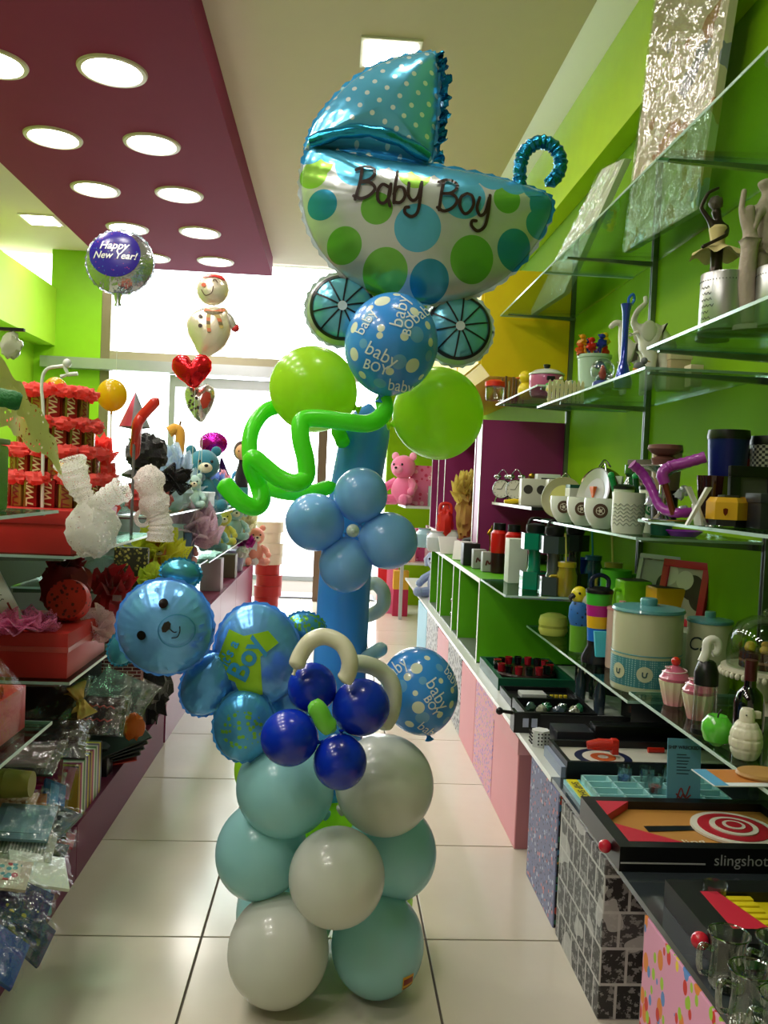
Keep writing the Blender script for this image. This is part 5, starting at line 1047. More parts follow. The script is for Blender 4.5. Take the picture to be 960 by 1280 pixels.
def canister(px, Y, z, r, h, label, body, lid, x=None, deco=None):
    t = thing('cookie_jar', label, 'jar', (x or at(px, Y, z), Y, z), group='lidded ceramic jars'); MB().lathe([(0, 0), (r*.97, 0), (r, .006), (r, h*.86), (0, h*.86)], 48).build('body', body, t)
    MB().lathe([(r*1.04, h*.862), (r*1.05, h*.875), (r*1.02, h*.90), (r*.4, h*.925), (0, h*.925)], 48).build('lid', lid, t); MB().lathe([(r*.24, h*.926), (r*.25, h*.98), (r*.22, h), (0, h)], 32).build('knob', lid, t)
    if deco: deco(t, r, h)
    return t
def deco(t, r, h):
    n = N('dotted_band'); n.set(.35); v = n.n('ShaderNodeTexVoronoi'); v.inputs['Scale'].default_value = 150; v.inputs['Randomness'].default_value = .1; n.l(n.obj(), v.inputs['Vector']); n.col(n.mix(n.math('LESS_THAN', v.outputs['Distance'], .3), lin('3f8088'), lin('9cc4c0')))
    MB().lathe([(r+.0008, h*.07), (r+.0012, h*.075), (r+.0012, h*.37), (r+.0008, h*.375)], 48, cap=False).build('blue_band', n.m, t); MB().lathe([(r+.001, h*.405), (r+.002, h*.412), (r+.001, h*.42)], 48, cap=False).build('blue_line', JT, t)
    for i in range(6):
        a = -2.75+i*.8; b = MB(); disc_on(b, r, a, h*.22, .024, .003); b.build('medallion', JC, t, smooth=False); b = MB(); strokes(b, [[(-.006, .006), (-.005, -.006), (.004, -.007), (.006, .004), (.008, .006)]], .004, lambda u, v, a=a: ((r+.0045)*cos(a+u/r), (r+.0045)*sin(a+u/r), h*.22+v)); b.build('motif', mat('2c4c54', .4), t, smooth=False)
canister(804, 2.62, Z2m, .107, .285, 'large cream cookie jar with blue lid and a dotted blue band of round motifs', JC, JT, x=at(804, 2.62, Z2m)+.004, deco=deco)
canister(0, 2.92, Z2m, .05, .235, 'slim pink and cream jar between the rainbow tumbler and large cookie jar', mat('c9a99c', .35), mat('c88a8c', .35), x=at(763, 2.88, Z2m)+.045)
t = canister(0, 2.62, Z2m, .068, .25, 'cream jar with blue lid and dark script lettering, behind the white capped shaker', JC, JT, x=1.205)
vs, fs = text_flat('Ca', size=.062, shear=.3); b_ = MB(); b_.add([(0.0695*cos(-2.55+u/0.0695), 0.0695*sin(-2.55+u/0.0695), .15+v) for u, v in vs], fs); b_.build('lettering', mat('26363a', .4), t, smooth=False)
for sx_, (px, Y, z0, w_, h_) in enumerate(((790, 3.2, Z2m, .36, .155),)):
    t = thing('display_riser', 'pale riser box lifting the square mugs at the back', 'riser', (1.115, 3.27, Z2m)); MB().box(-.12, .17, -.5, .12, 0, .155, bev=.002).build('box', mat('b8c4b0', .5), t)
ZR = Z2m+.1555
def sqmug(px, Y, c, label, hs=1):
    t = thing('square_mug', label, 'mug', (at(px, Y, ZR), Y, ZR), group='square bright mugs'); s = .055
    MB().box(-s, s, -s, s, 0, .128, bev=.01).build('cup', mat(c, .3, coat=.4), t); MB().box(-s+.006, s-.006, -s+.006, s-.006, .1282, .1288).build('inside', mat('2c2c20', .6), t)
    MB().tube(smoothpath([(hs*s, -.02, .09), (hs*(s+.028), -.03, .088), (hs*(s+.026), -.03, .035), (hs*s, -.02, .02)], 5), .008, 10).build('handle', mat(c, .3, coat=.4), t)
sqmug(790, 3.18, '7cc41c', 'lime green square mug above the cookie jar', -1); sqmug(830, 2.98, 'e0a41c', 'orange yellow square mug right of the lime one', 1)
sqmug(815, 3.33, 'a82418', 'dark red square mug behind the lime and yellow mugs', 1)
sqmug(856, 3.0, '1c5c9c', 'blue square mug mostly hidden behind the yellow mug', 1)
t = mug('green_mug', 'big green mug hanging over the square mugs', 1.14, 3.34, ZR, .062, .15, mat('4ca81c', .35)); 
ph_frame('photo_frame', 'silver framed black and white portrait, left of the red frame', 1.225, 3.15, ZR, .20, .23, mat('b8bab8', .3), photo_mat('a8a8a4', '303030', 9, '686864'), -1.0, -.2)
ph_frame('photo_frame', 'red framed portrait print leaning on the green wall', 1.225, 2.92, ZR, .19, .23, mat('c41c38', .4), photo_mat('b8a89c', '3a2a28', 8, 'd8ccc0'), -1.0, -.2, .026)

# ---- z .645 near: cupcakes, shaker, apple, grenade, wine bottle, cake dome
def cupcake(px, Y, label):
    t = thing('ceramic_cupcake', label, 'ornament', (at(px, Y, Z2n), Y, Z2n), group='ceramic cupcakes'); r = .042
    b = MB(); n_ = 40; vs = []; fs = []
    for j, (rr_, z) in enumerate(((.62, 0), (.8, .03), (1, .068))):
        for i in range(n_): a = 2*pi*i/n_; q = r*rr_*(1+.05*cos(a*12)); vs.append((q*cos(a), q*sin(a), z))
    for j in range(2):
        for i in range(n_): fs.append((j*n_+i, j*n_+(i+1) % n_, (j+1)*n_+(i+1) % n_, (j+1)*n_+i))
    fs += [tuple(range(n_)), tuple(range(2*n_, 3*n_))]; b.add(vs, fs); 
    m = N('blush_glaze'); m.set(.35, coat=.3); sx = m.n('ShaderNodeSeparateXYZ'); m.l(m.obj(), sx.inputs[0]); m.col(m.mix(m.math('MULTIPLY', sx.outputs[2], 16, True), lin('e08a94'), lin('e6dcb8'))); b.build('case', m.m, t)
    MB().lathe([(r*.98, .0685), (r*1.02, .076), (r*.86, .085), (r*.8, .092), (r*.55, .10), (r*.45, .104), (r*.2, .11), (0, .111)], 32).build('icing', mat('c4607c', .2, coat=.8), t); MB().tube([(r*.9*cos(i*.4)*(1-.012*i), r*.9*sin(i*.4)*(1-.012*i), .085+.0008*i) for i in range(26)], .0018, 6).build('piping', mat('e8c8cc', .3), t); MB().ball((0, 0, .121), .013, 14, 10).build('cherry', mat('d02c1c', .2, coat=.6), t)
cupcake(842, 2.3, 'pink iced ceramic cupcake with a red cherry, left one'); cupcake(872, 2.16, 'pink iced ceramic cupcake with a red cherry, right one behind the shaker')
Y = 2.03; t = thing('glass_shaker', 'clear shaker with a black collar and white hooked top', 'shaker', (at(878, Y, Z2n)+.002, Y, Z2n)); r = .029
MB().lathe([(r*1.02, 0), (r*1.02, .012), (0, .012)], 28).build('base', BLK, t); MB().lathe([(r, .0125), (r*.93, .12)], 28, cap=False).build('glass', glassy('f4f8f4', .7), t); MB().lathe([(r, .12), (r, .15), (r*.72, .175), (r*.5, .18)], 28).build('collar', mat('0e0e10', .35), t)
hk = smoothpath([(-.012, 0, .176), (-.004, 0, .20), (-.002, 0, .225), (.014, 0, .232), (.026, 0, .22), (.024, 0, .202), (.012, 0, .196)], 6); MB().tube(hk, [.012-.004*i/len(hk) for i in range(len(hk))], 12).build('hook', mat('dcdcd0', .4), t)
Y = 1.93; t = thing('green_apple', 'glossy green apple with a black stalk', 'apple', (at(895, Y, Z2n), Y, Z2n)); r = .036
MB().lathe([(0, .006), (r*.35, .0), (r*.8, .012), (r, .036), (r*.94, .055), (r*.6, .07), (r*.2, .066), (0, .06)], 32).build('fruit', mat('5cc43c', .18, 0, .04, coat=.8), t); MB().tube([(0, 0, .06), (.002, 0, .074), (.009, 0, .084)], [.002, .0022, .003], 8).build('stalk', mat('1a1410', .5), t)
Y = 1.84; t = thing('grenade_ornament', 'white ceramic ornament shaped as a hand grenade', 'ornament', (at(931, Y, Z2n), Y, Z2n)); IV = mat('e2dcc6', .35, coat=.4); b = MB()
vs = []; fs = []; nu, nv = 48, 30
for j in range(nv+1):
    for i in range(nu):
        a = 2*pi*i/nu; z = j/nv; rr_ = .036*math.sin(pi*min(.97, .16+.72*z))**.55; g = min(abs(sin(a*4)), abs(sin(z*pi*3.5)) if .05 < z < .95 else 1); rr_ *= .93+.07*min(1, g*2.5); vs.append((rr_*cos(a), rr_*sin(a), z*.082))
for j in range(nv):
    for i in range(nu): fs.append((j*nu+i, j*nu+(i+1) % nu, (j+1)*nu+(i+1) % nu, (j+1)*nu+i))
fs += [tuple(range(nu)), tuple(range(nv*nu, nv*nu+nu))]; b.add(vs, fs).build('body', IV, t, ang=60); MB().lathe([(.017, .0822), (.016, .105), (.012, .112), (0, .113)], 20).build('neck', IV, t); MB().box(.004, .03, -.006, .006, .09, .106, TR(0, 0, 0), bev=.002).build('lever', IV, t); MB().ball((-.009, -.0145, .10), .0018, 6, 4).build('pin_hole', BLK, t)
Y = 2.0; t = thing('wine_bottle', 'dark wine bottle with a red capsule behind the white grenade', 'bottle', (at(932, Y, Z2n)+.004, Y, Z2n)); r = .036; MB().lathe([(0, 0), (r, 0), (r, .085), (r*.8, .11), (r*.4, .125), (r*.37, .14)], 32).build('body', mat('0c0a10', .06, coat=1), t); MB().lathe([(r*.4, .1405), (r*.4, .18), (r*.42, .182), (r*.42, .19), (0, .19)], 24).build('capsule', mat('4a1016', .35), t)
Y = 1.62; t = thing('postcard', 'blue and white card lying over the shelf edge under a wooden board', 'card', (at(925, Y, Z2n)+.01, 1.70, Z2n), .05); MB().box(-.052, .09, -.05, .05, 0, .002).build('card', mat('dfe4e8', .5), t, smooth=False); MB().box(-.05, -.02, -.048, .048, .0021, .0024).build('blue_border', mat('5aa4d0', .5), t, smooth=False); MB().box(-.02, .09, -.03, .048, .0021, .0024).build('picture', mat('c8803c', .5), t, smooth=False)
t = thing('wooden_board', 'oval wooden board lying on the card', 'board', (at(940, 1.7, Z2n)+.025, 1.71, Z2n+.003)); MB().lathe([(0, 0), (.05, 0), (.054, .005), (.05, .01), (0, .01)], 40, Matrix.Scale(.75, 4, (0, 1, 0))).build('board', mat('b88a4c', .5, 0, .15), t)
Y = 2.25; t = thing('cake_stand', 'glass domed cake stand with dark chocolate cake on white lace ware', 'cake stand', (at(900, Y, Z2n)+.118, Y, Z2n)); LW = mat('ddd6c2', .35, coat=.3)
MB().lathe([(0, 0), (.055, 0), (.05, .015), (.02, .03), (.02, .085), (.06, .1), (.105, .105), (.112, .112), (.112, .122), (0, .122)], 48).build('stand', LW, t)
n = MB()
for i in range(40): a = 2*pi*i/40; n.ball((.1125*cos(a), .1125*sin(a), .104), (.007, .007, .009), 8, 6)
n.build('lace_rim', LW, t)
MB().lathe([(.098, .1225), (.1, .16), (.096, .2), (.075, .24), (.045, .258), (.0, .265)], 48, cap=False).build('glass_dome', glassy('eaf4e6', .75), t); MB().ball((0, 0, .272), .012, 16, 10).build('dome_knob', glassy('eaf4e6', .6), t)
c = MB(); c.lathe([(0, .1225), (.066, .1225), (.066, .165), (0, .168)], 40); cake = c.build('cake', mat('3a1a12', .4, 0, .2, .4, 60), t); MB().lathe([(.0665, .138), (.0665, .145)], 40, cap=False).build('cream_layer', mat('8a5c48', .5), cake); c = MB(); [c.ball((.045*cos(i*1.05), .045*sin(i*1.05), .175), (.014, .014, .012), 10, 8) for i in range(6)]; c.build('topping', mat('c89a3c', .5), cake)
boxy('white_stand_box', 'pale box below the cake stand at the right edge', 'box', 1.2, 2.03, Z2n, .14, .12, .09, mat('b4b49c', .5))

# ---- games and trays on the low counter (z .40)
RED = mat('c4243c', .4); WOOD = mat('b8823c', .5, 0, .12); BLKG = mat('101012', .35)
def tray(name, label, x0, x1, y0, y1, h, cat='board game', z=Z1, wall=.022, m=None, inner=None, fl=.012):
    t = thing(name, label, cat, ((x0+x1)/2, (y0+y1)/2, z)); w, d = (x1-x0)/2, (y1-y0)/2; m = m or BLKG
    MB().box(-w, w, -d, -d+wall, 0, h).box(-w, w, d-wall, d, 0, h).box(-w, -w+wall, -d+wall, d-wall, 0, h).box(w-wall, w, -d+wall, d-wall, 0, h).build('rim', m, t, smooth=False)
    MB().box(-w+wall, w-wall, -d+wall, d-wall, 0, fl).build('bed', inner or m, t, smooth=False); return t
def zz(t): return t.location
# slingshot game
t = tray('slingshot_game', 'black tabletop slingshot game with wood bed and red and white target', .655, 1.14, 1.80, 2.10, .055, inner=WOOD, wall=.03, fl=.035)
a = MB(); a.add([(-.212, -.12, .0555), (-.09, -.12, .0555), (-.212, -.02, .0555), (-.212, -.12, .036), (-.09, -.12, .036), (-.212, -.02, .036)], [(0, 1, 2), (3, 5, 4), (0, 3, 4, 1), (1, 4, 5, 2), (2, 5, 3, 0)]); a.add([(-.212, .12, .0555), (-.13, .12, .0555), (-.212, .03, .0555), (-.212, .12, .036), (-.13, .12, .036), (-.212, .03, .036)], [(0, 1, 2), (3, 5, 4), (0, 3, 4, 1), (1, 4, 5, 2), (2, 5, 3, 0)]); c_ = a.build('corner_block', RED, t, smooth=False)
for r, c in ((.098, 'd8d4c4'), (.082, 'b02030'), (.055, 'd8d4c4'), (.042, 'a81c2c'), (.026, 'd8d4c4'), (.018, 'b02030')): MB().lathe([(r, .0365), (r, .052-r*.1), (0, .052-r*.1)], 48, TR(.085, 0, 0)).build('target_ring', mat(c, .4), t)
MB().add([(-.13, -.02, .037), (.0, -.005, .037), (.0, .02, .037), (-.13, .012, .037)], [(0, 1, 2, 3)]).build('launch_lane', BLK, t, smooth=False)
label_on_box(t, 'sling', mat('e8e2cc', .5), (-.05, -.075, .0362), (0, 0, .15), .04); MB().box(-.24, -.05, -.1515, -.1502, .018, .021).build('side_line', mat('b8b8b8', .4), t, smooth=False); MB().box(.12, .24, -.1515, -.1502, .018, .021).build('side_line', mat('b8b8b8', .4), t, smooth=False)
label_on_box(t, 'slingshot', mat('b8b8b8', .4), (.03, -.1515, .028), (pi/2, 0, 0), .035); MB().ball((-.256, -.09, .03), .015, 16, 12).build('release_knob', mat('c81c34', .2, coat=.6), t)
for (px, Y, c, lab) in ((886, 1.62, '1c2a9c', 'small glass with a deep blue base in front of the slingshot game'),):
    t = thing('shot_glass', lab, 'glass', (at(px, Y, Z1)+.01, Y, Z1), group='small shot glasses'); MB().lathe([(0, 0), (.034, 0), (.03, .012), (.022, .02), (0, .02)], 28).build('base', mat(c, .1, coat=1), t); MB().lathe([(.019, .0202), (.024, .062)], 28, cap=False).build('glass', glassy('e8f0ee', .6), t)
# shot glass battle tray
t = thing('ship_tray', 'pale blue divided game tray with a yellow name strip', 'board game', (.88, 2.235, Z1)); LB = mat('6fb4b8', .3)
MB().box(-.2, .2, -.115, .11, 0, .012).build('base', LB, t, smooth=False); g = MB(); [g.box(-.155+i*.071, -.150+i*.071, -.10, .10, .0121, .03) for i in range(6)]; [g.box(-.155, .205, -.10+j*.0487, -.095+j*.0487, .0121, .03) for j in range(5)]; g.build('grid_walls', mat('9cd0d0', .25), t, smooth=False)
MB().box(-.195, -.165, -.10, .10, .0121, .016).build('name_strip', mat('d8cc1c', .4), t, smooth=False); label_on_box(t, 'SHIP SHOTS!', mat('1c1c1c', .4), (-.18, 0, .0165), (0, 0, -pi/2), .028, .02)
for i, (dx, dy) in enumerate(((-.04, .07), (.02, .06), (.02, .0), (.09, .07), (.09, .0))):
    s_ = thing('shot_glass', f'clear shot glass in the pale blue tray, {("left with blue drink", "second from left at the back", "second from left at the front", "behind the blue card", "hidden behind the blue card at the front")[i]}', 'glass', (.88+dx, 2.235+dy, Z1+.0125), group='small shot glasses'); MB().lathe([(0, 0), (.017, 0), (.022, .055), (.020, .055), (.015, .008), (0, .008)], 24).build('glass', glassy('eef4f2', .6), s_)
    if i in (0, 2): MB().lathe([(0, .009), (.0145, .009), (.017, .026), (0, .026)], 20).build('drink', mat('1c3cb8' if i == 0 else 'b8302c', .1, coat=1), s_)
x = at(846, 2.1, Z1)+.02; t = thing('game_card', 'light blue upright card headed SHIP WRECKED!', 'sign', (x, 2.112, Z1), -.05, rx=-.10); MB().box(-.042, .044, -.002, .002, 0, .2).build('card', mat('5c9cb4', .45), t, smooth=False)
DKT = mat('26343c', .5); label_on_box(t, 'SHIP WRECKED!', DKT, (.001, -.0026, .178), (pi/2, 0, 0), .0115, .04)
a = MB(); [strokes(a, [[(-.018+k*.003, .160-i*.008+.0012*((k*(i+2)) % 2)) for k in range(9+(i*3) % 4)]], .0022, lambda u, v: (u, -.0026, v), 1) for i in range(7)]; a.build('small_print', DKT, t, smooth=False)
a = MB(); strokes(a, [[(-.016, .05), (-.006, .075), (.004, .052), (.016, .08)], [(-.018, .06), (0, .045), (.018, .058)], [(-.01, .04), (.0, .06), (.01, .04)]], .004, lambda u, v: (u, -.0027, v)); a.build('drawing', mat('8a3c3c', .5), t, smooth=False)
a = MB(); a.box(-.012, .012, .0025, .05, 0, .003).build('foot', mat('5c9cb4', .45), t, smooth=False)
# curling game
t = tray('curling_game', 'black trimmed tabletop game with a white bed and blue and orange rings', .70, 1.24, 2.385, 2.60, .05, inner=mat('d0cec0', .35), wall=.012, fl=.03)
for r, c in ((.085, '1c2448'), (.062, 'd8d4c6'), (.038, 'd0622c'), (.016, 'd8d4c6')): MB().lathe([(0, .0304+.0003*(.09-r)*100), (r, .0304+.0003*(.09-r)*100)], 40, TR(-.13, 0, 0), cap=False).build('ring', mat(c, .35), t)
MB().tube([(-.175, .02, .06), (-.14, .015, .065), (-.09, .005, .068)], [.012, .018, .016], 14).box(-.105, -.085, -.008, .02, .04, .085, bev=.003).build('red_pusher', mat('c42818', .35), t); MB().tube([(.03, .06, .038), (.08, .06, .038)], .008, 12).build('red_puck', mat('c42818', .35), t)
MB().box(-.285, -.271, -.1, .1, 0, .032).build('box_edge', mat('8c98b0', .4), t, smooth=False)
# cone shaped dotted holder, black hooked frame
t = thing('dice_holder', 'white grating shaped holder with black holes on the counter edge', 'ornament', (.70, 2.70, Z1)); MB().add(*hexprism(.034, 0, .05, 1, .85)).build('holder', mat('d8dad8', .4), t, smooth=False); a = MB(); [a.ball((-.032+.0*j, -.016+.011*i, .01+.011*j), .003, 8, 6) for i in range(4) for j in range(4)]; [a.ball((-.014+.011*i, -.031, .01+.011*j), .003, 8, 6) for i in range(4) for j in range(4)]; a.build('holes', BLK, t)
boxy('packed_game', 'flat game box with a yellow corner under the white holder', 'box', .80, 2.70, Z1, .12, .10, .06, mat('24262c', .35)); 
t = thing('clamp_game', 'black clamp frame with a round knob sticking out over the aisle', 'board game', (.69, 2.86, Z1)); MB().box(-.05, .04, -.03, -.018, 0, .07).box(-.05, -.038, -.018, .03, 0, .07).box(-.038, .5, .018, .03, 0, .05).build('frame', BLKG, t, smooth=False); MB().tube([(-.05, 0, .06), (-.09, 0, .065)], .006, 10).ball((-.095, 0, .065), .013, 14, 10).build('knob', BLK, t)
for i in (0, 1): MB().box(-.02+.03*i, .0+.03*i, -.0312, -.0302, .02, .05).build('silver_label', mat('a8acc8', .3), t, smooth=False)
# black trays, green case, poker chips
t = tray('drinking_tray', 'black tray of small glass pieces in front of the green case', .70, .96, 2.93, 3.14, .045, wall=.012)
for i in range(7): crumple(MB(), (-.08+.03*i, .02*((-1)**i), .03), .018, i, .5, 12, 8).build('glass_piece', mat(('3c5a4c', '9ca08c', '2c6c4c', '50606c')[i % 4], .1, coat=1), t)
t = tray('card_tray', 'black tray with a white pad and yellow dice, next to the green case', .70, .98, 3.16, 3.38, .03, wall=.01)
MB().box(-.08, .02, -.02, .05, .013, .03, bev=.003).build('pad', mat('b8bcb8', .5), t); a = MB(); [a.box(.04+.018*i, .052+.018*i, .0, .012, .0125, .024, bev=.001) for i in range(4)]; a.build('dice', mat('c8b42c', .4), t); MB().tube([(.07*cos(i*.3)-.03, .07*sin(i*.3)-.03, .02) for i in range(8)], .004, 8).build('ring', CHROME, t)
GC2 = mat('0c4a34', .35)
t = tray('green_case', 'dark green case of red and black drinking roulette pieces', .70, 1.02, 3.42, 3.86, .05, wall=.02, m=GC2, cat='board game')
MB().lathe([(.135, .0125), (.14, .03), (.13, .036), (.06, .03), (0, .03)], 48, TR(0, .03, 0)).build('wheel', mat('2a1416', .3), t)
for i in range(16):
    a = i*pi/8; MB().lathe([(0, .0365), (.015, .0365), (.018, .07), (.0155, .07), (.012, .044), (0, .044)], 12, TR(.115*cos(a), .03+.115*sin(a), 0)).build('glass', mat('9c1828' if i % 2 else '101014', .15, coat=1), t)
# black goods standing under the glass shelf
t = thing('game_box', 'tall black boxed game with an orange print, under the cookie jar shelf', 'box', (1.19, 3.02, Z1), -.9); MB().box(-.11, .11, -.03, .03, 0, .19, bev=.002).build('box', mat('121214', .3), t); MB().box(-.08, .08, -.0312, -.0302, .02, .16).build('picture', cells('dark_figure_print', '1a1416', ['5a2c24', '33241f'], 16, .45), t, smooth=False)
t = thing('game_box', 'black box lettered SUN standing at the back under the macaron box', 'box', (1.12, 3.44, Z1), -.6); MB().box(-.09, .09, -.025, .025, 0, .19, bev=.002).build('box', mat('121214', .3), t); label_on_box(t, 'SUN', mat('c8b8a8', .5), (-.06, -.0262, .12), (pi/2, -pi/2, 0), .05, .02)
t = thing('game_box', 'plain black upright box just above the shot glass tray', 'box', (1.13, 2.80, Z1), -.7); MB().box(-.09, .09, -.025, .025, 0, .17, bev=.002).build('box', mat('0e0e10', .3), t)
for i, (x, y) in enumerate(((1.0, 3.28), (1.05, 3.2), (1.02, 3.1), (1.07, 3.33))):
    cyl_item('tall_glass', ('tall clear glass bottle in the cluster behind the black trays', 'second glass bottle of the cluster behind the black trays', 'glass bottle nearest the upright black box', 'glass bottle at the back of the cluster')[i], 'bottle', x, y, Z1, [(0, 0), (.02, 0), (.022, .09), (.01, .12), (.01, .15), (.0, .15)], mat(('2c3c44', '4a5c48', '34404c', '203028')[i], .08, coat=1), group='glass bottles under the glass shelf')
t = boxy('long_case', 'long black case lying behind the curling game', 'box', 1.0, 2.70, Z1, .26, .06, .075, mat('0c0c0e', .3)); 
# peg game on the clear near pane, glass mugs
t = tray('peg_game', 'black boxed peg game with a yellow pin board and red strip', .70, 1.20, 1.42, 1.66, .05, inner=mat('d8c81c', .35), wall=.05, fl=.03)
a = MB(); a.add([(-.20, .07, .0505), (-.165, .07, .0505), (-.13, -.07, .0505), (-.20, -.07, .0505)], [(0, 1, 2, 3)]).build('red_strip', RED, t, smooth=False)
for i in range(6): MB().box(-.15, -.10, -.066+i*.023, -.05+i*.023, .0305, .045, bev=.002).build('yellow_slot', mat('e0cc20', .35), t)
a = MB(); [a.lathe([(.0022, .0305), (.0022, .06), (0, .061)], 8, TR(-.07+i*.03+.012*(j % 2), -.055+j*.022, 0)) for i in range(8) for j in range(6)]; a.build('pins', CHROME, t); MB().ball((-.262, -.075, .03), .016, 16, 12).build('red_knob', mat('c81c34', .2, coat=.6), t)
MB().box(-.20, .2, -.1215, -.1202, .005, .02).build('green_line', mat('1c6c3c', .4), t, smooth=False)
def gmug(px, Y, label):
    t = thing('glass_mug', label, 'mug', (at(px, Y, Z1), Y, Z1), group='clear glass mugs'); r = .032
    MB().lathe([(0, .004), (r*.93, .004), (r, .012), (r*.85, .05), (r*.9, .075), (r*1.05, .092)], 32, cap=False).build('glass', glassy('fafdfa', .75), t); MB().tube([(r*1.05*cos(i*pi/12), r*1.05*sin(i*pi/12), .092) for i in range(24)], .0016, 6, closed=True).build('rim', glassy('d0dcd2', .3), t); MB().lathe([(0, 0), (r*.9, 0), (r*.9, .0035), (0, .0035)], 24).build('base', glassy('d0dcd2', .3), t)
    MB().tube(smoothpath([(-r*.85, 0, .065), (-r*1.5, 0, .07), (-r*1.5, 0, .03), (-r*.9, 0, .022)], 5), .005, 10).build('handle', glassy('f0f6f0', .5), t)
gmug(908, 1.375, 'clear glass mug nearest the yellow peg board'); gmug(935, 1.27, 'clear glass mug in front, with its handle to the left'); gmug(968, 1.36, 'clear glass mug cut by the right photo edge, beside the pegs'); gmug(975, 1.2, 'clear glass mug in the lower right corner')

# ================================================================ LEFT SIDE: gondola
PLN = mat('75304f', .5, 0, .04, spec=.25)
t = thing('display_plinth', 'low purple plinth carrying the packets along the left of the aisle', 'plinth', (-.725, 0, 0))
for y0, y1 in ((-.2, 1.24), (1.245, 2.555), (2.56, 3.86)): MB().box(-.018, 0, y0, y1, 0, .165, bev=.001).build('front_panel', PLN, t, smooth=False)
MB().box(-.58, -.019, -.2, 3.86, .145, .163).build('top', PLN, t, smooth=False)
t = thing('display_cabinet', 'magenta cabinet under the toys at the far left of the aisle', 'cabinet', (-.725, 3.9, 0)); MG2 = mat('8c2450', .35)
for y0, y1 in ((0, .9), (.905, 1.8), (1.805, 2.7), (2.705, 4.05)): MB().box(-.02, 0, y0, y1, 0, .44, bev=.001).build('front_panel', MG2, t, smooth=False)
MB().box(-.58, -.021, 0, 4.05, .422, .44).box(-.58, -.021, 0, .018, 0, .421).build('carcass', MG2, t, smooth=False)
t = thing('partition', 'green back panel between the two sides of the left shelves', 'panel', (-1.34, -.2, 0)); MB().box(-.02, .02, 0, 7.4, 0, 1.14).build('board', mat('40521c', .6), t, smooth=False)
gl = 'glass shelves of the left display'
L2, L1, L0, L0n, LF1, LF0 = 1.12, .985, .63, .56, 1.05, .86
glass_shelf(-1.31, -.72, .5, 2.28, L2, 'left glass shelf carrying the green bag at the left photo edge', gl, (1.2, 2.26), -1)
glass_shelf(-1.31, -.72, 2.42, 3.5, L1, 'left glass shelf under the red box with the candy tower', gl, (2.44,), -1)
glass_shelf(-1.31, -.72, 2.42, 3.5, L0, 'lower left glass shelf under the red box with pink net', gl, (2.44,), -1)
glass_shelf(-1.31, -.72, .5, 2.28, L0n, 'lower left glass shelf under the small red box, at the photo edge', gl, (1.2, 2.26), -1)
glass_shelf(-1.31, -.72, 3.56, 5.0, LF1, 'left glass shelf of soft toys behind the black net bow', gl, (3.6,), -1)
glass_shelf(-1.31, -.72, 3.56, 5.0, .74, 'left glass shelf of the yellow wrapped toys', gl, (3.6,), -1)
glass_shelf(-1.31, -.72, 5.06, 7.1, .72, 'lower left glass shelf of toys nearest the shop window', gl, (5.1,), -1)
glass_shelf(-1.31, -.72, 5.06, 7.1, 1.0, 'left glass shelf of toys nearest the shop window', gl, (5.1,), -1)
REDB = mat('c42a26', .45, 0, .03); REDD = mat('a81f22', .5)
TR_ = tulle('ff5e55', .86, 300); TRW = tulle('f4f0ec', .6, 260); TRP = tulle('e07aa8', .6, 200); TRY = tulle('d8d238', .7, 200); TRL = tulle('d8b8cc', .65, 200); BLKN = tulle('0c0c10', .75, 200)
lx = lambda px, Y, z: at(px, Y, z)
def span_box(x0, x1, yt, Y, z, d): cx_, w, h = span(x0, x1, yt, Y, z); return cx_, w, h
# --- L1: red gift box with candy tower
cx_, w_, h_ = span(-12, 142, 640, 2.50, L1); t = thing('gift_box', 'big flat red gift box under the candy tower and net bow', 'box', (-.975, 2.70, L1)); MB().box(-.235, .235, -.24, .24, 0, .115, bev=.002).build('box', REDB, t); MB().box(-.24, .24, -.245, .245, .085, .125, bev=.002).build('lid', mat('b82a2a', .4), t)
zt = L1+.1255
t = thing('candy_tower', 'tiered tower of red wrapped chocolate bars with red net between tiers', 'candy tower', (-.885, 2.76, zt)); zz_ = 0; RIB = mat('7a1f1c', .3, .2, .25); GOLD = mat('a88a3c', .25, .7)
zoff = .0
for k_, (r, h) in enumerate(((.15, .085), (.135, .085), (.115, .085), (.092, .10))):
    MB().lathe([(0, zz_), (r*.86, zz_), (r*.86, zz_+h), (0, zz_+h)], 24).build('tier', REDD, t)
    nb = int(2*pi*r/.05)
    for i in range(nb):
        a = 2*pi*i/nb+.3*k_
        if sin(a) > .55: continue
        T_ = Matrix.Rotation(a, 4, 'Z')@Matrix.Translation((r*.93, 0, zz_+h*.5))
        br = MB().box(-.008, .008, -.02, .02, -h*.5, h*.48, T_, bev=.004).build('candy_bar', mat('9a1c1e' if i % 3 else 'a8843c', .28, .35), t)
        vs, fs = text_flat('TWIX', size=.034, shear=.2, bold=.02); b_ = MB(); b_.add([tuple(T_@Vector((.0092, -v, u))) for u, v in vs], fs); b_.build('lettering', mat('e0cf9c' if i % 3 else '8a1c1c', .35), br, smooth=False)
        b_ = MB(); b_.box(-.0085, .0088, -.0205, -.014, -h*.5, h*.48, T_); b_.build('gold_edge', GOLD, br, smooth=False)
    for i in range(12):
        a = 2*pi*i/12; rf = crumple(MB(), (r*.97*cos(a), r*.97*sin(a), zz_+h+.002), (.034, .034, .021), k_*20+i, .55, 18, 10, 4); rf.build('net_ruffle', TR_, t)
    zz_ += h
crumple(MB(), (.06, -.13, .12), (.026, .012, .022), 4, .3, 12, 8).build('gold_heart', mat('e0b01c', .2, .8), t)
def ruched(path, rs, seed=1):
    P_ = smoothpath(path, 9); L = len(P_); return MB().tube(P_, [ (rs[0]+(rs[1]-rs[0])*i/L)*(1+.07*sin(i*1.9+seed)+.05*sin(i*3.7)) for i in range(L)], 22, caps=False)
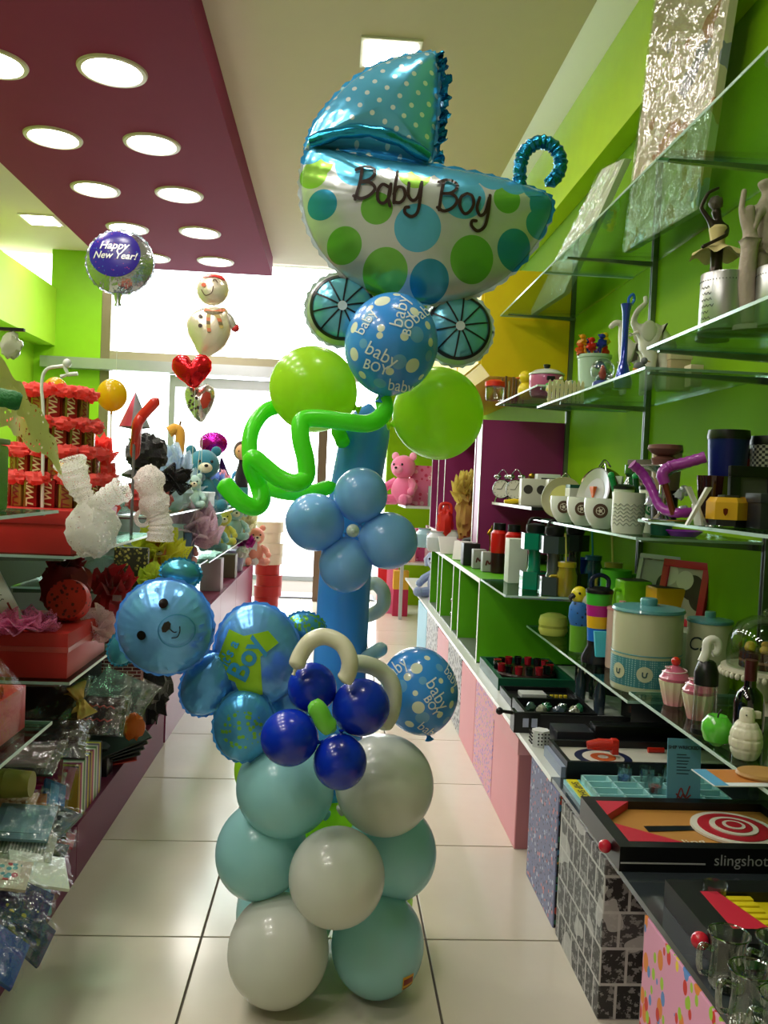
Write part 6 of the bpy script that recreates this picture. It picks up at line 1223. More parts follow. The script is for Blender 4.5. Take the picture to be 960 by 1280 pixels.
o_ = W(112, 636, 2.40); t = thing('net_bow', 'large white net bow with two ruched loops, at the red gift box corner', 'bow', o_, group='white net bows'); Q_ = lambda x, y, yy=2.4: W(x, y, yy)-o_
ruched([Q_(110, 630), Q_(98, 606), Q_(86, 574, 2.38)], (.022, .046)).build('loop', TRW, t); ruched([Q_(114, 632), Q_(134, 622, 2.37), Q_(156, 610, 2.36)], (.02, .038), 3).build('loop', TRW, t)
crumple(MB(), Q_(115, 661), (.072, .05, .078), 4, .16, 32, 20).build('pouf', tulle('f4f0ec', .72, 120), t); ruffle(MB(), Q_(118, 690), .045, 5, 4, .3, .6).build('net_end', TRW, t)
t = thing('price_tag', 'white square price tag beside the large white bow', 'tag', (-.69, 2.52, zt-.06), .3, rx=1.2); MB().box(-.035, .035, -.025, .025, 0, .002).build('tag', mat('e4e4de', .5), t, smooth=False)
o_ = W(190, 600, 3.14); t = thing('net_bow', 'second white net bow, rolled and drooping right of the candy tower', 'bow', o_, group='white net bows'); Q_ = lambda x, y, yy=3.14: W(x, y, yy)-o_
crumple(MB(), Q_(187, 603), (.055, .045, .06), 6, .2, 26, 16).build('roll', TRW, t); crumple(MB(), Q_(193, 630), (.055, .045, .055), 7, .2, 26, 16).build('roll', TRW, t); ruched([Q_(196, 640), Q_(201, 655), Q_(200, 676)], (.035, .05), 5).build('net_end', TRW, t)
MB().tube([Q_(178+8*cos(a*pi/10), 648+9*sin(a*pi/10)) for a in range(20)], .008, 10, closed=True).build('curl', TRW, t)
t = thing('net_bundle', 'coral red net bundle between the candy tower and drooping white bow', 'net', (-.90, 3.12, L1)); crumple(MB(), (0, 0, .16), (.12, .12, .165), 11, .3, 36, 24, 5).build('bundle', tulle('e8453c', .85, 200), t); ruffle(MB(), (0, -.03, .30), .10, 51, 7, .35, .8).build('net', TR_, t)
t = boxy('gift_carton', 'dark red carton behind the coral net bundle', 'box', -1.12, 3.3, L1, .2, .2, .24, mat('9c2024', .5))
t = thing('glass_pan', 'small clear plastic cup with black prints at the left of the candy tower', 'cup', (-1.02, 2.50, zt)); MB().lathe([(0, 0), (.05, 0), (.055, .04), (.03, .045), (0, .045)], 24).build('cup', cells('dotted_plastic', 'c8c4c0', ['303030'], 60, .3), t)
t = thing('pink_case', 'pink floral case with a clear lid lying on the red gift box', 'box', (-1.0, 2.44+.13, zt)); t.location = (-1.12, 2.60, zt); MB().box(-.08, .08, -.08, .08, 0, .035, bev=.006).build('case', cells('pink_floral_print', 'cf7684', ['e2b8bc', 'b05062'], 40, .3), t); MB().lathe([(.07, .0355), (.066, .055), (.04, .066), (0, .068)], 28, cap=False).build('lid', cells('clear_lid_print', 'c9c9c4', ['5a5a58'], 50, .25), t)
t = thing('headphone_toy', 'black and silver round toy wedged behind the pink case', 'toy', (-1.23, 2.60, zt)); MB().lathe([(.02, -.02), (.045, -.015), (.05, 0), (.045, .015), (.02, .02)], 24, TR(0, 0, .1, rx=pi/2, rz=.6)).tube([(.0, 0, 0), (0, 0, .06)], .012, 10).build('toy', mat('16181a', .2, coat=.6), t)
# --- L2 : green felt bag with foil basket
FELT = mat('5c8c2c', .9, 0, .05, .3, 200)
x = lx(5, 2.0, L2); t = thing('green_box', 'green felt covered box at the left photo edge', 'box', (-.93, 2.02, L2)); MB().box(-.13, .13, -.13, .13, 0, .16, bev=.012).build('box', FELT, t); MB().box(-.131, .131, -.131, .131, .161, .175, bev=.004).build('lid', mat('4c6c24', .8), t)
t = thing('foil_basket', 'cellophane wrapped basket with silver foil top and yellow straw', 'gift basket', (-.93, 2.03, L2+.176)); crumple(MB(), (0, 0, .09), (.105, .10, .09), 2, .12).build('straw', mat('cdbf5a', .7, 0, .25, .9, 40), t); ruffle(MB(), (0, 0, .15), .10, 5, 6, .25, .5).build('yellow_net', TRY, t)
crumple(MB(), (0, 0, .215), (.10, .09, .035), 12, .2).build('foil_top', foil('b8bcc0', .2, .9, .8, 20), t); MB().lathe([(.118, .0), (.125, .1), (.12, .19), (.07, .25)], 28, cap=False).build('wrapper', cello('ffffff', .9), t); crumple(MB(), (.01, -.02, .252), (.025, .02, .012), 3, .4, 12, 8).build('gold_tie', mat('b8902c', .3, .8), t)
LACEY = N('yellow_lace'); LACEY.set(.8); v = LACEY.n('ShaderNodeTexVoronoi'); v.inputs['Scale'].default_value = 75; LACEY.l(LACEY.obj(), v.inputs['Vector']); LACEY.col(lin('d9d07a')); tr = LACEY.n('ShaderNodeBsdfTransparent'); mx = LACEY.n('ShaderNodeMixShader'); nz = LACEY.noise(12, 2)
LACEY.l(LACEY.math('MULTIPLY', LACEY.math('LESS_THAN', v.outputs['Distance'], .26), LACEY.math('GREATER_THAN', nz, .46)), mx.inputs[0]); LACEY.l(LACEY.b.outputs[0], mx.inputs[1]); LACEY.l(tr.outputs[0], mx.inputs[2]); LACEY.l(mx.outputs[0], LACEY.out.inputs[0])
o_ = Vector((-.86, 1.90, L2+.22)); t = thing('lace_ribbon', 'wide yellow lace ribbon sweeping down from the foil basket', 'ribbon', o_); A, B_ = W(-10, 500, 1.86)-o_, W(73, 580, 2.3)-o_
def lf(u, v): c = A.lerp(B_, u); return c+Vector((.01*sin(u*9), .02*sin(u*5+v*3), (.5-v)*(.105-.03*u)+.03*sin(u*pi)+.006*sin(u*22+v*4)))
MB().grid(lf, 50, 12).build('lace', LACEY.m, t)
def lf2(u, v): c = (W(-8, 462, 1.9)-o_).lerp(W(62, 545, 2.1)-o_, u); return c+Vector((0, .02*sin(u*6), (.5-v)*.07+.008*sin(u*17+v*5)))
MB().grid(lf2, 40, 8).build('lace_tail', LACEY.m, t); MB().tube(smoothpath([W(-8, 496, 1.87)-o_, W(8, 498, 1.86)-o_, W(26, 503, 1.87)-o_], 5), [.018, .02, .021, .02, .02, .019, .02, .021, .02, .02, .016], 14).build('green_ribbon_roll', mat('1c6a2c', .6, 0, .1, .5, 150), t)
t = thing('white_toy', 'small clear bag hanging from a black clip at the left photo edge', 'bag', W(14, 432, 2.1)); MB().box(-.05, .03, -.006, .006, .035, .042).build('clip', BLK, t); crumple(MB(), (0, 0, .0), (.025, .015, .032), 5, .35, 14, 10).build('bag', mat('b8bca0', .2, 0, .2, coat=.6), t)
# hook stand behind
t = thing('hook_stand', 'white curved wire stand with a small white figure on its end', 'stand', W(55, 560, 2.60)*1); o_ = W(55, 560, 2.6); t.location = (o_.x, 2.6, zt+.0); o_ = Vector(t.location)
MB().tube(smoothpath([Vector((0, 0, 0)), W(54, 520, 2.6)-o_, W(52, 482, 2.6)-o_, W(58, 462, 2.6)-o_, W(80, 457, 2.6)-o_], 8), .005, 10).build('wire', WHT, t); f_ = MB(); f_.ball(W(84, 454, 2.6)-o_, .013, 12, 8).tube([W(80, 457, 2.6)-o_, W(85, 468, 2.6)-o_, W(76, 471, 2.6)-o_], .006, 8).tube([W(85, 468, 2.6)-o_, W(97, 467, 2.6)-o_], .006, 8); f_.build('figure', WHT, t)
# yellow balloons behind tower
latex_balloon(69, 492, 16, 3.2, latex('e8b81c', .4), 'yellow balloon peeping out left of the candy tower', 'yellow balloons behind the candy tower', 20, name='yellow_balloon'); yb = latex_balloon(140, 494, 18, 3.3, latex('e8c81c', .4), 'yellow balloon peeping out right of the candy tower', 'yellow balloons behind the candy tower', 20, name='yellow_balloon')
for b_ in [o for o in COL.objects if o.name.startswith('yellow_balloon')]: MB().tube([(0, 0, -.07), (0, .02, L1-b_.location.z+.002)], .003, 8).build('stick', WHT, b_)
# --- L0: red box with watermelon ribbon etc
cx_, w_, h_ = span(15, 130, 770, 2.60, L0); t = thing('red_basket', 'red open box of net and gifts on the lower glass shelf', 'gift basket', (-.98, 2.66, L0)); MB().box(-.24, .24, -.2, .2, 0, .13, bev=.003).build('box', REDB, t); MB().box(-.242, .242, -.202, .202, .075, .09).build('band', mat('c8504a', .4), t, smooth=False)
ZB = L0+.1305
t = thing('green_ribbon_spool', 'spool of green ribbon with red edge standing in the red box', 'ribbon spool', (-1.10, 2.58, ZB)); MB().lathe([(.05, -.03), (.1, -.03), (.1, .03), (.05, .03)], 36, TR(0, 0, .10, rx=pi/2), cap=False).build('ribbon', stripes('green_stripes', ['4f9c1c', '2c7c1c', '9cc86c'], .008, 2), t); MB().lathe([(.1, -.033), (.11, -.033), (.11, -.030), (.1, -.03)], 36, TR(0, 0, .11, rx=pi/2), cap=False).lathe([(.02, -.034), (.05, -.034), (.05, .034), (.02, .034)], 24, TR(0, 0, .10, rx=pi/2), cap=False).build('spool', mat('c84020', .5), t)
t = thing('red_sheet', 'bright orange red card strip behind the green spool', 'card', (-1.215, 2.60, ZB), 0, ry=.2); MB().box(-.025, .025, -.01, .01, 0, .2, bev=.002).build('strip', mat('d0341c', .5), t)
t = thing('net_scarf', 'pink net gathered along the front of the red box', 'net', (-.99, 2.50, ZB)); ruffle(ruffle(ruffle(MB(), (.0, 0, .02), .085, 3, 6, .3, .6), (.12, -.02, .01), .085, 6, 6, .3, .6), (-.12, 0, .05), .08, 9, 5, .3, .8).build('net', TRP, t)
t = thing('sample_card', 'white card with black writing tucked in the red box', 'card', (-.90, 2.50, ZB+.0), .0, ry=-.5); MB().box(-.035, .035, -.003, .003, 0, .17).build('card', mat('dcdcd4', .5), t, smooth=False)
a = MB(); [strokes(a, [[(-.02+k*.005, .135-.014*i+.003*(k % 2)) for k in range(7)]], .0025, lambda u, v: (u, -.0036, v), 1) for i in range(4)]; a.build('writing', mat('404440', .5), t, smooth=False)
MB().box(.012, .018, -.0036, -.0031, .01, .08).build('stripe', mat('8c2c20', .5), t, smooth=False)
t = thing('heart_box', 'red round box with dark specks right of the white card', 'box', (-.80, 2.66, ZB)); MB().lathe([(0, -.03), (.06, -.03), (.065, 0), (.06, .03), (0, .03)], 28, TR(0, 0, .065, rx=pi/2-.3)).build('box', cells('speckled_red', 'd02c1c', ['6c1410'], 60, .3), t)
t = thing('red_gift', 'dark red netted gift pouch behind the round red box', 'gift', (-.86, 2.82, ZB)); crumple(MB(), (0, 0, .08), (.08, .06, .085), 7, .3).build('pouch', mat('8c1418', .5), t); ruffle(MB(), (0, 0, .16), .06, 7, 5, .4).build('net', tulle('8a141c', .8, 200), t)
t = thing('red_gift', 'crimson wrapped gift with a silver tag by the shelf end', 'gift', (-.755, 3.0, L0)); crumple(MB(), (0, 0, .10), (.07, .08, .10), 9, .3).build('pouch', mat('a01420', .4), t); ruffle(MB(), (0, 0, .19), .07, 17, 5, .4).build('net', tulle('a81420', .8, 200), t); MB().box(.02, .05, -.08, -.078, .16, .18).build('tag', CHROME, t, smooth=False)
t = thing('white_fan', 'pale pink folded net beside the teddy balloon ear', 'net', (-.75, 2.76, L0)); ruffle(MB(), (0, 0, .09), .08, 21, 6, .2, .9).build('net', tulle('e8c8cc', .7, 200), t)
# --- L0 near: small red box with tissue, white bag
t = thing('red_box', 'small red box filled with crumpled red tissue in cellophane', 'gift basket', (-.90, 2.10, L0n)); MB().box(-.13, .13, -.12, .12, 0, .11, bev=.002).build('box', mat('c02420', .45), t); ruffle(ruffle(MB(), (-.03, 0, .10), .09, 31, 6, .5, .5), (.05, -.02, .10), .07, 32, 6, .5, .5).build('tissue', mat('b0181c', .7), t)
MB().box(-.132, .132, -.1215, -.1205, .05, .065).build('gold_ribbon', mat('8c6a2c', .4, .4), t, smooth=False); MB().lathe([(.15, .0), (.16, .12), (.1, .2), (.05, .24)], 24, cap=False).build('wrapper', cello('ffffff', .9), t)
t = thing('paper_bag', 'white paper bag with grey lines and yellow torn top at the left photo edge', 'bag', (-.83, 1.84, L0n)); MB().box(-.05, .035, -.04, .04, 0, .14, bev=.003).build('bag', stripes('lined_paper', ['e0e0d8', 'e0e0d8', 'a8acb0', 'e0e0d8', 'd8cc30'], .028, 2), t); crumple(MB(), (-.01, 0, .155), (.05, .05, .022), 4, .5).build('top', mat('d8d078', .7), t)
boxy('dark_red_box', 'dark red gift box at the back of the lower shelf, near the photo edge', 'box', -1.16, 2.12, L0n, .2, .2, .16, mat('7a1a1a', .5))
# --- goods pile on the plinth
ZP = .1635
rnd = random.Random(11)
def pk(px, py, Y, w, d, c, label, tilt=(0, 0, 0), pm=None, clear=True, h=.014, z=None, name='packet', cat='packet'):
    p = W(px, py, Y); return packet(name, label, (p.x, p.y, p.z if z is None else z), w, d, mat(c, .5) if isinstance(c, str) else c, tilt, rnd.random()*9, 'packets piled on the purple plinth', cat, h, clear, pm)
t = boxy('striped_bag', 'gift bag with yellow, magenta, green and white upright stripes', 'bag', -.80, 2.72, ZP, .13, .26, .17, stripes('bag_stripes', ['b8902c', 'a81c5c', 'd8d8c8', '5a8a4c', 'c8c8b8', '6a4a80', 'c8b428', '1c1c20'], .016, 1)); 
MB().box(-.064, .064, -.1315, -.1305, .003, .165).build('front_panel', stripes('front_stripes', ['3a2450', 'b8902c', 'b8902c', 'a81c5c', '9cb4a0', 'd8d4c0'], .0215, 0), t, smooth=False)
boxy('black_bag', 'small black bag with a red mark right of the striped bag', 'bag', -.80, 3.02, ZP, .10, .08, .10, mat('16141a', .4))
t = thing('brick_box', 'small box printed as a dark red brick wall', 'box', (-.82, 3.46, .385), .12); n = N('brick_print'); n.set(.6); mp = n.n('ShaderNodeMapping'); cx2 = n.n('ShaderNodeCombineXYZ'); sx = n.n('ShaderNodeSeparateXYZ'); n.l(n.obj(), sx.inputs[0]); n.l(n.math('ADD', sx.outputs[0], sx.outputs[1]), cx2.inputs[0]); n.l(sx.outputs[2], cx2.inputs[1]); b = n.n('ShaderNodeTexBrick'); b.inputs['Scale'].default_value = 1; b.inputs['Brick Width'].default_value = .036; b.inputs['Row Height'].default_value = .014; b.inputs['Mortar Size'].default_value = .0014
b.inputs['Color1'].default_value = (*lin('7a2c34'), 1); b.inputs['Color2'].default_value = (*lin('5c2028'), 1); b.inputs['Mortar'].default_value = (*lin('d8c0b8'), 1); n.l(cx2.outputs[0], b.inputs[0]); n.col(b.outputs[0]); MB().box(-.075, .075, -.06, .06, 0, .12, bev=.002).build('box', n.m, t); MB().box(-.07, .078, -.062, .062, -.012, -.001).build('tray', mat('b8a898', .5), t, smooth=False)
boxy('black_carton', 'black carton under the brick patterned box', 'box', -.87, 3.50, ZP, .24, .3, .205, mat('111114', .4))
t = thing('black_hat', 'black felt hat pile at the back of the plinth behind the brick box', 'hat', (-1.05, 3.66, ZP)); MB().lathe([(0, 0), (.2, 0), (.2, .2), (.14, .28), (.1, .34), (0, .35)], 28).build('crown', fabric('0c0c0e'), t)
t = thing('black_wig', 'black fluffy wig between the brick box and the teddy balloon', 'wig', (-.74, 3.68, ZP+.0)); crumple(MB(), (-.04, 0, .19), (.11, .12, .19), 14, .5, 30, 20, 5).build('hair', fabric('08080a'), t)
t = thing('black_cloth', 'dark pile of folded black fabric at the back of the plinth', 'fabric', (-1.04, 2.9, ZP)); crumple(MB(), (0, 0, .16), (.18, .22, .13), 15, .35, 30, 20).build('cloth', fabric('0d0d10'), t)
t = thing('black_cloth', 'black folded fabric below the small red box', 'fabric', (-1.08, 2.12, ZP)); crumple(MB(), (0, 0, .14), (.17, .25, .11), 16, .35, 30, 20).build('cloth', fabric('101014'), t)
for i in range(5):
    t = thing('card_folder', ('red edged', 'black lower', 'black middle', 'black upper', 'black topmost')[i]+' stiff folder fanned at the plinth edge under the black packets', 'folder', (-.80+.012*i, 3.24-.03*i, ZP+.012+.025*i), .25+.05*i, rx=.05, ry=-.15-.04*i, group='folders fanned at the plinth edge'); MB().box(-.10, .085, -.16, .16, 0, .006, bev=.002).build('folder', mat('c02c24' if i == 0 else '141416', .35), t); MB().box(.0855, .088, -.16, .16, 0, .006).build('edge', mat('b02822' if i == 0 else '8c8c86', .4), t, smooth=False)
t = thing('red_tray', 'bright red curved plastic strip leaning at the plinth edge', 'tray', (-.755, 3.36, ZP+.02), .1, ry=-.5); MB().box(-.02, .0, -.2, .2, 0, .14, bev=.006).build('strip', mat('d83024', .35), t)
p = pk(120, 895, 2.72, .20, .18, '0f0f12', 'black packet with red lettering in crinkled cellophane, on top of the pile', (.5, .1, .15), None); a = MB(); [strokes(a, [[(-.06+k*.011, yy+.010*((k+j) % 2)) for k in range(11)]], .006, lambda u, v: (u, v, .0095), 1) for j, yy in enumerate((.03, -.03))]; a.build('red_writing', mat('8c2018', .5), p, smooth=False)
t = thing('orange_pouch', 'small orange pouch between the brick box and red strip', 'pouch', W(167, 908, 3.0)); crumple(MB(), (0, 0, 0), (.04, .02, .045), 3, .35, 16, 10).build('pouch', mat('c8601c', .4), t)
t = thing('silver_ball', 'shiny crumpled silver bauble over the black packet', 'bauble', W(150, 884, 2.95)); crumple(MB(), (0, 0, 0), .028, 6, .25, 16, 10).build('bauble', foil('9aa4b4', .12, .95, .6, 40), t)
t = bow('gold_bow', 'thin gold ribbon bow on the black packets', *W(100, 875, 2.62), .05, mat('c0a050', .4, .3), 4, 0, 1.2)
pk(60, 875, 2.66, .22, .20, '17171a', 'black packet leaning against the small red box', (.9, .2, .1)); pk(150, 870, 3.2, .24, .2, '121216', 'black flat packet with clear film behind the gold bow', (.6, .3, -.2)); pk(60, 925, 2.45, .22, .2, '1a1a1c', 'black clear wrapped packet below the small red box', (.3, .1, .3)); pk(40, 950, 2.30, .16, .14, '2c2a2a', 'grey smoky packet above the olive cups', (.4, .0, .0), mat('5c5448', .5))
t = thing('cup_stack', 'stack of olive green paper cups lying on its side', 'cups', W(40, 980, 2.16)); 
for i in range(5): MB().lathe([(.031, 0), (.036, .06), (.037, .062), (.033, .06)], 28, TR(-.012*i, 0, 0, ry=-pi/2), cap=False).build('cup', mat('8c8030', .5), t)
MB().lathe([(0, 0), (.031, 0), (.036, .07)], 28, TR(0, 0, 0, ry=-pi/2), cap=False).build('outer_cup', mat('8c8030', .5), t)
boxy('wooden_tray', 'light wooden tray under the olive cups', 'tray', -.90, 2.20, ZP+.05, .2, .16, .03, mat('b89a5c', .5)); boxy('flat_pack', 'grey flat pack supporting the wooden tray', 'box', -.93, 2.2, ZP, .24, .24, .048, mat('3c4048', .5))
pk(30, 1030, 2.10, .15, .15, '6c8ca0', 'pale blue square packet with a blue edge in the pile', (.25, .1, .15), mat('7fa0b4', .4)); pk(66, 1000, 2.36, .08, .14, '3070b0', 'narrow bright blue packet standing in the pile', (.5, .5, .5), mat('50a0d8', .4)); pk(74, 978, 2.48, .09, .12, 'c86a8a', 'pink and white packet at the left of the striped bag', (.6, .2, .2), cells('pink_print', 'e0a0b0', ['c83c5c', 'e8e0d8'], 40, .35))
pk(58, 965, 2.45, .1, .1, 'b8285c', 'magenta packet behind the pink and white one', (.8, .1, .3)); pk(20, 1008, 2.18, .11, .1, 'b89068', 'beige food coloured packet with a pattern under the blue one', (.2, -.1, .1), cells('beige_print', 'c8a888', ['8c5c44', 'e0d0b8'], 50, .4)); pk(62, 1030, 2.28, .13, .14, '5a6470', 'grey blue packet under the bright blue one', (.3, .2, -.3), cells('grey_print2', '6c7884', ['a8b4bc', '3c4450'], 40, .35))
pk(60, 1032, 2.3, .1, .12, '4c3c34', 'brown packet stacked against the striped bag', (.3, .3, .5)); pk(62, 1050, 2.28, .14, .08, 'b8304c', 'pink striped packet on the plinth edge', (.15, .2, .2), stripes('pink_stripes', ['c83c5c', 'e8c0c8'], .006, 0)); pk(55, 1062, 2.2, .13, .07, '2c3444', 'dark grey packet below the pink striped one', (.1, .2, .1)); pk(25, 1062, 2.05, .17, .12, 'a8aca0', 'clear crinkled packet of white straws', (.2, .15, .2), stripes('straw_stripes', ['c8c8bc', '8c9088'], .004, 0))
pk(47, 1090, 1.98, .15, .13, 'e4e2d8', 'white paper packet with red thread hanging over the edge', (.25, .35, .5)); pk(5, 1095, 1.86, .12, .10, 'c8b4a8', 'pale pink and white packet under the white paper packet', (.3, .2, .2), cells('mixed_print', 'd8c8bc', ['c84c5c', '5ca0b0'], 50, .35))
pk(28, 1132, 1.86, .13, .13, '2a1c5c', 'dark purple party packet with yellow figures', (.35, .55, .25), cells('party_print', '2a1c5c', ['c8b040'], 30, .18)); pk(30, 1165, 1.82, .14, .12, '1c2450', 'navy packet drooping over the plinth below the purple one', (.3, .8, .2), cells('navy_print', '1c2450', ['6a6a48', '303c70'], 30, .3)); pk(48, 1125, 1.95, .07, .1, '7fb0c4', 'light blue sliver of a packet beside the purple one', (.3, .5, .5)); pk(-8, 1190, 1.7, .14, .14, '24408c', 'blue packet at the bottom left of the pile', (.2, .7, .2))
pk(42, 1002, 2.3, .08, .06, 'c86828', 'orange and white packet right of the olive cups', (.4, .1, .3), cells('orange_print', 'd0906c', ['c8482c', 'd8d8c8'], 50, .35)); pk(60, 950, 2.5, .1, .06, '5c7a2c', 'green and yellow packet behind the pink one', (.6, .1, .1), stripes('mixed_stripes', ['c8b428', '4c8c2c', '5c2c6c'], .03, 0))
t = thing('plastic_base', 'grey pile of flat stock under the packets, along the plinth', 'stock', (-.96, 1.95, ZP)); crumple(MB(), (0, 0, .07), (.15, .42, .05), 25, .25, 30, 16).build('stock', mat('4a4440', .6, 0, .3), t)

# ---- toys on the far left shelves
before_ = set(COL.objects)
gt = 'soft toys and gifts on the far left shelves'
def toy(px, Y, z, s, c, label, rz=.5, **k): return plush('soft_toy', label, at(px, Y, z), Y, z, s, fabric(c), rz, gt, **k)
t = thing('party_hat', 'grey and pink cone hat behind the candy tower', 'hat', (at(168, 3.44, 1.10)-.0, 3.40, L1+.0)); MB().lathe([(.06, .42), (.0, .56)], 28, TR(0, 0, 0, rx=.0, ry=.0)).build('cone', stripes('hat_stripes', ['8a8f96', '8a8f96', 'd8506c'], .05, 0), t); MB().lathe([(.006, 0), (.006, .41), (.062, .4195)], 12).build('stand', mat('707478', .5), t)
model_balloon('modelling_balloon', 'coral red balloon sticking up beside the cone hat', [(168, 575, 3.45), (170, 548, 3.4), (172, 530, 3.3), (178, 520, 3.3), (186, 511, 3.28), (198, 498, 3.26)], 6.5*3.3/F, latex('e04438', .25), group='long twisted modelling balloons', tip=False)
t = thing('top_hat', 'black feathered hat on a red box behind the white drooping bow', 'hat', (at(182, 3.72, 1.2), 3.72, LF1+.15)); crumple(MB(), (0, 0, .11), (.085, .08, .085), 3, .25, 30, 18, 5).build('feathers', fabric('0c0c10'), t); MB().lathe([(.06, 0), (.10, .01), (.10, .02), (.07, .04)], 28).build('brim', mat('1a1a1e', .5), t)
t = thing('red_basket', 'red bristly basket under the black feathered hat', 'basket', (at(185, 3.72, LF1)-.0, 3.72, LF1)); crumple(MB(), (0, 0, .075), (.10, .10, .075), 4, .25, 30, 18, 6).build('basket', fabric('b8201c'), t)
t = bow('black_bow', 'large black net bow with drooping loops', at(221, 3.66, 1.2), 3.60, LF1+.15, .06, BLKN, 5, .3, .9); crumple(MB(), (0, .02, -.02), (.035, .03, .11), 7, .3, 20, 14).build('net', BLKN, t)
t = boxy('gift_carton', 'white blue carton on the glass under the black bow', 'box', at(233, 3.80, LF1)+.0, 3.86, LF1, .20, .22, .065, mat('a4bac0', .5), lid=mat('b8c8cc', .5)); MB().box(-.09, .09, -.1135, -.1125, .045, .058).build('yellow_strip', mat('c8cc4c', .5), t, smooth=False)
t = thing('net_gift', 'pale blue net wrapped gift with white peaks', 'gift', (at(217, 4.1, LF1)-.02, 4.15, LF1)); crumple(MB(), (0, 0, .09), (.09, .08, .09), 5, .3).build('gift', mat('a8c4d4', .5), t); ruffle(MB(), (0, 0, .19), .09, 15, 6, .4, 1.3).build('net', tulle('c4d8ec', .7, 200), t)
t = thing('chocolate_egg', 'brown egg in yellow clear wrap under the teal toy', 'sweet', (at(252, 3.74, LF1)+.03, 3.70, LF1+.0)); MB().box(-.05, .05, -.04, .05, 0, .066, bev=.003).build('base', mat('9cb0b4', .5), t); crumple(MB(), (.01, -.01, .11), (.036, .03, .045), 2, .08).build('egg', mat('5a3420', .35), t); ruffle(MB(), (-.03, 0, .09), .05, 4, 5, .3).build('wrap', tulle('c8c44c', .8, 200), t)
toy(252, 4.2, LF1+.0, .35, '2c7c94', 'teal soft toy sitting behind the brown egg, with a cream muzzle', .3)
toy(285, 4.5, LF1, .17, '4aa8e0', 'bright blue fluffy toy with two dark eyes', .3, ears='long'); toy(298, 4.3, LF1-.0, .12, 'e8cc28', 'yellow chick toy at the end of the shelf', .2, m2=mat('e07820', .5))
toy(240, 4.75, LF1, .2, 'b8dcd8', 'pale mint soft toy behind the teal one', .3)
t = thing('pink_bow_pack', 'magenta and purple foil rosette balloon above the teal toy', 'balloon', (at(268, 4.9, 1.4), 4.86, LF1)); MB().tube([(0, 0, 0), (0, 0, .34)], .004, 8).build('stick', WHT, t); mb, _f = foil_mesh([(.075*cos(a*pi/10), .06*sin(a*pi/10)) for a in range(20)], .035, (0, 0), 12, .2, 30); mb.build('foil', foil('b01c9c', .2, .8), t, (0, 0, .38))
t = thing('paper_wing', 'purple folded fan with gold dots', 'toy', (at(285, 4.95, LF1), 4.95, LF1)); MB().grid(lambda u, v: (.13*(u-.5)*(1.1-v)-.05*v, .02*sin(u*30), .04+.24*v), 30, 4).build('fan', cells('gold_dotted_purple', '5a2c8c', ['d8b83c'], 40, .15), t)
t = thing('giraffe_toy', 'orange giraffe neck toy poking above the blue net gift', 'soft toy', (at(220, 4.6, LF1), 4.6, LF1)); MB().tube(smoothpath([(0, 0, 0), (.0, 0, .2), (.01, 0, .38), (-.01, 0, .42), (-.05, -.01, .40)], 5), [.04]*6+[.026]*10+[.03]*5, 12).build('body', fabric('e0a038'), t); MB().tube([(0, 0, .42), (.01, 0, .46)], .006, 8).build('horn', mat('6c4420', .6), t)
t = thing('doll', 'small doll with dark brown hair and a black dress', 'doll', (at(300, 5.3, 1.0), 5.3, 1.0)); skinned([[((0, 0, .12), .05), ((0, 0, .22), .04), ((0, 0, .27), .018), ((0, 0, .30), .03)], [((0, 0, .12), .05), ((.03, 0, .02), .02)], [((0, 0, .12), .05), ((-.03, 0, .02), .02)], [((0, 0, .24), .035), ((.07, -.01, .2), .014), ((.085, -.03, .14), .012)], [((0, 0, .24), .035), ((-.07, -.01, .2), .014), ((-.085, -.03, .14), .012)]], 'body', fabric('101014'), t); MB().ball((0, -.02, .335), (.042, .038, .05), 16, 12).build('face', mat('d8a078', .6), t); MB().ball((0, .01, .345), (.058, .045, .065), 16, 12).build('hair', fabric('3a2014'), t)
k = MB(); [k.ball((q*.016, -.055, .34), .005, 8, 6) for q in (-1, 1)]; k.build('eyes', BLK, t)
t = boxy('green_gift_box', 'dark turquoise box beside the doll', 'box', at(305, 5.2, 1.0)-.02, 5.12, 1.0, .10, .08, .11, mat('2c7c74', .5)); 
# second row (z .74)
Z7 = .741
t = thing('gold_print_pack', 'black and gold patterned bag left of the yellow wrapped dog', 'bag', (at(166, 3.68, .85), 3.66, Z7)); MB().box(-.07, .07, -.02, .02, 0, .17, bev=.006).build('bag', cells('gold_scroll_print', '2a2a18', ['a89c4c', '6c642c'], 50, .3), t)
toy(196, 3.68, Z7, .17, 'c8742c', 'brown toy dog in a yellow hat, wrapped in yellow net', .3, extra=lambda t: (MB().lathe([(.045, .15), (.038, .17), (.03, .19), (0, .195)], 20).build('hat', mat('e8c41c', .5), t), ruffle(MB(), (0, .04, .09), .12, 3, 7, .3, 1).build('net', TRY, t)))
toy(226, 3.72, Z7, .19, 'eca0a8', 'pink soft toy in lilac pink net', .3, extra=lambda t: ruffle(MB(), (.02, .05, .12), .14, 13, 7, .35, 1).build('net', TRL, t))
t = thing('yellow_net_bow', 'yellow green net gathered below the pink toy', 'bow', (-.74, 3.64, Z7-.03)); ruffle(ruffle(MB(), (0, 0, .05), .075, 5, 7, .3, 1), (.02, -.0, -.06), .065, 8, 7, .3, 1).build('net', tulle('d4e04c', .8, 200), t); crumple(MB(), (.02, -.03, -.03), (.025, .02, .03), 3, .4, 12, 8).build('knot', mat('6a3c2c', .6), t)
t = thing('white_box', 'white grey stacked boxes under the carton shelf', 'box', (at(226, 4.2, .9), 4.2, Z7)); MB().box(-.10, .02, -.05, .05, 0, .2, bev=.003).build('box', mat('a8b4b8', .5), t); MB().box(.025, .06, -.05, .05, 0, .16, bev=.003).build('slim_box', mat('4c5c80', .5), t)
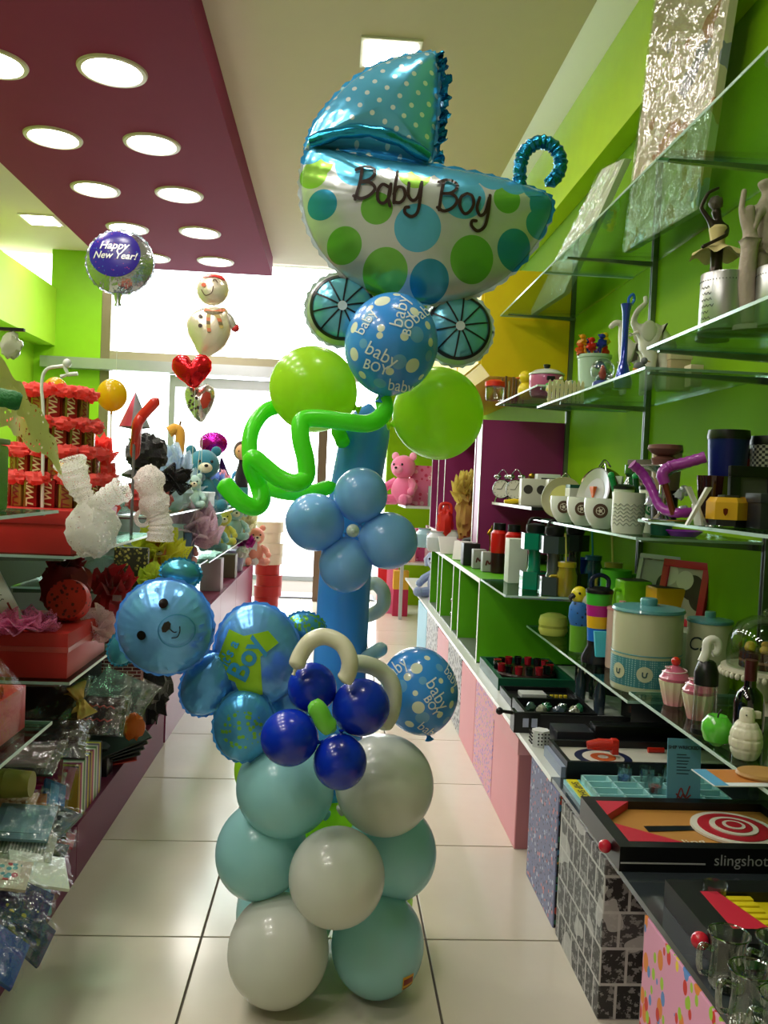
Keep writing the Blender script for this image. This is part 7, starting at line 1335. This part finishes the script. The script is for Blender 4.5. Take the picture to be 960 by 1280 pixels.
toy(262, 4.3, Z7, .24, '88b4c0', 'pale blue toy beneath the glass with the chick', .3); toy(276, 4.6, Z7, .22, 'd8cc58', 'pale yellow toy next to the pale blue one', .3)
toy(291, 4.85, Z7, .24, 'a8c8cc', 'light blue grey toy with white ears, nearer the window', .3, ears='flop')
t = thing('flower_gift', 'purple ribbon flower arrangement with pink and white trims', 'flowers', (at(290, 4.7, .55), 4.7, .4405)); MB().lathe([(0, 0), (.05, 0), (.07, .12), (0, .12)], 24).build('pot', mat('8a88b0', .4), t); ruffle(MB(), (-.03, 0, .19), .075, 2, 9, .5, .9).build('purple_bow', mat('4a1c9c', .4, .1), t); ruffle(MB(), (.06, 0, .16), .05, 6, 6, .5, .9).build('magenta_bow', mat('b01c8c', .4), t); crumple(MB(), (.05, -.04, .11), (.035, .03, .03), 5, .5).build('white_trim', mat('d8d8d8', .5), t)
t = thing('flower_gift', 'white and yellow net bouquet above the purple flowers', 'flowers', (at(298, 5.2, .62), 5.2, .4405)); MB().lathe([(0, 0), (.05, 0), (.06, .18), (0, .18)], 20).build('pot', mat('b8bcc4', .4), t); ruffle(ruffle(MB(), (0, 0, .26), .10, 12, 8, .5, 1), (-.03, 0, .34), .06, 14, 5, .5).build('net', tulle('e4e0b8', .85, 200), t)
toy(316, 5.9, .4405, .3, 'e89888', 'salmon pink toy by the window end of the cabinet', .3); toy(304, 5.7, .4405, .26, 'c8ccd0', 'white grey toy on the magenta cabinet', .3)
for i, (px, Y, w, h, c, lab) in enumerate(((262, 4.12, .10, .16, 'b8a0b4', 'lilac box at the near end of the magenta cabinet'), (280, 4.25, .10, .12, '6c5c50', 'brown box on the magenta cabinet under the purple flowers'), (312, 5.5, .08, .2, 'd8d8e0', 'white box near the window end of the magenta cabinet'))):
    boxy('gift_carton', lab, 'box', at(px, Y, .44), Y, .4405, w, .1, h, mat(c, .5), group='boxes on the magenta cabinet')
for i, (px, Y, z, c, lab) in enumerate(((262, 5.6, 1.0, '7c9ce0', 'blue net gift nearest the window behind the toys'), (240, 5.3, 1.0, 'c0d8e8', 'white blue net gift behind the teal toy'), (275, 6.4, 1.0, 'e8a8c0', 'pink net gift at the window end'))):
    t = thing('net_gift', lab, 'gift', (at(px, Y, z), Y, z)); crumple(MB(), (0, 0, .08), (.08, .07, .08), i+30, .3).build('gift', mat(c, .5), t); ruffle(MB(), (0, 0, .17), .08, i+40, 5, .4, 1.2).build('net', tulle(c, .75, 200), t)
for o in set(COL.objects)-before_:
    if o.parent is None and -.77 < o.location.x < -.2 and o.location.y > 3.5 and 'modelling' not in o.name and o.name not in ('yellow_net_bow', 'black_bow'):
        k = -.82/o.location.x; k = min(k, 7.75/o.location.y); y_ = o.location.y*k; z_ = o.location.z
        if 4.9 < y_ < 5.14: k *= 5.2/y_; y_ = 5.2
        if y_ > 5: z_ = {1.05: 1.001, .741: .721, 1.0: 1.001}.get(round(z_, 3), z_)
        if y_ > 7 and z_ > .5: k *= 6.95/y_; y_ = 6.95
        o.location = (o.location.x*k, y_, z_); o.scale = (k**.9,)*3
# ---- hanging foil balloons near the window
def weighted(name, label, px, py, Y, strpts, seed): pass
YH = 4.2; ph = Pic(150, 328, YH); t = thing('party_balloon', 'round silver and blue foil balloon lettered Happy New Year!', 'balloon', ph.o, group='foil balloons on strings by the window')
out = [(ph.r(40)*cos(a*pi/20), ph.r(38)*sin(a*pi/20)) for a in range(40)]; mb, hf2 = foil_mesh(out, .055, (0, 0), 18, .12, 40, .008, 2); mb.build('foil', foil('b8bcc4', .18, .9, .6, 18), t); qc = ph(146, 320)
m_ = MB(); m_.grid(lambda u, v: hf2(qc[0]+ph.r(31)*v*cos(2*pi*u), qc[1]+ph.r(28)*v*sin(2*pi*u), .002), 36, 6); m_.build('blue_disc', cells('confetti_print', '2a1c84', ['2a1c84', 'b0406c', '3c8cb8'], 40, .12, .25), t)
for s_, dy, dx in (('Happy', .035, -.004), ('New Year!', -.012, .002)): text_on('lettering', s_, mat('e0e0e0', .3, .3), t, lambda u, v, dy=dy, dx=dx: hf2(qc[0]+dx+u, qc[1]+dy+v, .005), size=.052 if s_ == 'Happy' else .046, bold=.018, shear=.35)
MB().tube([(-.005, 0, -.15), (-.004, 0, -.19), (-.002, 0, -.21)], [.02, .012, .018], 12).build('neck', foil('b8bcc4', .2, .9), t); MB().tube([(-.002, 0, -.2), (.0, 0, -1.22)], .0015, 6).build('string', WHT, t)
YS = 5.0; ps = Pic(262, 395, YS); t = thing('snowman_balloon', 'foil snowman balloon with scarf and red hat against the window', 'balloon', ps.o, group='foil balloons on strings by the window')
def sub(p_, cx_, cy_, out, th, m, name, wr=.12):
    c0 = p_(cx_, cy_); mb, f_ = foil_mesh([(p_(x, y)[0]-c0[0], p_(x, y)[1]-c0[1]) for x, y in out], th, (0, 0), 16, wr, 36, .006, 3); return mb.build(name, m, t, (c0[0], 0, c0[1])), f_, (lambda x, y: (p_(x, y)[0]-c0[0], p_(x, y)[1]-c0[1]))
SN = foil('ded2bc', .3, .5, .3)
b_o, bf_, bl_ = sub(ps, 262, 412, [(256, 386), (280, 386), (287, 400), (287, 418), (276, 436), (254, 446), (243, 430), (235, 412), (238, 396)], .05, SN, 'body'); h_o, hf3, hl3 = sub(ps, 266, 362, circ(266, 362, 19, 20), .045, SN, 'head')
m_ = MB(); fill_on(m_, [hl3(*p) for p in ((252, 348), (262, 344), (278, 345), (283, 352), (270, 347.5))], lambda u, v: hf3(u, v, .003)); m_.build('hat', mat('c43030', .4), h_o)
m_ = MB(); strokes(m_, [[hl3(*p) for p in ((253, 364), (258, 371), (266, 368), (268, 360))], [hl3(*p) for p in ((266, 354), (270, 351), (273, 355))]], .005, lambda u, v: hf3(u, v, .003)); m_.build('smile', mat('5a3c30', .5), h_o, smooth=False)
m_ = MB(); m_.grid(lambda u, v: hf3(hl3(256, 358)[0]+.014*v*cos(2*pi*u), hl3(256, 358)[1]+.012*v*sin(2*pi*u), .004), 14, 2); m_.build('nose', mat('d0603c', .5), h_o)
for (x, y) in ((252, 397), (252, 409)): m_ = MB(); m_.grid(lambda u, v: bf_(bl_(x, y)[0]+.012*v*cos(2*pi*u), bl_(x, y)[1]+.012*v*sin(2*pi*u), .003), 14, 2); m_.build('button', mat('3c2c24', .5), b_o)
m_ = MB(); strokes(m_, [[bl_(*p) for p in ((258, 389), (268, 392), (280, 388))], [bl_(*p) for p in ((262, 392), (262, 404), (263, 416))], [bl_(*p) for p in ((270, 392), (275, 400), (278, 410))]], .022, lambda u, v: bf_(u, v, .003)); m_.build('scarf', stripes('scarf_stripes', ['b8a05c', '6c6040', 'c8704c'], .02, 2), b_o, smooth=False)
sub(ps, 288, 400, [(283, 392), (288, 394), (296, 408), (292, 413), (286, 404)], .02, foil('b8b4ac', .3, .5), 'arm'); sub(ps, 294, 410, circ(294, 410, 4, 12), .015, mat('c42c30', .4), 'mitten')
MB().tube([(-.03, 0, -.23), (-.02, 0, -.6), (-.04, 0, -.95)], .002, 6).build('string', WHT, t)
YR = 4.8
for (cx_, cy_, out, c, lab, px_) in ((240, 462, [(240, 452), (246, 445), (256, 445), (263, 453), (262, 464), (254, 474), (243, 484), (231, 477), (219, 466), (216, 454), (223, 445), (234, 446)], 'd01c24', 'red heart foil balloon with glossy highlights', 0), (250, 502, [(250, 484), (258, 481), (266, 486), (268, 496), (262, 512), (251, 527), (240, 516), (233, 502), (232, 488), (241, 480)], 'd0ccc4', 'silver heart balloon speckled dark with a red heart on it', 1)):
    pr_ = Pic(cx_, cy_, YR+.1*px_); t = thing('heart_balloon', lab, 'balloon', pr_.o, group='foil balloons on strings by the window'); o, f_, l_ = sub(pr_, cx_, cy_+2, out, .05, foil(c, .2, .75), 'foil', .15)
    if px_:
        m_ = MB(); fill_on(m_, [l_(*p) for p in ((255, 494), (259, 490), (264, 492), (265, 500), (260, 510), (255, 512), (252, 502))], lambda u, v: f_(u, v, .003)); m_.build('red_heart', mat('b83c2c', .4), o)
        m_ = MB(); r_ = random.Random(3); [m_.grid(lambda u, v, a=l_(236+14*r_.random(), 486+28*r_.random()), q=.004+.004*r_.random(): f_(a[0]+q*v*cos(2*pi*u), a[1]+q*v*sin(2*pi*u), .003), 8, 1) for _ in range(22)]; m_.build('speckles', mat('3c2420', .5), o)
    MB().tube([(.02, .0, -.1), (.02, 0, -.53)], .0018, 6).build('string', WHT, t)
# ---- stacked boxes by the door
for i in range(8):
    c = 'a81c20' if i < 4 else 'd8c8b8'; w = .115+.006*((i*5) % 3); x = -.60+.01*((i*7) % 3-1)
    t = thing('stacked_box', f'{("red", "cream")[i > 3]} ribbed round box, {("lowest", "second from the floor", "third from the floor", "topmost red one")[i] if i < 4 else ("lowest cream one", "second cream one", "third cream one", "topmost")[i-4]} of the stack by the door', 'box', (x, 8.2, .001+i*.102), group='round boxes stacked by the door')
    b = MB(); n_ = 48; vs = [((w*(1+.02*(j % 2)))*cos(2*pi*j/n_), (w*(1+.02*(j % 2)))*sin(2*pi*j/n_), z) for z in (0, .08) for j in range(n_)]; b.add(vs, [(j, (j+1) % n_, n_+(j+1) % n_, n_+j) for j in range(n_)]+[tuple(range(n_)), tuple(range(n_, 2*n_))]).build('box', mat(c, .5), t); MB().lathe([(w*1.04, .0805), (w*1.04, .1), (0, .1)], 40).build('lid', mat(c, .45), t)
# ---- far right goods
t = thing('far_shelf', 'pale shelf by the shop window with a pink teddy on it', 'shelf', (.92, 7.9, 1.02)); MB().box(-.3, .37, -.55, .3, 0, .02).build('board', mat('c8d0cc', .4), t, smooth=False); MB().box(.355, .37, -.55, .3, -.1, -.001).build('bracket', mat('9a9a98', .4), t, smooth=False)
PK = 'f07cae'
plush('soft_toy', 'bright pink teddy sitting on the far right shelf', at(500, 7.6, 1.04)+.02, 7.6, 1.0405, .50, fabric(PK), -.6, 'far right shelf goods', m2=mat('f4a0c4', .8))
boxy('gift_carton', 'clear fronted pink heart box beside the pink teddy', 'box', at(520, 7.7, 1.04)+.03, 7.7, 1.0405, .2, .12, .36, cells('pink_heart_print', 'e878a8', ['f0b8cc', 'd83c6c'], 16, .3)); boxy('gift_carton', 'pale green folded box next to the pink heart box', 'box', at(540, 7.55, 1.04)+.04, 7.5, 1.0405, .16, .12, .18, mat('a8ccc0', .5))
t = thing('storage_table', 'narrow table of pink goods beyond the counter end', 'table', (.92, 7.95, 0)); MB().box(-.3, .37, -.3, .3, .50, .52).build('table_top', mat('d8d4d0', .4), t, smooth=False)
for a_, b_ in ((-.28, -.28), (.35, -.28), (-.28, .28), (.35, .28)): MB().box(a_-.015, a_+.015, b_-.015, b_+.015, 0, .4995).build('leg', mat('b8b8b8', .4), t, smooth=False)
for i, (px, Y, w, h, c, lab) in enumerate(((492, 7.9, .14, .34, 'c81c24', 'red heart cushion at the far end near the door'), (508, 7.75, .09, .28, 'e8b0a0', 'peach doll box at the far right table'), (520, 7.9, .12, .3, 'e85c9c', 'bright pink box on the far right table'), (535, 7.7, .12, .34, 'd8a8b8', 'pale pink box on the far right table'), (550, 7.8, .13, .26, '9cb0a8', 'grey green box on the far right table'))):
    boxy('gift_carton', lab, 'box', at(px, Y, .52)+.03, Y, .5205, w, .12, h, cells('gift_print_%d' % i, c, ['e8d8d8', 'b83c5c'], 20, .2), group='boxes on the far right table')
for i, (px, Y, w, h, c, lab) in enumerate(((478, 8.1, .12, .5, 'c81c24', 'tall red box standing on the floor by the right window pier'), (488, 8.05, .1, .45, 'e878a0', 'tall pink box standing on the floor beside the red one'), (499, 7.9, .14, .42, 'b8244c', 'crimson and yellow bag on the floor under the far table'))):
    x_ = at(px, Y, 0)-.02*0; t = boxy('floor_box', lab, 'box', x_, Y, 0.001, w, .12, h, mat(c, .5))
    if i == 2: MB().box(-.0705, .0705, -.061, .061, .25, .4205).build('yellow_top', mat('d8a42c', .5), t, smooth=False)
plush('soft_toy', 'grey blue soft toy slumped on the counter end before the cubby unit', .80, 6.25, .4005, .40, fabric('8c9cc4'), -.7, 'soft toys at the counter end', ears='flop', m2=fabric('a8b4d4')); plush('soft_toy', 'purple soft toy in front of the grey blue one', .79, 6.02-.0, .4005, .20, fabric('9c6cb4'), -.6, 'soft toys at the counter end', ears='round', m2=fabric('b890c8'))
t = thing('teddy_gift', 'gold net wrapped bouquet inside the purple cabinet', 'gift', (at(577, 5.6, 1.0)+.03, 5.6, .8785)); crumple(MB(), (0, 0, .17), (.07, .07, .17), 6, .3, 24, 18).build('bouquet', mat('a8803c', .7), t); ruffle(MB(), (0, 0, .31), .085, 8, 8, .4, 1.4).build('net', tulle('d8c460', .8, 200), t)
for i, (Y, c) in enumerate(((6.6, '3c4c8c'), (6.5, 'c8ccd8'), (6.56, '1c1c2c'))): boxy('gift_carton', ('blue', 'silver', 'black')[i]+' slim case standing in the far bay of the purple cabinet', 'box', .88+.045*i, Y, .8785, .035, .05, .22, mat(c, .4), group='slim cases in the purple cabinet')
